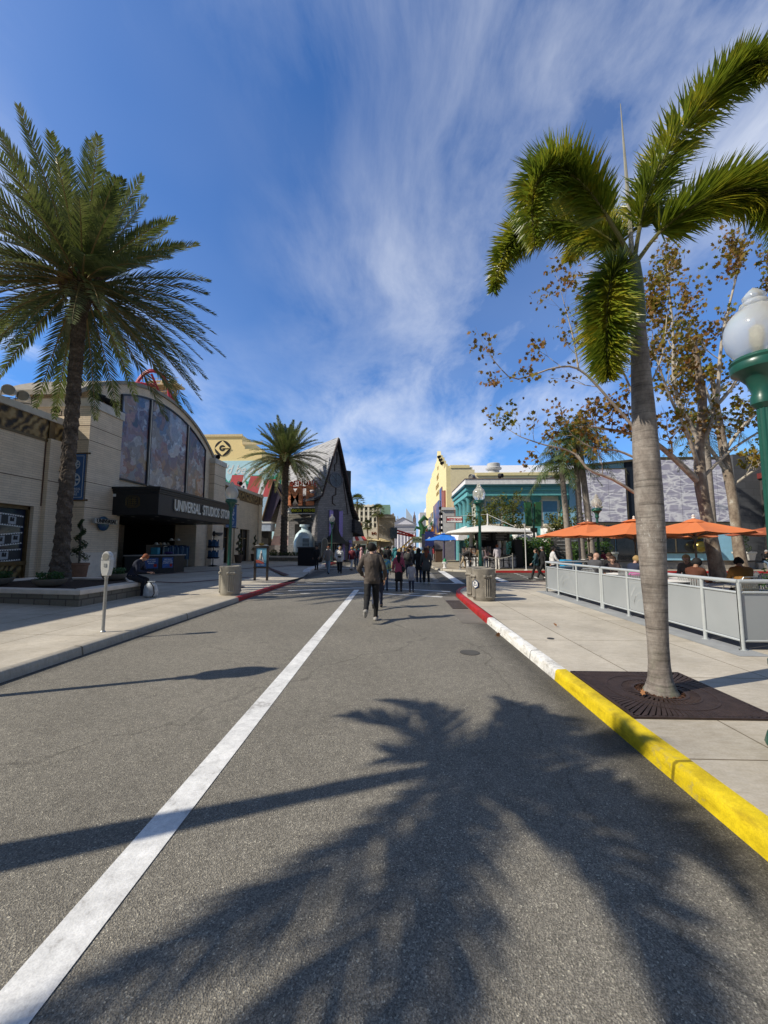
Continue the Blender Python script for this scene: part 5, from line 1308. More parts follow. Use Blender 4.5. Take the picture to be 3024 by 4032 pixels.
# round window, shutters, trim line
c_ = W_(-.05,.03,9.7)
f = MB().disc(c_,.95,nd,28,t=.14,r2=.78).build('round_window',M('window_ring_grey',(.16,.17,.2),.6),hs_); MB().disc(c_,.78,nd,28,t=.05).build('glass',M('dull_leaded_glass',(.13,.16,.19),.3),f)
m_ = MB()
for k in range(4):
    a=PI*k/4; d_ = ud*math.cos(a)+Zv*math.sin(a); m_.bar(c_-d_*.78+nd*.08,c_+d_*.78+nd*.08,.035,4)
m_.build('glazing_bar',M('window_ring_grey',(.16,.17,.2),.6),f)
m_ = MB(); m_.tube([W_(.05,.06,13.2),W_(.05,.06,11.9),W_(-.25,.06,11.6),W_(-.25,.06,10.8)],.06,5); m_.tube([W_(-.05,.06,8.8),W_(-.05,.06,7.9),W_(-.5,.06,7.7),W_(-.5,.06,6.8),W_(-.1,.06,6.6)],.06,5); m_.tube([W_(.5,.06,12.2),W_(1.75,.06,5.6),W_(.55,.06,5.5),W_(.55,.06,6.0)],.05,5); m_.build('stone_trim_line',trim,hs_)
f = MB(); f.prism([W_(-.35,.02,2.9+.1),W_(.35,.02,3.0),W_(.35,.02,6.1),W_(-.35,.02,6.1)],nd*.08); fo = f.build('tall_window',plum,hs_)
for s_ in (-1,1): MB().prism([W_(s_*.42,.04,2.9),W_(s_*.95,.04,2.8),W_(s_*.95,.04,6.0),W_(s_*.42,.04,5.9)][::s_],nd*.1).build('shutter',purple,fo)
# bell-shaped door hood and the doorway
m_ = MB(); hp = [(.15,4.6),(.45,3.6),(.75,2.9),(1.3,2.3),(2.1,1.95)]
vs=[]; 
for r_,z in hp:
    for k in range(9): a = PI*k/8; vs.append(W_(-.1+r_*1.1*math.cos(a),.0+r_*.75*math.sin(a),z))
m_.add(vs,[(i*9+j,i*9+j+1,(i+1)*9+j+1,(i+1)*9+j) for i in range(4) for j in range(8)]); m_.build('door_hood',M('mossy_hood',(.045,.042,.035),.8),hs_,smooth=True)
MB().prism([W_(-1.3,.03,0),W_(1.2,.03,0),W_(1.2,.03,2.2),W_(-1.3,.03,2.2)],nd*.05).build('doorway',mt['black2'],hs_)
m_ = MB()
for k in range(9): m_.bar(W_(-1.9+.25*k,1.2,.02),W_(-1.9+.25*k,1.2,1.95),.05,6)
m_.build('porch_screen',M('porch_grey',(.16,.15,.14),.6),hs_)
for s_ in (.9,1.9): MB().prism([W_(s_,.06,0),W_(s_+.35,.06,0),W_(s_+.35,.06,2.4),W_(s_,.06,2.4)],nd*.15).build('purple_post',purple,hs_)
m_ = MB(); aw = [(-2.75,0),(-2.75,2.1)]+[(-2.35+.4*math.cos(R(a)),2.1+.55*math.sin(R(a))) for a in range(180,-1,-30)]+[(-1.95,2.1),(-1.95,0)]
m_.prism([W_(u,1.35,z) for u,z in aw][::-1],nd*.1); fo=m_.build('arched_board',M('arched_board_frame',(.35,.33,.28),.6),hs_); m_=MB(); m_.prism([W_(-2.35+(u+2.35)*.8,1.46,.2+z*.88) for u,z in aw][::-1],nd*.02); m_.build('board_face',M('board_face_dark',(.12,.12,.11),.6),fo)
# right side lean-to and slab behind
m_ = MB(); m_.prism([W_(2.4,.6,3.4),W_(3.9,.6,2.9),W_(3.3,.6,4.7),W_(2.4,.6,5.0)],-nd*3); m_.build('side_roof',dshing,hs_)
m_ = MB(); m_.prism([W_(2.3,-2,8.2),W_(3.6,-2,8.2),W_(3.6,-2,11.6),W_(2.3,-2,11.6)],-nd*3); m_.prism([W_(2.3,-2,0),W_(3.4,-2,0),W_(3.4,-2,3.2),W_(2.3,-2,3.2)],-nd*3); m_.build('side_block',M('dark_teal_block',(.05,.06,.065),.8),hs_)
# link wing with the sign, skirt roof and alcove
m_ = MB(); m_.box(-13.4,-9.4,46.6,54,.1,8.0); m_.build('link_wall',grey_st,hs_)
m_ = MB(); m_.prism([(-13.6,46.9,7.8),(-8.4,46.9,7.8),(-9.5,52,14.2),(-13.2,52,10.2)],(0,.3,0)); m_.build('roof_slope',shing,hs_)
m_ = MB()
for k in range(5): m_.prism([(-13.3,46.6-.0-.22*k,6.0-.24*k),(-9.3,46.6-.22*k,6.0-.24*k),(-9.3,46.25-.22*k,5.72-.24*k),(-13.3,46.25-.22*k,5.72-.24*k)],(0,0,.08))
m_.build('skirt_roof',M('mossy_shingle',(.12,.115,.10),.85,.4,4,.6),hs_)
alc = MB(); alc.box(-12.6,-10.0,46.5,46.59,.15,4.5); alc.build('alcove',mt['black2'],hs_)
cap = empty('capsule_display',(-11.3,45.6,.2),'tall shiny pale blue capsule with louvred vents in the dark alcove','display')
cm_ = M('capsule_pale_metal',(.66,.80,.84),.2,.15,2,0,metal=.15)
MB().lathe([(.95,0),(1.15,.3),(1.3,1.2),(1.28,2.2),(1.05,3.0),(.6,3.5),(.42,3.6),(.42,3.9),(.62,3.95),(.62,4.2),(0,4.25)],(-11.2,45.8,.2),28).build('capsule_shell',cm_,cap,smooth=True)
m_ = MB()
for k in range(12): m_.obox((-10.75,44.60,.9+.16*k),.75,.12,.08,rz=R(20))
m_.build('louvre',M('louvre_dark',(.03,.035,.04),.4),cap); MB().box(-9.9,-9.7,44.6,44.7,1.5,3.1).build('side_plate',M('pale_plate',(.42,.40,.33),.6),cap)
# big sign above
ds = empty('ride_sign',(-11.5,46,6.2),'big orange letters under ragged red lettering with a black name board below','sign')
oc = M('sign_orange',(.82,.31,.15),.55); rc = M('sign_dull_red',(.58,.085,.05),.6)
m_ = MB(); m_.text('M',(-12.35,45.7,7.75),(1,0,0),(0,0,1),3.2,.5,.10,sx=.78); m_.build('letter',oc,ds)
m_ = MB(); m_.text('E',(-10.55,45.7,7.75),(1,0,0),(0,0,1),3.2,.5,.10,sx=.66); m_.build('letter',oc,ds)
MB().box(-13.15,-12.85,45.72,46.2,6.55,9.6).build('side_post',M('sign_salmon',(.60,.30,.22),.6),ds); MB().box(-13.0,-9.9,45.8,46.2,8.85,9.05).build('backing_bar',oc,ds)
m_ = MB(); 
for k,ch in enumerate('DESPICABLE'):
    m_.cur = 0; m_.text(ch,(-12.75+.31*k,45.6,9.35+.07*((k*7)%3-1)),(1,0,.05*((k*5)%3-1)),(0,0,1),.78,.25,.02,sx=.62)
m_.build('ragged_lettering',rc,ds)
bd = MB().box(-12.75,-9.75,45.1,45.3,5.62,6.45).build('name_board',mt['white'],ds); MB().box(-12.62,-9.88,45.06,45.099,5.74,6.33).build('board_face',mt['black2'],bd)
MB().text('MINION  MAYHEM',(-11.25,45.055,6.03),(1,0,0),(0,0,1),.50,.03,.012,sx=.78).build('board_lettering',M('sign_lime',(.55,.55,.04),.5),bd)
MB().lathe([(.16,0),(.3,.25),(.22,.5),(.12,.7)],(-12.95,45.1,5.6),12).build('white_ornament',mt['white'],ds,smooth=True)
# sunlit annex gable
ax = empty('annex_house',(-15.6,49.8,.28),'small house with a sunlit pale stone gable and purple round plaque','building')
m_ = MB(); m_.prism([(-16.61,50.00,1.92),(-13.31,50.00,1.92),(-13.31,50.00,4.89),(-14.74,50.00,8.85),(-15.13,50.00,9.29),(-15.51,50.00,7.53)],(0,7,0)); m_.build('gable_wall',pale_st,ax)
m_ = MB(); m_.prism([(-16.67,49.96,1.98),(-13.26,49.96,1.98),(-13.26,49.96,3.13),(-16.39,49.96,3.13)],(0,.03,0)); m_.build('pink_footing',pink_st,ax)
m_ = MB(); m_.box(-16.83,-13.20,49.90,57.00,0.10,1.92); m_.build('dark_plinth',grey_st,ax)
m_ = MB(); m_.prism([(-16.34,49.30,10.50),(-14.25,49.30,6.60),(-14.41,49.30,6.38),(-16.45,49.30,10.06)],(0,8,0)); m_.build('roof_slope',dshing,ax)
m_ = MB(); m_.prism([(-16.34,49.30,10.50),(-17.71,49.30,5.22),(-17.60,49.30,5.00),(-16.28,49.30,10.00)][::-1],(0,8,0)); m_.build('roof_slope',dshing,ax)
m_ = MB(); m_.prism([(-16.34,49.50,10.28),(-17.60,49.50,5.11),(-16.67,49.50,5.11),(-15.13,49.50,8.96)][::-1],(0,.1,0)); m_.build('eave_panel',plum,ax)
m_ = MB(); m_.tube([(-17.71,49.25,5.17),(-16.34,49.25,10.50),(-14.85,49.25,7.75),(-14.25,49.25,6.60)],.09,6); m_.build('bargeboard',M('tan_barge',(.22,.15,.09),.7),ax)
MB().disc((-15.09,49.96,8.13),.48,(0,-1,0),24,t=.06).build('round_plaque',M('lilac_plaque',(.33,.26,.58),.6),ax)
m_ = MB(); m_.box(-18.48,-16.50,49.20,51.00,3.79,4.78); m_.build('fascia_box',M('pale_blue_fascia',(.40,.48,.60),.6),ax); MB().box(-18.48,-16.39,49.10,51.00,4.78,4.98).build('fascia_cap',mt['white'],ax); MB().box(-18.26,-16.89,49.60,51.00,0.10,3.79).build('dark_entry',mt['black2'],ax)

# yellow block with a round emblem and a painted village mural
yb = empty('yellow_block',(-25,62,.28),'tall yellow block with a black round emblem above a painted village mural','building')
yy_ = M('warm_yellow_wall',(.93,.74,.36),.8,.05)
m_ = MB(); m_.prism([(-38,62,0),(-15.5,62,0),(-15.5,62,16.2),(-22.6,62,16.2),(-22.6,62,18.0),(-25.5,62,18.0),(-25.5,62,19.1),(-26.0,62,19.1),(-26.0,62,20.4),(-38,62,20.4)],(0,10,0)); m_.build('wall',yy_,yb)
m_ = MB(); m_.box(-38,-25.9,61.8,61.99,20.1,20.5); m_.box(-25.9,-22.5,61.8,61.99,18.7,19.2) ; m_.box(-22.5,-15.5,61.8,61.99,15.9,16.3); m_.build('coping',M('pale_cream_coping',(.70,.58,.34),.8),yb)
ec = Vector((-29.25,61.98,18.15)); S_ = Vector((0,-1,0))
e0 = MB().disc(ec,1.32,S_,44,t=.05).build('emblem_disc',mt['black2'],yb)
MB().disc(ec+S_*.055,1.27,S_,4,U=(0,0,1),t=.03).build('emblem_diamond',yy_,e0)
m_ = MB(); m_.disc(ec+S_*.09,.52,S_,28,t=.03,r2=.2); m_.build('emblem_ring',mt['black2'],e0)
MB().box(-29.25,-28.05,61.83,61.85,18.02,18.10+.02).build('emblem_bar',mt['black2'],e0)
m_ = MB(); m_.box(-29.15,-27.98,61.80,61.825,18.13,18.27); m_.build('emblem_gap',yy_,e0)
mur = MB().box(-33,-19.2,61.9,61.99,3,16.0).build('mural',M('mural_sky',(.50,.78,.88),.7,.06),yb)
m_ = MB(); m_.text("'d be great",(-24.9,61.89,14.45),(1,0,0),(0,0,1),2.1,.02,.02,sx=.86,shear=.35); m_.build('script_lettering',M('mural_white',(.75,.77,.76),.7),mur)
hc1 = M('mural_green',(.03,.40,.26),.7,.1); hc2 = M('mural_dark_green',(.015,.15,.11),.7); rr_ = M('mural_red_roof',(.52,.09,.10),.7,.15,.6); ww = M('mural_house_white',(.72,.74,.78),.7,.05); sh_ = M('mural_house_shade',(.38,.55,.70),.7)
def blob(pts): return [(x,61.88,z) for x,z in pts]
m_ = MB(); m_.prism(blob([(-33,8),(-19.2,8)]+[(-19.2-.55*k,13.2+.55*math.sin(k*1.05)+.35*math.sin(k*2.3)) for k in range(26)]),(0,.015,0)); m_.build('painted_hill',hc1,mur)
m_ = MB(); m_.prism([(x,61.86,z) for x,z in [(-33,7),(-19.2,7)]+[(-19.2-.55*k,11.8+.6*math.sin(k*1.4)+.5*math.sin(k*2.9)) for k in range(26)]],(0,.015,0)); m_.build('painted_hill',hc2,mur)
for i,(x,z) in enumerate(((-26.2,10.7),(-23.1,10.5),(-29.6,10.9),(-20.3,9.9))):
    y_ = 61.85-.03*i
    m_ = MB(); m_.prism([(x-1.9,y_,z),(x+.1,y_,z),(x+.75,y_,z+2.9),(x-1.2,y_,z+2.9)],(0,.012,0)); m_.build('painted_roof',rr_,mur)
    m_ = MB(); m_.prism([(x+.1,y_,z-3.5),(x+1.5,y_,z-3.5),(x+1.5,y_,z),(x+.78,y_,z+2.75),(x+.1,y_,z)],(0,.012,0)); m_.build('painted_gable',ww,mur)
    m_ = MB(); m_.prism([(x-1.9,y_,z-3.5),(x+.1,y_,z-3.5),(x+.1,y_,z),(x-1.9,y_,z)],(0,.012,0)); m_.build('painted_wall',sh_,mur)
    m_ = MB(); m_.prism([(x+.6,y_-.012,z-1.4),(x+.95,y_-.012,z-1.4),(x+.95,y_-.012,z-.2),(x+.6,y_-.012,z-.2)],(0,.01,0)); m_.disc((x+.77,y_-.004,z+.9),.18,(0,-1,0),12,t=.01); m_.build('painted_window',mt['navy'],mur)

# roller coaster head behind the shop
rc_ = empty('coaster_loop',(-62,92,0),'red and cream roller coaster top showing above the arched gable','roller coaster')
cr = M('coaster_red',(.42,.03,.06),.5); cy = M('coaster_cream',(.58,.46,.26),.6)
def bez_(P_, n):
    P_=[Vector(p) for p in P_]; m=len(P_)-1; o=[]
    for i in range(n+1):
        t_=i/n*m; k=min(int(t_),m-1); f=t_-k; a,b,c,d=P_[max(k-1,0)],P_[k],P_[k+1],P_[min(k+2,m)]
        o.append(.5*((2*b)+(c-a)*f+(2*a-5*b+4*c-d)*f*f+(3*b-a-3*c+d)*f**3))
    return o
tp = [(-66.5,90,33),(-66.0,90,39),(-64.2,90,43.6),(-61.6,90,45.6),(-59.2,91,45.0),(-58.2,92,42.5),(-58.0,93,38)]
m_ = MB(); m_.tube(bez_(tp,24),.32,8); m_.tube([(x+.9,y-1.2,z-.9) for x,y,z in bez_(tp,24)],.32,8); m_.build('track',cr,rc_,smooth=True)
m_ = MB()
for (x,y,z) in [tp[1],tp[2],tp[3],tp[4],tp[5]]:
    m_.bar((x,y,z),(x+.9,y-1.2,z-.9),.16); m_.bar((x+.4,y,z-1),(x+2.4,y+3,z-8),.28)
m_.build('crosstie',cr,rc_)
m_ = MB()
for x in (-65,-61.5,-58):
    m_.bar((x,95,0),(x,95,45),.4)
    for k in range(7): m_.bar((x,95,10+5*k),(x+3.5 if x<-58 else x-3.5,95,15+5*k),.22)
for k in range(8): m_.bar((-65,95,10+5*k),(-58,95,10+5*k),.25)
for k in range(26): m_.bar((-65+.27*k,94.5-.1*(k%3),38+.2*(k%5)),(-65+.27*k+(1.6 if k%2 else -1.2),95.5,44.6-.25*(k%4)),.10)
for k in range(5): m_.bar((-65.6,94.2,39+1.3*k),(-57.6,94.2,39.4+1.3*k),.12)
m_.build('lattice_tower',cy,rc_)
m_ = MB(); m_.box(-66.5,-56.5,93.5,97,43.4,43.8)
for x in range(-66,-56,2): m_.bar((x,93.6,43.8),(x,93.6,45.2),.07)
m_.bar((-66.5,93.6,45.2),(-56.5,93.6,45.2),.07); m_.build('service_platform',cy,rc_)
m_ = MB(); m_.tube([(-69,88,41.2),(-66,87,40.9),(-62,86.5,40.7),(-58,87,40.3)],.35,6); m_.tube([(-69,88,39.7),(-66,87,39.4),(-62,86.5,39.2),(-58,87,38.8)],.35,6)
for k in range(9): m_.bar((-69+1.2*k,87.4,41.1),(-68.6+1.2*k,87.4,39.5),.18)
m_.build('lower_track',cr,rc_)

# ------------------------------------------------------------------ far end of the street
def facade_mat(name, wallc, winc, bw, bh, mort):
    t = NT(name)
    s = t.node('SeparateXYZ', _0=t.co); cmb = t.node('CombineXYZ', _0=s.outputs[0], _1=s.outputs[2])
    br = t.node('TexBrick', _Vector=cmb.outputs[0], _Scale=1., _Mortar__Size=mort, _Brick__Width=bw, _Row__Height=bh, _Color1=c4(winc), _Color2=c4(mul(winc,1.6)), _Mortar=c4(wallc), offset=0.)
    br.inputs['Mortar Smooth'].default_value = 0
    return t.done(br.outputs[0],.7)
hz = empty('deco_hotel',(-8.6,95,0),'cream deco block with columns of narrow windows behind far palms','building')
cw_ = M('hotel_cream',(.80,.76,.66),.8,.06)
MB().box(-13.2,-4.6,95.6,107,0,12.0).build('wall',cw_,hz)
for k in range(8):
    x = -13.0+1.12*k; MB().box(x-.2,x+.2,95.2,95.59,4.5,12.35).build('pier',cw_,hz)
for k in range(7):
    x = -12.44+1.12*k
    for j in range(5):
        MB().box(x-.24,x+.24,95.5,95.59,5.2+1.45*j,6.15+1.45*j).build('window',M('hotel_window',(.05,.05,.05),.3) if 'hotel_window' not in bpy.data.materials else bpy.data.materials['hotel_window'],hz)
MB().box(-13.4,-4.4,95.1,95.6,11.75,12.2).build('parapet_band',cw_,hz)
pd = empty('white_podium',(-6.5,90,0),'long low cream shopfront with a dark glass front below the deco block','building')
MB().box(-13,-3.3,90.3,95,3.0,6.2).build('upper_band',M('podium_cream',(.66,.61,.51),.8),pd); MB().box(-12.8,-3.3,90.4,95,0,3.0).build('glass_front',mt['glass_dark'],pd); MB().box(-8.8,-3.6,89.9,90.29,2.2,3.1).build('sign_fascia',M('fascia_teal_grey',(.17,.22,.22),.6),pd)
MB().disc((-4.6,89.7,1.9),.75,(0,-1,0),24,t=.2).build('round_sign',M('round_sign_blue',(.35,.50,.60),.5),pd)
MB().text('Mels',(-5.0,90.25,4.9),(1,0,0),(0,0,1),1.0,.06,.01,sx=1.4).build('script_sign',M('sign_brownred',(.20,.06,.03),.6),pd)
gb2 = empty('grey_block',(-3,86,0),'grey cornice block with a pale green roof box beside the deco hotel','building')
MB().box(-4.3,-.9,85.5,100,0,9.0).build('wall',M('grey_stucco',(.24,.23,.22),.8),gb2); MB().box(-4.5,-.6,85.2,100,8.2,8.6).build('cornice',M('grey_stucco_light',(.33,.32,.30),.8),gb2); MB().box(-3.9,-1.8,86,92,9.0,11.2).build('roof_box',M('pale_verdigris',(.22,.38,.33),.7),gb2); MB().box(-1.7,-.2,84.8,86,3.6,6.0).build('bay_window',mt['glass_dark'],gb2)
rs = empty('shop_sign',(-8.2,80,5),'red and orange fan shaped shop sign beyond the stone house','sign')
MB().prism([(-10.4,80,4.0),(-7.9,80,4.0),(-7.6,80,6.6),(-8.9,80,7.6),(-10.4,80,6.9)],(0,.3,0)).build('sign_face',M('burnt_orange',(.30,.09,.04),.6),rs); MB().text('SHOP',(-9.1,79.97,5.6),(1,0,0),(0,0,1),1.0,.05,.02).build('sign_lettering',M('sign_cream',(.6,.5,.3),.5),rs)
ra = empty('striped_awning',(-8.6,78,2.5),'red and white striped awning roof past the stone house','awning')
for k in range(6): MB().prism([(-11+.8*k,78,3.0),(-10.2+.8*k,78,3.0),(-10.2+.5*k,80,4.9),(-10.9+.5*k,80,4.9)],(0,.1,0)).build('stripe',M('awning_red',(.35,.05,.05),.7) if k%2 else mt['white'],ra)
MB().box(-11,-6.3,77.9,81,2.4,2.95).build('fascia',M('fascia_cream',(.5,.45,.36),.7),ra); MB().bar((-6.5,78,0),(-6.5,78,2.4),.1).build('post',mt['white'],ra)
# pedimented pale facade closing the street
pf = empty('pediment_facade',(1.8,150,0),'pale pedimented classical facade closing the end of the street','building')
pw_ = M('pale_lilac_plaster',(.80,.78,.82),.8,.05); pd2 = M('grey_pediment_edge',(.32,.32,.35),.8)
MB().box(-3,6.8,150.3,156,0,10.4).build('wall',pw_,pf); m_=MB(); m_.prism([(-3,150.1,10.6),(6.8,150.1,10.6),(1.9,150.1,13.1)],(0,4,0)); m_.build('pediment',pw_,pf)
m_=MB(); m_.tube([(-3.4,149.9,10.6),(1.9,149.9,13.3),(7.2,149.9,10.6)],.22,5); m_.box(-3.4,7.2,149.8,150.29,10.1,10.6); m_.box(-3.2,7.0,149.8,150.29,7.0,7.5); m_.build('cornice',pd2,pf)
for k in range(8): MB().lathe([(.35,0),(.28,6.9)],(-2.6+1.28*k,149.9,.1),12).build('column',pw_,pf,smooth=True)
m_=MB(); m_.box(-2.5,6.3,150.2,150.29,8,9.6); m_.build('attic_panel',M('attic_grey',(.42,.42,.45),.8),pf)
for i,(x,w_,h_,lab,c) in enumerate(((-2.9,1.9,21.5,'brown stepped skyscraper at the end of the street, nearest to the hotel',(.24,.17,.15)),(-.3,1.8,19,'pale blue slim skyscraper right of the brown stepped one',(.42,.52,.62)),(6.4,3.6,22.4,'white skyscraper with a slanted roof above the pediment',(.58,.66,.74)),(9.4,1.8,20.8,'brown spired skyscraper right of the slanted roof tower',(.25,.19,.18)))):
    r = empty('skyscraper',(x,220,0),lab,'skyscraper'); fm = facade_mat('tower_face',c,mul(c,.72),.5,.9,.22)
    if i==2: m_=MB(); m_.prism([(x-w_/2,220,0),(x+w_/2,220,0),(x+w_/2,220,19),(x-w_/2,220,24)],(0,4,0)); m_.build('tower_body',fm,r)
    else:
        MB().box(x-w_/2,x+w_/2,220,223,0,h_-2.5).build('tower_body',fm,r)
        m_=MB(); m_.lathe([(w_*.42,0),(w_*.36,1.6),(w_*.2,1.9),(w_*.12,3.2 if i else 2.2),(0,4.2 if i==3 else 2.6)],(x,221.5,h_-2.5),8); m_.build('tower_top',fm,r)
wb_ = empty('white_ornate_block',(11,130,0),'white ornate gabled block left of the yellow theatre','building')
MB().box(7.4,15,130,140,0,13.4).build('wall',M('ornate_white',(.62,.62,.64),.7),wb_); m_=MB(); m_.lathe([(2.3,0),(2.0,1.3),(1.0,2.5),(.3,2.9),(0,3.4)],(11.2,133,13.4),12); m_.build('dome',M('ornate_white',(.62,.62,.64),.7),wb_,smooth=True)
m_=MB()
for k in range(4): m_.box(7.9+1.7*k,8.9+1.7*k,129.9,129.99,9,11.5)
m_.build('window_row',M('window_pale_grey',(.35,.38,.42),.5),wb_)
# red lattice ride arms and yellow props
ri = empty('swing_ride',(1.6,95,0),'red lattice ride boom on yellow slanted props above the far crowd','ride')
m_=MB()
for dz in (0,.7): m_.tube([(-3.5,98,5.6+dz),(0,96,5.1+dz),(3.5,95,4.3+dz*.5),(4.6,95,3.6)],.22,6)
for k in range(10): m_.bar((-3.3+.8*k,96.5,5.5-.13*k),(-2.9+.8*k,96.5,6.2-.17*k),.12)
m_.build('boom',M('ride_red',(.42,.03,.03),.5),ri)
m_=MB(); m_.bar((4.4,95,3.8),(.6,95,0),.2); m_.bar((3.8,95,4.2),(-.6,95,.3),.2); m_.build('prop',M('ride_yellow',(.62,.45,.14),.5),ri)
MB().box(-4.5,-1.2,97,99,1.5,4.4).build('base_house',M('ride_dark_teal',(.04,.09,.09),.6),ri)
# shop signs and a sculpted green ornament along the right shop row
gn = empty('green_sculpture',(6.2,76,3.8),'dark green twisting sculpture on the orange street canopy','sculpture')
m_=MB(); m_.tube([(4.6,76,3.7),(4.9,76,5.2),(4.3,76,6.6),(5.2,76,7.6),(5.9,76,7.0)],[.45,.6,.4,.55,.2],8); m_.tube([(4.9,76,5.2),(3.6,76,5.6),(3.2,76,4.9)],[.3,.3,.1],7); m_.tube([(5.1,76,5.4),(6.4,76,6.0),(6.8,76,6.8)],[.3,.25,.1],7); m_.build('body',M('sculpture_green',(.02,.10,.04),.5),gn,smooth=True)
MB().ball((6.4,76.5,5.1),(.9,.5,.8),10,7,.15).build('flower_cluster',M('sculpture_orange',(.5,.22,.04),.6),gn); MB().ball((7.6,77,6.6),(.9,.6,1.2),10,7,.1).build('white_cluster',mt['white'],gn)
r = empty('shop_board',(5.0,88,3.2),'pale green shop board hanging under the canopy at the far right row','sign'); MB().box(3.3,5.8,88,88.3,2.7,4.1).build('board',M('board_mint',(.40,.52,.46),.6),r); MB().text('SHOPS',(4.5,87.97,3.4),(1,0,0),(0,0,1),.8,.04,.01).build('board_lettering',M('board_dark',(.05,.1,.08),.6),r)
r = empty('brown_bin',(4.3,41.5,.13),'brown square litter bin beside the blue parasol','litter bin'); MB().box(3.95,4.65,41.1,41.9,.13,1.35).build('bin_body',M('bin_brown',(.10,.06,.04),.6),r,bev=.03); MB().box(3.9,4.7,41.05,41.95,1.35,1.47).build('bin_lid',mt['black2'],r)

# ------------------------------------------------------------------ vegetation
date_leaf = leaf_mat('date_palm_leaflet',[(.045,.078,.034),(.11,.145,.062),(.26,.27,.125)],.22,.36,.65)
fox_leaf = leaf_mat('foxtail_leaflet',[(.04,.10,.010),(.17,.22,.018),(.58,.46,.035)],.36,.34,.55,1.9)
rach = M('rachis_olive',(.13,.12,.035),.5); rach2 = M('rachis_tan',(.26,.19,.07),.55)
def bez(pts, n):
    P = [Vector(p) for p in pts]; out=[]; m=len(P)-1
    for i in range(n+1):
        t_=i/n*m; k=min(int(t_),m-1); f=t_-k
        p0=P[max(k-1,0)];p1=P[k];p2=P[k+1];p3=P[min(k+2,m)]
        out.append(.5*((2*p1)+(p2-p0)*f+(2*p0-5*p1+4*p2-p3)*f*f+(3*p1-p0-3*p2+p3)*f**3))
    return out
def blade(mb, p, d, nrm, L_, w_, droop=.0):
    d=d.normalized(); s_=d.cross(nrm)
    if s_.length<1e-4: s_=d.orthogonal()
    s_.normalize(); m1=p+d*L_*.45+Vector((0,0,-droop*L_*.12)); e=p+d*L_+Vector((0,0,-droop*L_*.45))
    mb.add([p-s_*w_*.25,p+s_*w_*.25,m1+s_*w_*.5,m1-s_*w_*.5,e],[(0,1,2,3),(3,2,4)])
def pinnate(mb_l, mb_r, path, n, L_, w_, kind, start=.12, r0=.03):
    pts=bez(path,40); m=len(pts)-1
    mb_r.tube(pts[::2],[r0*(1-.85*i/(len(pts[::2])-1)) for i in range(len(pts[::2]))],6)
    for i in range(n):
        t_=start+(1-start)*(i+rnd.random()*.6)/n; k=min(int(t_*m),m-1); p=pts[k].lerp(pts[k+1],t_*m-k)
        d=(pts[min(k+2,m)]-pts[max(k-1,0)]).normalized(); side=d.cross(Vector((0,0,1)))
        if side.length<.05: side=d.orthogonal()
        side.normalize(); up=side.cross(d).normalized()
        prof=max(.25,math.sin(PI*min(1,(t_*.86+.13)))**.6)
        if kind=='date':
            for s_ in (-1,1):
                el=rnd.uniform(.15,.75); dd=side*s_*.62+up*el*.55+d*rnd.uniform(.75,1.0); blade(mb_l,p,dd,up,L_*prof*rnd.uniform(.85,1.1),w_,.25)
        elif kind=='queen':
            for s_ in (-1,1):
                dd=side*s_*.8+up*rnd.uniform(-.3,.5)+d*.45; blade(mb_l,p,dd,up,L_*prof*rnd.uniform(.8,1.1),w_,1.5)
        else:
            for _ in range(9):
                a=rnd.uniform(0,2*PI); rad=side*math.cos(a)+up*math.sin(a); dd=rad+d*rnd.uniform(.35,.85); blade(mb_l,p,dd,d.cross(rad)+rad*.3,L_*prof*rnd.uniform(.7,1.12),w_,.22)
def boot_trunk_mat():
    t=NT('date_palm_bark'); n=t.noise(3,6,.7,t.map((1,1,2.2))); n2=t.noise(22,3)
    c=t.ramp(n,[(.3,(.04,.03,.022)),(.55,(.12,.092,.068)),(.75,(.26,.215,.165))]); t.bump(n2,.7,.03); return t.done(c,.9)
dbark=boot_trunk_mat()
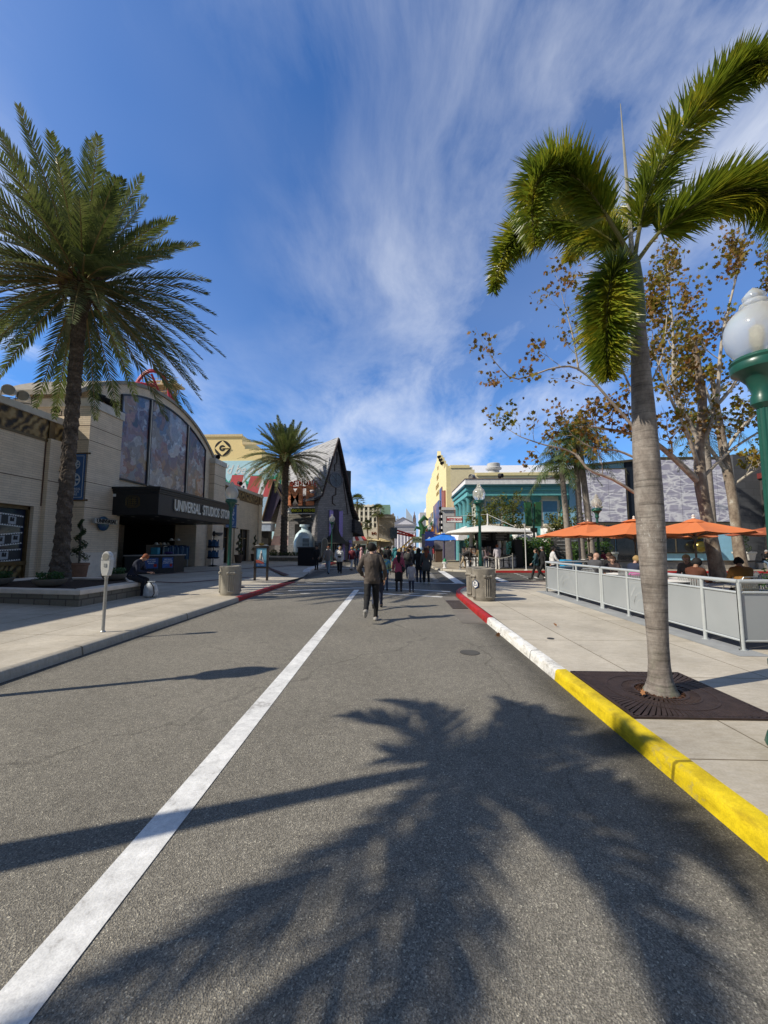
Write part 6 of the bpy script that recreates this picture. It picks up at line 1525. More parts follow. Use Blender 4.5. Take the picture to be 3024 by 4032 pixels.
def date_palm(x,y,z,h,label,seed,crown_r=4.4,nf=138,lw=.044,sg=1.,sp=126,tr=1.):
    rnd.seed(seed); r=empty('date_palm',(x,y,z),label,'palm tree')
    # trunk with spiral leaf-base scars
    n=44; rows=int(h*15); vs=[]
    for i in range(rows+1):
        q=i/rows; zz_=q*h; R0=.19*tr+.22*math.exp(-zz_/.5)-.005*q; 
        if q>.86: R0+=.17*((q-.86)/.14)**1.2
        for j in range(n):
            a=2*PI*j/n; ph=(i/6.0+ (j/n)*4.0)%1.0; ph2=(j/n*11+ (i//6)*.5)%1.0
            rr=R0*(1+ (.24*(1-ph)**1.5*(.45+.55*math.sin(PI*ph2)) if zz_>.35 else .05*math.sin(5*a+zz_*7)))+rnd.uniform(-.012,.012)
            vs.append((x+rr*math.cos(a),y+rr*math.sin(a),z+zz_-.02))
    m_=MB(); m_.add(vs,[(i*n+j,i*n+(j+1)%n,(i+1)*n+(j+1)%n,(i+1)*n+j) for i in range(rows) for j in range(n)]); m_.build('trunk',dbark,r)
    top=Vector((x,y,z+h)); ml,mr=MB(),MB()
    for i in range(nf):
        q=(i+.5)/nf; a=i*2.39996+rnd.uniform(-.2,.2); el=R(82-sp*q**.9+rnd.uniform(-9,9)); L_=crown_r*rnd.uniform(.92,1.08)*(1.0 if q>.12 else .82)
        d=Vector((math.cos(a)*math.cos(el),math.sin(a)*math.cos(el),math.sin(el))); o=top+Vector((math.cos(a)*.28,math.sin(a)*.28,-.25*q))
        sag=(.08+.27*math.cos(el)**2)*L_*(.5+.45*q)*sg
        pth=[o+d*L_*t_+Vector((0,0,-sag*t_**2.3)) for t_ in (0,.2,.4,.6,.8,1.)]
        pinnate(ml,mr,pth,64,.66*crown_r/4.3,lw,'date',.14,.036)
    ml.build('crown',date_leaf,r); mr.build('frond_stalk',rach2,r)
    bt=MB()
    for i in range(46):
        a=i*2.4; q=i/46; p=Vector((x+.45*math.cos(a),y+.45*math.sin(a),z+h-.9+.95*q)); bt.tube([p,p+Vector((math.cos(a)*.22,math.sin(a)*.22,.32))],[.07,.04],5)
    bt.build('leaf_base',M('boot_brown',(.10,.055,.03),.9),r)
    fm=MB(); leaf_cloud(fm,[(x+.5*rnd.gauss(0,.7),y+.5*rnd.gauss(0,.7),z+h-.2+.3*rnd.random()) for _ in range(260)],.18); fm.build('fern_foliage',fl_leaf,r)
    return r
date_palm(-11.45,12.75,.5,10.85,'huge date palm with rough trunk rising from the near stone planter',3)
date_palm(-12.6,42.1,.6,11.2,'second date palm standing in front of the stone house',11,4.7,118,.055,1.35,108,1.7)

# foxtail palm at the near kerb
def ring_trunk_mat(name):
    t=NT(name); s=t.node('SeparateXYZ',_0=t.co)
    n=t.noise(7,6,.7,t.map((1,1,.5))); n2=t.noise(34,4,.7,t.map((1,1,.6))); big=t.noise(1.3,4)
    ring=t.noise(1.0,4,.75,t.map((.9,.9,15)),.3); ring2=t.noise(1.0,3,.7,t.map((2.5,2.5,48)),.2)
    c=t.ramp(n,[(.28,(.17,.14,.12)),(.5,(.30,.26,.225)),(.74,(.45,.41,.365))])
    c=t.mix(.85,c,t.ramp(ring,[(.36,.42),(.46,.9),(.62,1.),(.72,1.3)]),'MULTIPLY')
    c=t.mix(.6,c,t.ramp(ring2,[(.36,.5),(.48,1.)]),'MULTIPLY')
    c=t.mix(.4,c,t.ramp(n2,[(.35,.55),(.62,1.)]),'MULTIPLY')
    c=t.mix(.7,c,t.ramp(big,[(.35,.66),(.65,1.1)]),'MULTIPLY')
    lich=t.noise(5,5,.7); zl_=t.node('MapRange',_0=s.outputs[2],_1=.55,_2=.05); lm_=t.node('Math',operation='MULTIPLY',_0=t.ramp(lich,[(.45,0.),(.6,.7)]),_1=zl_.outputs[0]); c=t.mix(lm_.outputs[0],c,(.12,.13,.085))
    # pale scratch marks in one band
    sc_=t.noise(30,3,.8,t.map((1.6,1.6,.5))); g=t.ramp(sc_,[(.60,0.),(.66,.8)])
    zb=t.node('MapRange',_0=s.outputs[2],_1=1.45,_2=1.6); zb2=t.node('MapRange',_0=s.outputs[2],_1=1.95,_2=1.85); mm=t.node('Math',operation='MULTIPLY',_0=zb.outputs[0],_1=zb2.outputs[0]); m3=t.node('Math',operation='MULTIPLY',_0=g,_1=mm.outputs[0])
    c=t.mix(m3.outputs[0],c,(.55,.54,.5))
    h=t.mix(.35,ring,n2); t.bump(h,.7,.02)
    return t.done(c,.8)
ftrunk=ring_trunk_mat('foxtail_bark'); shaft=M('crownshaft_green',(.11,.14,.085),.5,.25,3)
FR=dict(
 F1=[(2.86,4.45,5.15),(2.92,4.43,5.5),(3.01,4.4,5.89),(3.22,4.3,6.38),(3.51,4.15,6.77),(3.76,4.0,6.97),(3.93,3.85,6.95),(4.0,3.72,6.68)],
 F2=[(2.83,4.42,5.12),(2.47,4.3,5.60),(2.12,4.15,5.88),(1.82,4.05,5.96),(1.57,3.95,5.75),(1.46,3.9,5.40),(1.46,3.87,4.89)],
 F3=[(2.83,4.5,5.12),(2.58,4.6,5.62),(2.22,4.8,6.0),(1.85,4.95,6.08),(1.53,5.05,5.85),(1.33,5.1,5.24)],
 F4=[(2.88,4.42,5.12),(3.11,4.35,5.42),(3.4,4.2,5.60),(3.71,4.1,5.68),(3.98,4.0,5.55),(4.15,3.95,5.18),(4.16,3.9,4.63)],
 F5=[(2.80,4.37,5.05),(2.50,4.25,4.85),(2.37,4.2,4.42),(2.34,4.2,3.98),(2.34,4.22,3.58)],
 F6=[(2.88,4.6,5.2),(2.84,4.8,5.8),(2.80,5.05,6.15),(2.74,5.4,6.35),(2.7,5.8,6.2)])
def foxtail(x,y,label,fr,rz=0,seed=5,kind='fox'):
    rnd.seed(seed); X0,Y0=2.85,4.45
    rot=lambda p: (x+(p[0]-X0)*math.cos(rz)-(p[1]-Y0)*math.sin(rz), y+(p[0]-X0)*math.sin(rz)+(p[1]-Y0)*math.cos(rz), p[2])
    r=empty('foxtail_palm',(x,y,.13),label,'palm tree')
    prof=[(.180,0.),(.145,.06),(.117,.15),(.103,.3),(.100,.5),(.108,.8),(.125,1.2),(.138,1.7),(.139,2.2),(.130,2.7),(.116,3.2),(.097,3.7),(.079,4.22)]
    fine=[]
    for i in range(len(prof)-1):
        for k in range(8): f=k/8; fine.append((prof[i][0]*(1-f)+prof[i+1][0]*f,prof[i][1]*(1-f)+prof[i+1][1]*f))
    fine.append(prof[-1])
    fine=[(a*(1+rnd.uniform(-.006,.006)),b) for a,b in fine]
    lean=lambda zz_: (0.0,0.0)
    m_=MB(); m_.lathe(fine,(x,y,.12),64); m_.build('trunk',ftrunk,r,smooth=True,ang=60)
    m_=MB(); m_.lathe([(.079,4.2),(.089,4.27),(.089,4.5),(.080,4.8),(.066,4.98),(.045,5.08)],(x,y,.12),20); m_.build('crownshaft',shaft,r,smooth=True)
    for k,pth in fr.items():
        ml,mr=MB(),MB(); pinnate(ml,mr,[rot(p) for p in pth],(58 if kind=='date' else 185 if k!='F6' else 110),(.52 if kind=='date' else .43),(.036 if kind=='date' else .024),kind,.05 if kind=='date' else .16 if k not in('F5','F3') else .1,.026); fo=mr.build('frond',rach,r,smooth=True); ml.build('leaflets',fox_leaf,fo)
    sp=MB(); sp.tube([rot((2.85,4.47,5.0)),rot((2.84,4.47,6.1)),rot((2.82,4.47,7.27))],[.03,.022,.004],6); sp.build('spear_leaf',M('spear_grey',(.30,.29,.24),.6),r,smooth=True)
    return r
foxtail(2.85,4.45,'foxtail palm with smooth ringed trunk growing from the iron grate',FR)
FR2={}
rnd.seed(77)
for k,(az,Lf,e0) in enumerate(((62,1.7,.9),(98,1.6,.6),(128,1.35,.75),(35,2.0,.55),(12,2.15,.8),(-8,2.2,.35),(-30,2.2,.6),(-52,2.3,.4),(-72,2.2,.8),(-92,2.3,.35),(-112,2.2,.6),(-128,2.3,.5),(48,1.3,1.3),(-60,1.4,1.3),(170,.6,1.3),(-120,1.3,1.2))):   # an open crown: its wide feathery shadow lies on the near road
    a=R(az); pth=[]
    for q in (0,.2,.4,.6,.8,1.): pth.append((2.85+math.cos(a)*Lf*q*(1-.12*q),4.45+math.sin(a)*Lf*q*(1-.12*q),5.1+Lf*(e0*q-(.5+.35*e0)*q*q)))
    FR2['G%d'%k]=pth
foxtail(-5.42,.96,'open crowned palm on the left pavement whose wide shadow falls across the near road',FR2,R(SHPALM_ROT),9,'date')

# sycamores with sparse autumn leaves
def syc_bark():
    t=NT('sycamore_bark'); n=t.noise(2.6,6,.7,t.map((1,1,.5))); n2=t.noise(30,3); v=t.noise(7,3,.6)
    c=t.ramp(n,[(.34,(.13,.095,.068)),(.50,(.27,.21,.155)),(.60,(.34,.28,.21)),(.70,(.66,.62,.53))]); c=t.mix(.4,c,t.ramp(v,[(.35,.5),(.6,1.)]),'MULTIPLY'); t.bump(n2,.5,.02); return t.done(c,.85)
sbark=syc_bark()
pale_bark=M('sycamore_pale_twig',(.40,.355,.29),.8,.35,6)
syc_leaf=leaf_mat('sycamore_leaf',[(.07,.10,.014),(.20,.18,.022),(.24,.13,.025),(.18,.07,.022),(.11,.04,.02)],.28,.6,.25,.9)
def maple_leaf(mb,p,s_):
    a=Vector((rnd.gauss(0,1),rnd.gauss(0,1),rnd.gauss(0,.8))).normalized(); u=a.orthogonal().normalized(); u=Quaternion(a,rnd.uniform(0,2*PI))@u; v=a.cross(u); p=Vector(p); s_*=rnd.uniform(.6,1.25)
    sh=[(0,-.5),(.18,-.28),(.5,-.2),(.34,.04),(.48,.32),(.16,.26),(0,.6),(-.16,.26),(-.48,.32),(-.34,.04),(-.5,-.2),(-.18,-.28)]
    mb.add([p+u*q[0]*s_+v*q[1]*s_+a*(.22*s_*(abs(q[0])+q[1]*.3)) for q in sh],[tuple(range(12))])
def grow(mb,lv,tips,p,d,L_,r_,lev,bend=.25,up=.15,kids=(2,4)):
    n=5; pts=[p]; dd=d.normalized()
    for i in range(n):
        dd=(dd+Vector((rnd.gauss(0,bend),rnd.gauss(0,bend),rnd.gauss(up,bend)))*.42).normalized(); pts.append(pts[-1]+dd*L_/n)
    mb.tube(pts,[r_*(1-.62*i/n) for i in range(n+1)],7 if r_>.03 else 4,cap=False)
    if lev<=0:
        tips.append(pts[-1]); tips.append(pts[3]); return
    for k in range(rnd.randint(*kids)):
        t_=rnd.uniform(.35,1.); i=min(int(t_*n),n-1); q=pts[i].lerp(pts[i+1],t_*n-i)
        a=rnd.uniform(0,2*PI); o=dd.orthogonal().normalized(); o=Quaternion(dd,a)@o
        grow(mb,lv,tips,q,(dd*.7+o*rnd.uniform(.5,.95)),L_*rnd.uniform(.5,.75),r_*.5*rnd.uniform(.7,1.),lev-1,bend,up,kids)
    grow(mb,lv,tips,pts[-1],dd,L_*.7,r_*.38,lev-1,bend,up,kids)
def sycamore(x,y,label,seed,trunk,limbs,nleaf,ls=.17,mat=None):
    rnd.seed(seed); r=empty('sycamore_tree',(x,y,.13),label,'tree')
    m_=MB(); tp=bez([t_[:3] for t_ in trunk],24); rr=[t_[3] for t_ in trunk]
    R_=[]; k=len(rr)-1
    for i in range(25): f=i/24*k; j=min(int(f),k-1); R_.append((rr[j]*(1-(f-j))+rr[j+1]*(f-j))*(1+rnd.uniform(-.04,.04)))
    m_.tube(tp,R_,16); m_.build('trunk',sbark,r,smooth=True,ang=70)
    lb=MB(); tips=[]
    for pth,r0,lev in limbs:
        pts=bez(pth,14); lb.tube(pts,[r0*.8*(1-.75*i/14) for i in range(15)],8,cap=False)
        for i in range(4,15,2):
            d=(pts[i]-pts[i-1]).normalized(); o=Quaternion(d,rnd.uniform(0,2*PI))@d.orthogonal().normalized()
            grow(lb,None,tips,pts[i],d*.5+o*.8+Vector((0,0,.15)),rnd.uniform(.7,1.35)*(1.2-.04*i),r0*.30*(1-.045*i),lev)
        grow(lb,None,tips,pts[-1],pts[-1]-pts[-2],1.0,r0*.22,lev)
    lb.build('limbs',pale_bark,r,smooth=True,ang=70)
    lf=MB()
    for i in range(nleaf):
        q=rnd.choice(tips); maple_leaf(lf,(q.x+rnd.gauss(0,.17),q.y+rnd.gauss(0,.17),q.z+rnd.gauss(-.06,.17)),ls)
    lf.build('crown',mat or syc_leaf,r); return r
# thick one on the terrace
sycamore(14.3,17.8,'thick mottled sycamore with autumn leaves rising behind the terrace chairs',21,
 [(14.25,17.8,.0,.36),(14.1,17.8,1.2,.27),(13.9,17.8,3.0,.235),(13.75,17.8,4.6,.25),(13.8,17.8,6.2,.19),(14.1,17.8,8.5,.17),(13.9,17.8,11.5,.09)],
 [([(13.7,17.8,4.6),(12.6,17.7,5.7),(11.4,17.4,6.5),(10.2,17.2,6.8),(8.8,17,7.0)],.20,2),
  ([(13.75,17.8,5.2),(12.9,17.3,6.9),(11.9,16.8,8.4),(11.2,16.5,10.2)],.13,2),
  ([(13.8,17.8,6.2),(14.5,17.6,8.0),(14.8,17.3,11.2),(15.6,17,14.6)],.15,2),
  ([(13.8,17.8,6.6),(13.0,17.9,9.0),(13.0,17.8,11.8),(12.8,17.6,14.6)],.14,2),
  ([(14.0,17.8,7.5),(15.4,17.5,9.2),(16.2,17.2,11.4),(16.9,17,14.0)],.12,2),
  ([(13.9,17.8,4.9),(14.9,17.5,6.0),(16,17.2,6.8),(17,17,7.4)],.10,2)],3400,.19)
# the one whose trunk hides behind the near palm, its limbs reaching over the street corner
sycamore(9.6,15.2,'pale sycamore hidden behind the near palm, its long bare limbs reaching over the corner',34,
 [(9.6,15.2,.0,.24),(9.55,15.2,1.5,.18),(9.5,15.2,3.2,.17),(9.45,15.2,5.0,.15),(9.6,15.2,7.0,.12),(9.5,15.1,9.2,.08),(9.7,15,11.2,.04)],
 [([(9.5,15.2,3.6),(8.4,15.1,4.3),(7.4,15,4.7),(6.8,15,5.4),(5.6,14.9,5.7),(4.8,14.9,6.0)],.085,1),
  ([(9.5,15.2,5.1),(8.6,15.2,5.5),(7.6,15.1,5.6),(6.9,15.1,6.1)],.07,1),
  ([(9.5,15.2,6.2),(8.4,15,7.4),(7.2,14.8,8.6),(6.2,14.7,8.7),(4.6,14.6,8.2),(3.9,14.6,8.8)],.08,1),
  ([(7.1,14.8,8.6),(6.9,14.7,9.9),(6.5,14.6,11.6)],.05,1),
  ([(9.6,15.2,7.0),(9.0,15.2,8.8),(8.0,15.1,10.4),(7.8,15,12)],.06,1),
  ([(9.6,15.2,7.3),(10.5,15.1,9.2),(10.8,15,11.2)],.06,2)],1900,.165)
sycamore(24.3,28.3,'slimmer spotted sycamore farther back on the terrace at the right',55,
 [(24.3,28.3,0,.40),(24.1,28.3,2,.32),(24.0,28.3,5,.29),(23.7,28.3,8,.30),(23.4,28.3,12,.2),(23.2,28.3,15,.1)],
 [([(23.8,28.3,7),(22.3,28,9),(20.6,27.7,11),(19.5,27.5,13.5)],.2,2),([(23.6,28.3,8.5),(25,28,10.5),(26.5,27.6,12),(28,27.5,13)],.18,2),([(23.4,28.3,11),(22.4,28,13.5),(22,28,16)],.15,2),([(23.9,28.3,6),(25.5,28,7.2),(27,28,7.8)],.14,2)],2000,.28,
 leaf_mat('sycamore_leaf_yellow',[(.10,.13,.01),(.26,.24,.02),(.24,.14,.02),(.15,.05,.015)],.35,.6,.25,.7))

# queen palms and small street trees across the cross street
queen_leaf=leaf_mat('queen_palm_leaflet',[(.03,.06,.015),(.07,.11,.03),(.13,.16,.05)],.25,.5,.4)
gtr=M('queen_trunk_grey',(.26,.225,.19),.85,.3,5,.4)
def queen(x,y,h,r0,label,seed,nf=20,L_=3.0,lean=(0,0)):
    rnd.seed(seed); r=empty('queen_palm',(x,y,.13),label,'palm tree')
    m_=MB(); m_.tube(bez([(x,y,.1),(x+lean[0]*.3,y,h*.4),(x+lean[0],y+lean[1],h)],20),[r0*(1.25 if i<2 else 1-.25*i/20) for i in range(21)],12); m_.build('trunk',gtr,r,smooth=True)
    top=Vector((x+lean[0],y+lean[1],h)); ml,mr=MB(),MB()
    for i in range(nf):
        a=i*2.4; el=R(80-95*(i/nf)); d=Vector((math.cos(a)*math.cos(el),math.sin(a)*math.cos(el),math.sin(el)))
        pth=[top+d*L_*t_+Vector((0,0,-L_*.75*t_**2.2*(.35+math.cos(el)*.7))) for t_ in (0,.2,.4,.6,.8,1.)]
        pinnate(ml,mr,pth,46,.62,.045,'queen',.12,.03)
    ml.build('crown',queen_leaf,r); mr.build('frond_stalk',rach,r)
queen(11.75,27,7.4,.22,'feathery palm with leaning pale trunk, leftmost of the three behind the parasols',61,18,2.6,(-.3,0))
queen(12.75,27.3,9.4,.22,'feathery palm, tallest of the three behind the orange parasols',62,22,3.0,(-.2,0))
queen(13.35,27.1,9.0,.24,'feathery palm, rightmost of the three behind the orange parasols',63,20,2.9,(-.55,0))
queen(26.6,33.5,12.0,.3,'feathery palm behind the far spotted sycamore at the right',64,20,3.4)
oak_leaf=leaf_mat('street_tree_leaf',[(.03,.05,.012),(.10,.12,.025),(.22,.20,.05)],.25,.55,.3,.9)
def small_tree(x,y,h,spread,label,seed,n=1600):
    rnd.seed(seed); r=empty('street_tree',(x,y,.13),label,'tree'); m_=MB(); tips=[]
    m_.tube([(x,y,.1),(x+.05,y,h*.35),(x,y,h*.6)],[.12,.09,.06],8)
    for k in range(7):
        a=k*.9; grow(m_,None,tips,Vector((x,y,h*(.38+.05*k))),Vector((math.cos(a),math.sin(a)*.8,.55)),spread*.62,.045,2,.22,.12)
    m_.build('trunk',sbark,r,smooth=True,ang=70); lf=MB(); pts=[]
    for i in range(n):
        q=rnd.choice(tips); pts.append((q.x+rnd.gauss(0,.2),q.y+rnd.gauss(0,.2),q.z+rnd.gauss(0,.16)))
    leaf_cloud(lf,pts,.25); lf.build('crown',oak_leaf,r)
small_tree(9.1,34.8,5.4,2.6,'bushy olive green street tree behind the round kiosk canopy',71,2300)
small_tree(15.6,35.2,4.9,2.1,'olive green street tree between the white awning and the palm trunks',72,1500)

# fan palms in front of the far hotel
fan_leaf=leaf_mat('fan_palm_leaf',[(.04,.06,.02),(.09,.11,.04),(.17,.17,.06)],.2,.5,.4)
def fan_palm(x,y,h,label,seed,s_=1.):
    rnd.seed(seed); r=empty('fan_palm',(x,y,.1),label,'palm tree'); MB().tube([(x,y,0),(x+.1,y,h*.5),(x,y,h)],[.3*s_,.22*s_,.18*s_],8).build('trunk',gtr,r,smooth=True)
    ml=MB()
    for i in range(34):
        a=i*2.4; el=R(80-130*(i/34)); d=Vector((math.cos(a)*math.cos(el),math.sin(a)*math.cos(el),math.sin(el))); o=Vector((x,y,h)); c_=o+d*1.0*s_; sd=d.cross(Vector((0,0,1))).normalized() if abs(d.z)<.98 else Vector((1,0,0)); up=sd.cross(d)
        for k in range(9):
            b_=R(-75+150*k/8); dd=d*math.cos(b_)+sd*math.sin(b_); blade(ml,c_,dd,up,1.0*s_*rnd.uniform(.8,1.1),.14*s_,.7)
        ml.add([o-sd*.03,o+sd*.03,c_+sd*.03,c_-sd*.03],[(0,1,2,3)])
    ml.build('crown',fan_leaf,r)
fan_palm(-9.0,84,11.7,'tall fan palm before the deco hotel, nearest to the stone house gable',81,1.2)
fan_palm(-4.5,84,9.6,'fan palm before the right edge of the deco hotel',82,1.1)
fan_palm(-6.9,86,6.6,'short fan palm between the two tall ones at the hotel',83,.85)
fan_palm(-10.9,82,7.0,'short fan palm half behind the stone house roof edge',84,.95)
# fallen leaf by the grate and the kerb
for i,(x,y,z) in enumerate(((2.55,4.28,.158),(3.1,7.9,.14),(1.9,7.6,.012))):
    m_=MB(); rnd.seed(200+i); maple_leaf(m_,(x,y,z+.03),.085); tag(m_.build('fallen_leaf',M('dead_leaf',(.30,.14,.06),.8)),('tan dead leaf lying on the mulch inside the iron grate','small brown dead leaf lying on the right pavement','small brown dead leaf lying in the gutter by the white kerb')[i],'leaf')
rnd.seed(99)

# ------------------------------------------------------------------ people
def capsule(mb, a, b, ra, rb, n=12):
    a=Vector(a); b=Vector(b); d=b-a; L_=d.length
    if L_<1e-5: d=Vector((0,0,1)); L_=1e-5
    d=d.normalized(); pts=[]; rad=[]
    for k in range(1,5): t_=PI/2*k/5; pts.append(a-d*ra*math.cos(t_)); rad.append(ra*math.sin(t_))
    for k in range(5): pts.append(a.lerp(b,k/4)); rad.append(ra+(rb-ra)*k/4)
    for k in range(4,0,-1): t_=PI/2*k/5; pts.append(b+d*rb*math.cos(t_)); rad.append(rb*math.sin(t_))
    mb.tube(pts,rad,n)
def eball(mb,c,r,rx=0.):
    t=MB(); t.ball((0,0,0),r,16,10); m_=Matrix.Translation(c)@Matrix.Rotation(rx,4,'X'); mb.add([m_@Vector(p) for p in t.v],t.f)
def seg_d(p,a,b,ra,rb):
    ab=b-a; t_=max(0,min(1,(p-a).dot(ab)/max(1e-9,ab.length_squared))); return (p-a-ab*t_).length-(ra+(rb-ra)*t_)

def figure(key, lean=0., head=0., turn=0., legs=((20,8),(-18,20)), arms=((15,10,25),(-15,10,20)), sit=None, female=False, longhair=False, coat=False, skirt=False, vox=.022, hat=None, hood=False, hem=.82, hipdrop=0, sleeve=1., bag=None):
    """one pose of a 1.75 m figure facing +Y with the feet on z=0; legs: (thigh, knee) per side, arms: (swing, out, elbow)"""
    wsh=.165 if female else .185; hipw=.095 if female else .088
    bones=[]; B=lambda tag_,a,b,ra,rb: bones.append((tag_,Vector(a),Vector(b),ra,rb))
    hz=.93
    hipc=Vector((0,0,hz)); Ml=Matrix.Rotation(-R(lean),4,'X')
    def up(x,y,z): return hipc+Ml@Vector((x,y,z-hz))
    prof=([(.86,.12,.10),(.93,.165,.118),(1.0,.165,.115),(1.07,.142,.10),(1.14,.128,.094),(1.22,.142,.102),(1.30,.155,.105),(1.38,.15,.095),(1.43,.11,.08),(1.465,.06,.058)] if female else
          [(.86,.12,.10),(.93,.150,.112),(1.0,.155,.112),(1.08,.152,.108),(1.16,.160,.110),(1.25,.178,.118),(1.33,.190,.120),(1.39,.182,.105),(1.435,.13,.085),(1.47,.062,.06)])
    loft=[[up(rx*math.cos(2*PI*j/20),ry*math.sin(2*PI*j/20)-.008,z) for j in range(20)] for z,rx,ry in prof]
    def rad_at(z): return min(prof,key=lambda q:abs(q[0]-z))
    for z0_,z1_ in ((.98,1.08),(1.08,1.2),(1.2,1.3),(1.3,1.38)):
        for s_ in (-1,0,1): B('torso',up(s_*.06,0,z0_),up(s_*.07,0,z1_),.10,.105)
    if female:
        for s_ in (-1,1): B('torso',up(s_*.07,.075,1.27),up(s_*.07,.085,1.26),.062,.06)
    B('neck',up(0,0,1.42),up(0,.012,1.53),.062,.054)
    B('torso',up(-wsh*.8,0,1.42),up(0,0,1.45),.06,.065); B('torso',up(wsh*.8,0,1.42),up(0,0,1.45),.06,.065)
    hc=up(0,.015,1.53); Mh=Ml@Matrix.Rotation(R(-head),4,'X')@Matrix.Rotation(R(turn),4,'Z')
    hd=lambda x,y,z: hc+Mh@Vector((x,y,z))
    B('head',hd(0,.005,.10),hd(0,-.012,.125),.088,.094); B('head',hd(0,.035,.035),hd(0,.03,.07),.055,.068)
    B('head',hd(0,.10,.070),hd(0,.092,.10),.017,.010)
    for s_ in (-1,1): B('head',hd(s_*.088,-.01,.075),hd(s_*.092,-.015,.10),.016,.018)
    B('hip',hipc+Vector((-.055,-.012,-.02)),hipc+Vector((.055,-.012,-.02)),.115 if female else .100,.115 if female else .100)
    feet=[]; low=9
    for si,s_ in enumerate((-1,1)):
        th,kn=legs[si]; th=R(th); kn=R(kn); h=hipc+Vector((s_*hipw,0,-.04))
        k=h+Vector((s_*.012,math.sin(th),-math.cos(th)))*.42; a2=th-kn; an=k+Vector((0,math.sin(a2),-math.cos(a2)))*.42
        fa=a2*.9; toe=an+Vector((s_*.02,math.cos(fa)*.15,math.sin(fa)*.15-.035)); heel=an+Vector((0,-.035*math.cos(fa),-.045-.03*math.sin(fa)))
        B('thigh',h,k,.092 if female else .086,.062); B('calf',k,an,.060,.042); B('calf',k+(an-k)*.12+Vector((0,-.018,0)),k+(an-k)*.4+Vector((0,-.018,0)),.05,.052)
        B('foot',heel,an+Vector((0,.03,-.04)),.042,.045); B('foot',an+Vector((0,.02,-.045)),toe,.044,.033)
        low=min(low,heel.z-.042,toe.z-.033)
    hands=[]
    for si,s_ in enumerate((-1,1)):
        sw,ou,el=arms[si]; sw,ou,el=R(sw),R(ou),R(el); sh=Vector((s_*wsh,0,1.41-hz))
        d1=Vector((s_*math.sin(ou),math.sin(sw)*math.cos(ou),-math.cos(sw)*math.cos(ou))); e=sh+d1*.29
        ou2=ou*.25-(.35 if el>R(60) else 0); d2=Vector((s_*math.sin(ou2),math.sin(sw+el)*math.cos(ou2),-math.cos(sw+el)*math.cos(ou2))); w_=e+d2*.25
        P3=[hipc+Ml@v for v in (sh,e,w_,w_+d2*.075)]
        B('uarm',P3[0],P3[1],.056,.043); B('farm',P3[1],P3[2],.042,.030); B('hand',P3[2],P3[3],.026,.030)
        hands.append((P3[3],Ml@d2,s_))
    mb=MB()
    for tg_,a,b,ra,rb in bones:
        if not(tg_=='torso' and abs(ra-.10)<1e-6 and abs(rb-.105)<1e-6): capsule(mb,a,b,ra,rb)
    mb.add([p for ring in loft for p in ring],[(i*20+j,i*20+(j+1)%20,(i+1)*20+(j+1)%20,(i+1)*20+j) for i in range(len(loft)-1) for j in range(20)]+[tuple(range(19,-1,-1)),tuple((len(loft)-1)*20+j for j in range(20))])
    me=bpy.data.meshes.new('fig'); me.from_pydata(mb.v,[],mb.f); ob=bpy.data.objects.new('fig',me); COL.objects.link(ob)
    md=ob.modifiers.new('r','REMESH'); md.mode='VOXEL'; md.voxel_size=vox
    sm=ob.modifiers.new('s','SMOOTH'); sm.iterations=int(round(.09/vox)); sm.factor=.5
    dg=bpy.context.evaluated_depsgraph_get(); ev=ob.evaluated_get(dg); m2=bpy.data.meshes.new_from_object(ev)
    V=[v.co.copy() for v in m2.vertices]; Nn=[v.normal.copy() for v in m2.vertices]; F_=[tuple(p.vertices) for p in m2.polygons]
    bpy.data.objects.remove(ob); bpy.data.meshes.remove(me); bpy.data.meshes.remove(m2)
    lab=[min(bones,key=lambda q: seg_d(p,q[1],q[2],q[3],q[4]))[0] for p in V]
    zo=-low if sit is None else sit-hz+.13
    off=Vector((0,0,zo))
    from mathutils import noise as mn
    def fold(p): return max(-.006,.013*mn.noise(Vector((p.x*9,p.y*9,p.z*5)))+.008*mn.noise(Vector((p.x*20+5,p.y*20,p.z*11))))
    def region(pred, o_):
        idx={}; vs=[]; fs=[]
        for f in F_:
            if sum(1 for i in f if pred(i))*2>len(f):
                g=[]
                for i in f:
                    if i not in idx: idx[i]=len(vs); vs.append(V[i]+Nn[i]*((o_(i) if callable(o_) else o_)*(1+.0)+fold(V[i]))+off)
                    g.append(idx[i])
                fs.append(tuple(g))
        return vs,fs
    inv=Ml.inverted()
    def zt(i): return hz+(inv@(V[i]-hipc)).z          # height in the upright torso
    hz_hem=hem
    topz=lambda i: lab[i] in('torso','uarm') or (lab[i]=='farm' and sleeve>=1) or (lab[i] in('hip','thigh') and zt(i)>hz_hem and (sit is None or lab[i]=='hip'))
    prox={}
    parts={}
    body=MB(); body.add([v+off for v in V],F_)
    for c_,d_,s_ in hands:                              # five fingers with a knuckle bend
        sd=Vector((s_,0,0)); sd=(sd-d_*sd.dot(d_)).normalized(); bk=d_.cross(sd).normalized()
        for k in range(4):
            o_=c_+off+bk*0+ (Vector((0,1,0))-d_*d_.y).normalized()*(.026-.0175*k) if abs(d_.y)<.9 else c_+off+Vector((0,0,1))*(.026-.0175*k)
            L_=(.066,.074,.070,.055)[k]; q=o_+d_*.012; body.tube([q,q+d_*L_*.5,q+d_*L_*.85-sd*.014,q+d_*L_-sd*.03],[.0095,.009,.008,.006],6)
        q=c_+off+(Vector((0,1,0))-d_*d_.y)*.026-d_*.03; body.tube([q,q+d_*.03+Vector((0,.02,0))-sd*.008,q+d_*.055+Vector((0,.022,0))-sd*.02],[.012,.010,.007],6)
    body.cur=1
    for s_ in (-1,1): eball(body,hd(s_*.034,.078,.088)+off,(.013,.008,.008))
    body.cur=2; eball(body,hd(0,.085,.030)+off,(.024,.008,.006))
    parts['body']=(body.v,body.f,body.m)
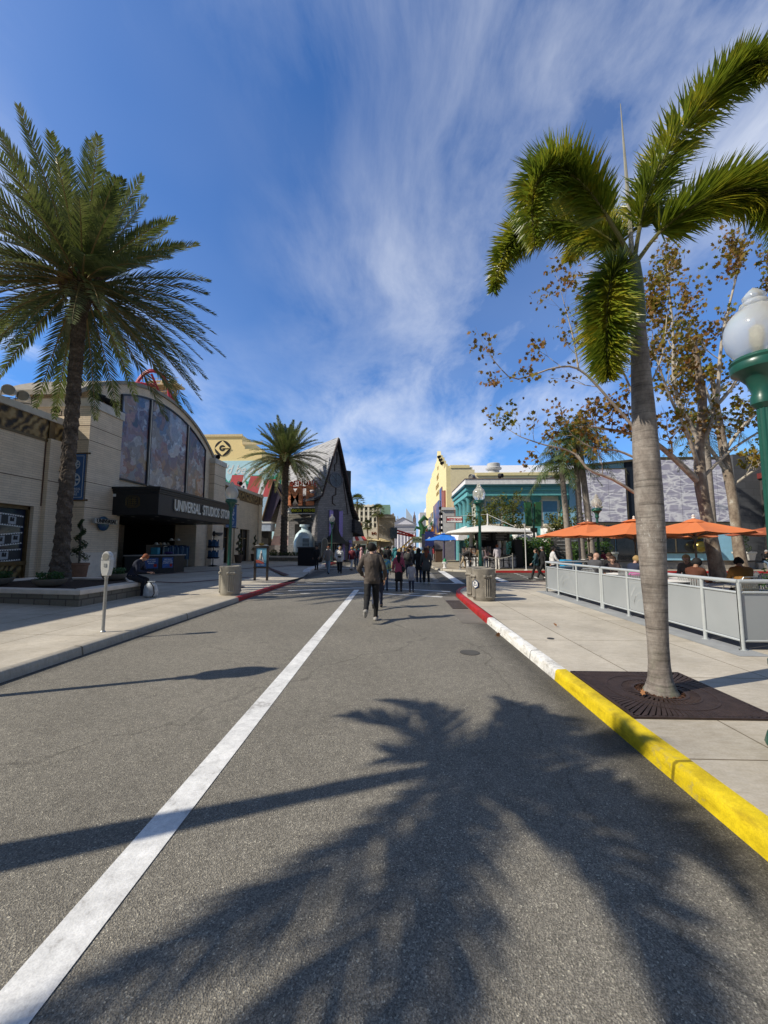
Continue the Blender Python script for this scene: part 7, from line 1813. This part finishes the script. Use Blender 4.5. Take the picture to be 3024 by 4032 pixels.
    dz=.0
    parts['top']=region(topz,lambda i:.022 if coat else .015)
    parts['trousers']=region(lambda i: lab[i] in('hip','thigh','calf') and not(lab[i]=='hip' and zt(i)>1.0),.011)
    parts['shoes_l']=region(lambda i: lab[i]=='foot' and V[i].x<0,.008); parts['shoes_r']=region(lambda i: lab[i]=='foot' and V[i].x>=0,.008)
    Mi=Mh.inverted()
    def hairp(i):
        if lab[i]!='head': return False
        q=Mi@(V[i]-hc); return q.z>.135-(.0 if q.y>0 else .0) and True or (q.y<.012 and q.z>.005) 
    hv,hf=region(hairp,.014)
    hm=MB(); hm.add(hv,hf)
    if longhair:
        pts=[hd(0,-.06,.16)+off,hd(0,-.095,.06)+off,up(0,-.115,1.46)+off,up(0,-.135,1.36)+off,up(0,-.13,1.24)+off]
        hm.tube(pts,[.055,.08,.085,.075,.02],10)
    parts['hair']=(hm.v,hm.f)
    ex=MB()
    if skirt or coat:
        zb=.42 if skirt else .62; ex.lathe([(.185,zb+.0),(.172,zb+.12),(.15,.95),(.125,1.04)] if skirt else [(.21,zb),(.19,zb+.2),(.165,1.0),(.14,1.12)],(0,0,zo),20,1.,.82)
        parts['skirt']=(ex.v,ex.f)
    ac=MB()
    if hat=='cap':
        ac.v=[]; t=MB(); t.ball((0,-.008,.125),(.108,.118,.095),16,8); ac.add([hd(*p)+off for p in t.v if True],t.f); t=MB(); t.lathe([(.0,.14),(.085,.135),(.085,.125),(0,.13)],(0,.10,0),14,1,.9); ac.add([hd(*p)+off for p in t.v],t.f)
    if hat=='beanie': t=MB(); t.ball((0,-.012,.13),(.112,.122,.112),16,8); ac.add([hd(*p)+off for p in t.v],t.f)
    if hat=='bowl': 
        t=MB(); t.lathe([(.16,.11),(.162,.118),(.115,.135),(.112,.20),(.08,.235),(0,.245)],(0,-.01,0),20); ac.add([hd(*p)+off for p in t.v],t.f)
    if hood: t=MB(); t.ball((0,-.02,.10),(.125,.125,.145),16,10); ac.add([hd(*p)+off for p in t.v if True],t.f)
    if ac.v: parts['hat']=(ac.v,ac.f)
    if bag=='pack':
        t=MB(); o=off; t.ball((0,0,0),(.17,.10,.23),14,10,0); bg_=[up(p[0],p[1]-.20,p[2]+1.24)+o for p in t.v]; a_=MB(); a_.add(bg_,t.f)
        for s_ in (-1,1): a_.tube([up(s_*.10,-.14,1.42)+o,up(s_*.11,-.02,1.50)+o,up(s_*.12,.125,1.38)+o,up(s_*.13,.12,1.2)+o,up(s_*.14,-.1,1.1)+o],.02,6)
        parts['backpack']=(a_.v,a_.f)
    if bag=='side':
        a_=MB(); a_.tube([up(-.10,.0,1.50)+off,up(.0,-.16,1.32)+off,up(.17,-.14,1.05)+off],.014,6); t=MB(); t.ball((0,0,0),(.09,.15,.13),12,8); a_.add([up(p[0]+.20,p[1]-.03,p[2]+.95)+off for p in t.v],t.f); parts['shoulder_bag']=(a_.v,a_.f)
    if bag=='waist':
        t=MB(); t.ball((0,0,0),(.13,.055,.06),12,8); a_=MB(); a_.add([up(p[0],p[1]+.16,p[2]+1.08)+off for p in t.v],t.f); parts['waist_bag']=(a_.v,a_.f)
    out={}
    for k,pv in parts.items():
        if not pv[1]: continue
        m_=bpy.data.meshes.new(key+'_'+k); m_.from_pydata([tuple(p) for p in pv[0]],[],pv[1]); m_.polygons.foreach_set('use_smooth',[True]*len(m_.polygons))
        n_=3 if k=='body' else 1
        for _ in range(n_): m_.materials.append(None)
        if n_>1: m_.polygons.foreach_set('material_index',pv[2])
        out[k]=m_
    return out
_mats={}
def cloth(c,rough=.8):
    k=tuple(round(x,3) for x in c)
    if k not in _mats: _mats[k]=M('cloth_dyed',c,rough,.14,5,.25,45)
    return _mats[k]
skins=[M('skin_light',(.48,.29,.21),.5,.06),M('skin_tan',(.34,.19,.12),.5,.06),M('skin_brown',(.16,.085,.05),.5,.06)]
eye_m=M('eye_dark',(.03,.02,.02),.2,.05); lip_m=M('lip_red',(.25,.09,.08),.4,.05)
hairs=dict(black=(.012,.010,.009),brown=(.05,.028,.016),blonde=(.36,.24,.10),grey=(.30,.29,.28),red=(.22,.07,.03))
PNAME={'shoes_l':'shoe','shoes_r':'shoe','trousers':'trousers','top':'top','hair':'hair','body':'body','skirt':'skirt','hat':'hat','backpack':'backpack','shoulder_bag':'shoulder_bag','waist_bag':'waist_bag'}
def person(fig,x,y,z,face,h,label,top,trousers,hair='brown',skin=0,shoes=(.03,.03,.03),skirt=None,hat=(.1,.1,.1),bag=(.03,.03,.03),group=None,drop=()):
    """face: compass of the gaze in degrees, 0 = away along the street, 90 = towards +X"""
    s_=h/1.75; r=bpy.data.objects.new('person',None); COL.objects.link(r); r.empty_display_size=.3; r.location=(x,y,z); r.rotation_euler=(0,0,-R(face)); r.scale=(s_,s_,s_); base[r.name]=Vector((0,0,0)); tag(r,label,'person',group)
    cols={'top':top,'trousers':trousers,'hair':hairs[hair],'shoes_l':shoes,'shoes_r':shoes,'skirt':skirt or top,'hat':hat,'backpack':bag,'shoulder_bag':bag,'waist_bag':bag}
    for k,me in fig.items():
        if k in drop: continue
        o=bpy.data.objects.new(PNAME[k],me); COL.objects.link(o); o.parent=r; base[o.name]=Vector((0,0,0))
        if k=='body': ms=[skins[skin],eye_m,lip_m]
        else:
            c=cols[k]; ms=[c if isinstance(c,bpy.types.Material) else cloth(c)]
        for i,m_ in enumerate(ms): o.material_slots[i].link='OBJECT'; o.material_slots[i].material=m_
    return r
blk,den,khaki,whi,nav=(.016,.016,.017),(.10,.15,.22),(.36,.28,.18),(.66,.65,.63),(.022,.03,.06)
f_main=figure('main',lean=3,legs=((-22,38),(5,3)),arms=((-4,24,62),(-6,22,58)),vox=.013,hem=.80,coat=False)
f_walk=figure('walk',legs=((22,6),(-20,22)),arms=((-18,9,18),(20,9,22)))
f_walk2=figure('walk2',legs=((-20,24),(20,5)),arms=((16,9,25),(-18,9,15)),female=True,longhair=True)
f_stand=figure('stand',legs=((3,2),(-3,3)),arms=((6,8,30),(2,8,15)))
f_standf=figure('standf',legs=((3,2),(-2,3)),arms=((10,10,70),(4,9,20)),female=True,longhair=True)
f_coat=figure('coat',legs=((14,6),(-12,14)),arms=((10,12,30),(-6,12,20)),female=True,longhair=True,coat=True,hat='bowl')
f_hood=figure('hood',legs=((14,6),(-12,14)),arms=((10,12,30),(-6,12,20)),coat=True,hood=True,hem=.76)
f_skirt=figure('skirt',legs=((8,4),(-6,6)),arms=((8,16,18),(-4,12,20)),female=True,longhair=True,skirt=True,bag='side')
f_kid=figure('kid',legs=((10,4),(-8,10)),arms=((8,14,20),(-6,14,20)))
f_kidcap=figure('kidcap',legs=((6,4),(-5,6)),arms=((8,8,20),(4,10,20)),hat='cap',hem=.66)
f_pack=figure('pack',legs=((3,2),(-3,3)),arms=((25,10,75),(25,10,75)),hat='beanie',bag='pack')
f_packw=figure('packw',legs=((18,6),(-16,20)),arms=((14,10,60),(-14,10,20)),bag='pack')
f_bend=figure('bend',lean=68,head=-30,legs=((14,8),(-22,8)),arms=((62,6,20),(55,6,25)))
f_waist=figure('waist',legs=((16,5),(-14,18)),arms=((-10,8,20),(12,8,20)),female=True,longhair=True,bag='waist',hem=.74)
f_cap=figure('cap',legs=((24,6),(-22,24)),arms=((-16,8,20),(18,8,24)),hat='cap')
f_sit=figure('sit',lean=12,head=22,legs=((84,84),(80,78)),arms=((38,6,55),(38,6,60)),sit=.45)
f_sith=figure('sith',lean=14,head=26,legs=((84,84),(80,78)),arms=((38,6,60),(38,6,60)),sit=.45,hat='beanie',female=True)
f_sitl=figure('sitl',lean=8,head=5,legs=((84,84),(80,80)),arms=((34,6,50),(34,6,60)),sit=.45,female=True,longhair=True)
f_phone=figure('phone',lean=26,head=38,legs=((76,88),(68,70)),arms=((40,4,62),(36,4,70)),sit=.50)
def tiedye():
    t=NT('tie_dye_cloth'); n=t.noise(3.2,3,.6,None,1.); return t.done(t.ramp(n,[(.3,(.02,.16,.38)),(.45,(.10,.40,.60)),(.55,(.45,.55,.22)),(.68,(.55,.50,.12))]),.8)
jacket=M('brown_grey_jacket',(.075,.060,.050),.72,.25,3.5,.8,14)
person(f_main,-.62,9.1,0,0,1.765,'man in a dark brown grey jacket and black trousers walking away along the white line',jacket,(.013,.013,.014),'black',0,(.35,.34,.32))
person(f_walk2,-.58,10.9,0,0,1.55,'woman in dark clothes mostly hidden in front of the man in the brown jacket',blk,nav,'black',1)
person(f_kid,-.52,15.4,0,0,1.40,'child in a blue and yellow tie dye shirt holding hands on the crosswalk',tiedye(),(.06,.085,.13),'black',1)
person(f_skirt,.02,15.1,0,0,1.50,'woman in a pink top with a black wrap and shoulder bag on the crosswalk',(.36,.07,.12),(.035,.03,.03),'black',1,skirt=blk)
person(f_kidcap,.50,14.9,0,0,1.09,'small child in a pale grey shirt and dark cap on the crosswalk',(.36,.37,.42),nav,'black',1,hat=nav)
person(f_hood,1.0,19.0,0,5,1.62,'person in a black hooded coat walking away beside the woman in the hat',blk,nav,'black',0,hat=blk)
person(f_coat,1.28,17.9,0,0,1.64,'woman in a brown bowl hat and long grey cardigan walking away on the crosswalk',(.085,.085,.08),blk,'red',0,(.55,.56,.45),hat=(.09,.045,.03))
person(f_walk2,1.35,20.6,0,-4,1.55,'blonde woman in red seen just past the woman in the bowl hat',(.40,.05,.05),den,'blonde',0)
person(f_packw,.55,21.0,0,4,1.62,'person with a dark backpack and grey hood beside the black hooded coat',(.07,.07,.07),nav,'brown',0,bag=(.05,.05,.045))
person(f_stand,.75,24.5,0,0,1.80,'tall man in a charcoal jacket standing beyond the crosswalk',(.06,.06,.062),(.05,.05,.055),'brown',0)
person(f_standf,.1,23.0,0,10,1.58,'woman in a dusty pink jacket in the group past the crosswalk',(.50,.25,.25),nav,'blonde',0)
person(f_walk,-.75,27.5,0,0,1.80,'man all in black with dark jeans walking away ahead of the pink jacket',blk,(.03,.045,.08),'black',1)
person(f_walk,-4.47,24.6,0,182,1.77,'man in a grey and black sweater and light jeans walking towards us at the left',(.22,.20,.19),(.20,.27,.34),'red',0)
person(f_waist,-3.82,25.3,0,178,1.72,'woman in a white hoodie with a black waist bag walking towards us',whi,blk,'blonde',0)
person(f_stand,-5.9,27.8,.05,190,1.72,'person in black half behind the man in light jeans at the white kerb',blk,blk,'black',1)
person(f_standf,-6.6,36.5,.13,150,1.62,'person in a white top with a bright red bag near the stone house door',whi,blk,'red',0)
person(f_stand,-8.4,39.2,.15,110,1.72,'dark silhouetted man pushing a pushchair past the shiny capsule',blk,blk,'black',1)
person(f_walk,-1.9,43,0,95,1.78,'man in a bright white jacket and black trousers crossing the far street',whi,blk,'black',1)
person(f_walk,-3.5,44,0,170,1.74,'man in a red shirt walking towards us in the far crowd, hands raised',(.30,.02,.025),nav,'black',1)
# kiosk and far corner
person(f_bend,4.9,29.2,.13,75,1.78,'man in a black jacket and tan trousers bending over the kiosk counter',blk,khaki,'brown',0,(.05,.04,.03))
person(f_pack,5.15,24.4,0,0,1.72,'person in a cream beanie and olive jacket with a grey backpack behind the bin',(.16,.12,.06),blk,'brown',0,hat=(.62,.56,.42),bag=(.28,.28,.27))
person(f_stand,7.15,28.2,.13,-5,1.72,'red haired customer in a patterned white top and white trousers at the kiosk',(.50,.47,.50),(.62,.60,.56),'red',0,whi)
person(f_standf,6.35,28.3,.13,-10,1.55,'customer in a dark patterned top at the kiosk beside the lamp post',(.20,.14,.15),nav,'black',1)
person(f_standf,7.9,31.9,.13,185,1.6,'kiosk worker with dark hair serving behind the film strip counter',(.30,.10,.08),blk,'brown',0)
person(f_stand,3.95,43.0,.13,100,1.72,'person in a maroon top standing by the blue parasol',(.25,.03,.04),(.30,.28,.26),'black',1)
# crossing at the right
person(f_walk2,7.15,20.4,0,-78,1.62,'woman in a dark teal jacket and black leggings striding across the side street',(.018,.055,.065),blk,'brown',0)
person(f_cap,7.72,21.0,0,-80,1.76,'man in a grey cap and black clothes just behind the teal jacketed woman',blk,blk,'brown',0,whi,hat=(.22,.23,.25))
person(f_walk,7.95,20.2,0,100,1.72,'man in a white hooded top by the far end of the railing',whi,(.03,.03,.035),'black',0,whi)
# seated on the terrace
person(f_sit,7.35,15.1,.13,200,1.72,'seated person in black with a dark cap farthest along the terrace railing',blk,nav,'black',0)
person(f_sit,6.35,12.9,.13,60,1.78,'bald man in a grey shirt seated with his back to the railing',(.075,.075,.08),blk,'grey',0,drop=('hair',))
person(f_sit,7.5,14.0,.13,215,1.76,'man in black seated across from the bald man on the terrace',blk,nav,'brown',0)
person(f_sitl,7.1,13.1,.13,215,1.62,'seated woman with brown hair eating beside the bald man',(.05,.035,.035),nav,'brown',0)
person(f_sit,7.0,11.9,.13,75,1.68,'seated person in a navy jacket with fair hair near the middle of the railing',nav,blk,'blonde',0)
person(f_sith,6.4,10.35,.13,70,1.70,'seated woman in a tan beanie and black coat just left of the palm trunk',blk,blk,'brown',0,hat=(.22,.17,.12))
person(f_sitl,8.7,12.0,.13,230,1.70,'woman with a pile of blonde hair seated beyond the white table, right of the palm',(.14,.11,.08),blk,'blonde',0)
person(f_sith,7.3,9.9,.13,60,1.66,'person in a black beanie and rust coat seated at the white table',(.09,.03,.015),blk,'black',1,hat=blk)
person(f_sit,8.45,9.85,.13,20,1.68,'person in a mustard and brown coat hunched in a metal chair',(.27,.13,.03),blk,'black',1)
person(f_sit,14.6,27.9,.13,250,1.70,'person in maroon seated at the white stone table before the blue building',(.18,.015,.03),blk,'black',1)
person(f_sit,13.9,28.6,.13,200,1.70,'person in black seated at the white stone table before the blue building',blk,blk,'black',1)
person(f_sit,26.4,28.9,.13,190,1.75,'man in sunglasses and a black jacket seated on the low wall at the right',blk,den,'grey',0)
st=empty('stone_bench',(26.4,29.2,.13),'pale stone block bench under the man in sunglasses','seat'); MB().box(25.8,27.0,28.75,29.15,.13,.58).build('block',M('seat_stone',(.4,.37,.33),.8),st,bev=.02)
for x,y,lab in ((14.6,27.95,'small white stone stool under the maroon seated person'),(13.9,28.65,'small white stone stool under the black clad seated person at the stone table')):
    r=empty('stone_stool',(x,y,.13),lab,'stool'); MB().lathe([(.2,0),(.16,.2),(.22,.42),(.22,.45),(0,.45)],(x,y,.13),16).build('stool_body',mt['white'],r,smooth=True)
for i,(x,y,a) in enumerate(((7.35,15.1,200),(6.35,12.9,60),(7.5,14.0,215),(7.1,13.1,215),(7.0,11.9,75),(6.4,10.35,70),(8.7,12.0,230),(7.3,9.9,60))):
    cafe_chair(x,y,-R(a),('chair under the person in black at the far end of the terrace','chair under the bald man in the grey shirt','chair under the man in black across from the bald man','chair under the brown haired woman eating','chair under the person in the navy jacket','chair under the woman in the tan beanie','chair under the woman with piled blonde hair','chair under the person in the rust coat')[i])
# person resting on the planter, with a bag and a phone
person(f_phone,-8.42,12.0,.19,78,1.72,'person in a navy jacket sitting on the planter edge looking down at a phone',(.012,.016,.035),(.012,.013,.018),'red',0,(.08,.12,.22))
tag(MB().obox((-7.78,12.22,.98),.15,.075,.012,rz=.3,rx=.5).build('smartphone',mt['black2']),'black phone held by the person sitting on the planter','phone')
bk=empty('backpack',(-7.62,11.75,.17),'grey white drawstring backpack standing by the seated person','bag')
m_=MB(); m_.lathe([(.14,0),(.21,.05),(.22,.2),(.17,.36),(.09,.44),(.11,.48),(0,.49)],(-7.62,11.75,.17),16,1,.8); rnd.seed(4); m_.v=[(a+rnd.uniform(-.014,.014),b+rnd.uniform(-.014,.014),c) for a,b,c in m_.v]; m_.build('bag_body',M('bag_silver_cloth',(.42,.45,.47),.6,.35,9,.5,18),bk,smooth=True)
m_=MB(); m_.tube([(-7.55,11.6,.64),(-7.42,11.56,.5),(-7.4,11.58,.3),(-7.47,11.6,.2)],.016,6); m_.build('strap',blk and mt['black2'],bk)
pc=empty('pushchair',(-7.6,38.9,.15),'dark pushchair in front of the silhouetted man','pushchair'); m_=MB(); m_.prism([(-7.9,38.6,.45),(-7.2,38.6,.45),(-7.1,38.6,1.0),(-7.5,38.6,1.15)],(0,.5,0)); m_.build('seat_shell',mt['black2'],pc)
for x in (-7.85,-7.15):
    for y in (38.55,39.15): MB().disc((x,y,.3),.14,(0,-1,0),14,t=.05).build('wheel',mt['black2'],pc)
m_=MB(); m_.bar((-7.9,38.85,.5),(-8.25,38.85,1.1),.02); m_.build('handle',mt['steel'],pc)
tag(MB().ball((6.6,10.9,.95),(.26,.14,.12),14,8,.12).build('jacket_bundle',M('pink_magenta_cloth',(.55,.08,.32),.75,.3,5),smooth=True),'bundle of pink and magenta clothing draped by the railing next to the palm trunk','jacket')
# the crowd far down the street: every walker is one figure of his own
tops=[('black',(.05,.05,.055)),('white',whi),('red',(.32,.03,.03)),('navy blue',nav),('grey',(.2,.2,.2)),('pale pink',(.5,.3,.3)),('mustard',(.38,.24,.05)),('teal',(.03,.16,.18)),('tan',(.3,.22,.14)),('dark green',(.03,.08,.04)),('maroon',(.14,.02,.03)),('light blue',(.25,.38,.5))]
bots=[('black trousers',blk),('blue jeans',(.07,.11,.18)),('tan trousers',khaki),('grey trousers',(.13,.13,.13)),('white trousers',whi)]
hrs=['black','brown','blonde','grey']
figs=[('walking',f_walk),('striding',f_walk2),('standing',f_stand),('waiting',f_standf),('strolling',f_cap),('hooded',f_hood)]
combos=[(a,b) for b in range(5) for a in range(12)]
rnd.seed(17); rnd.shuffle(combos)
k=0; placed=[]
for i in range(86):
    for _ in range(60):
        y=rnd.uniform(38,85) if i<34 else rnd.uniform(25,46); x=rnd.uniform(-5.2,2.5) if i<62 else rnd.uniform(-2.6,2.4)
        if all((x-a)**2+(y-b)**2>.8 for a,b in placed): break
    placed.append((x,y)); a,b=combos[k%60]; k+=1; tn,tc=tops[a]; bn,bc=bots[b]; fn,ff=figs[i%6]
    where=('near the far crosswalk' if y<46 else 'middle of the far street' if y<68 else 'deep in the far crowd')
    person(ff,x,y,0,rnd.choice([0,5,-8,175,183,20,-60,80]),rnd.uniform(1.56,1.84),f'{hrs[i%4]} haired {fn} figure in {tn} top, {bn}, {where}',tc,bc,hrs[i%4],i%3,group='people in the far crowd',hat=tc,drop=('shoes_l','shoes_r') if y>60 else ())
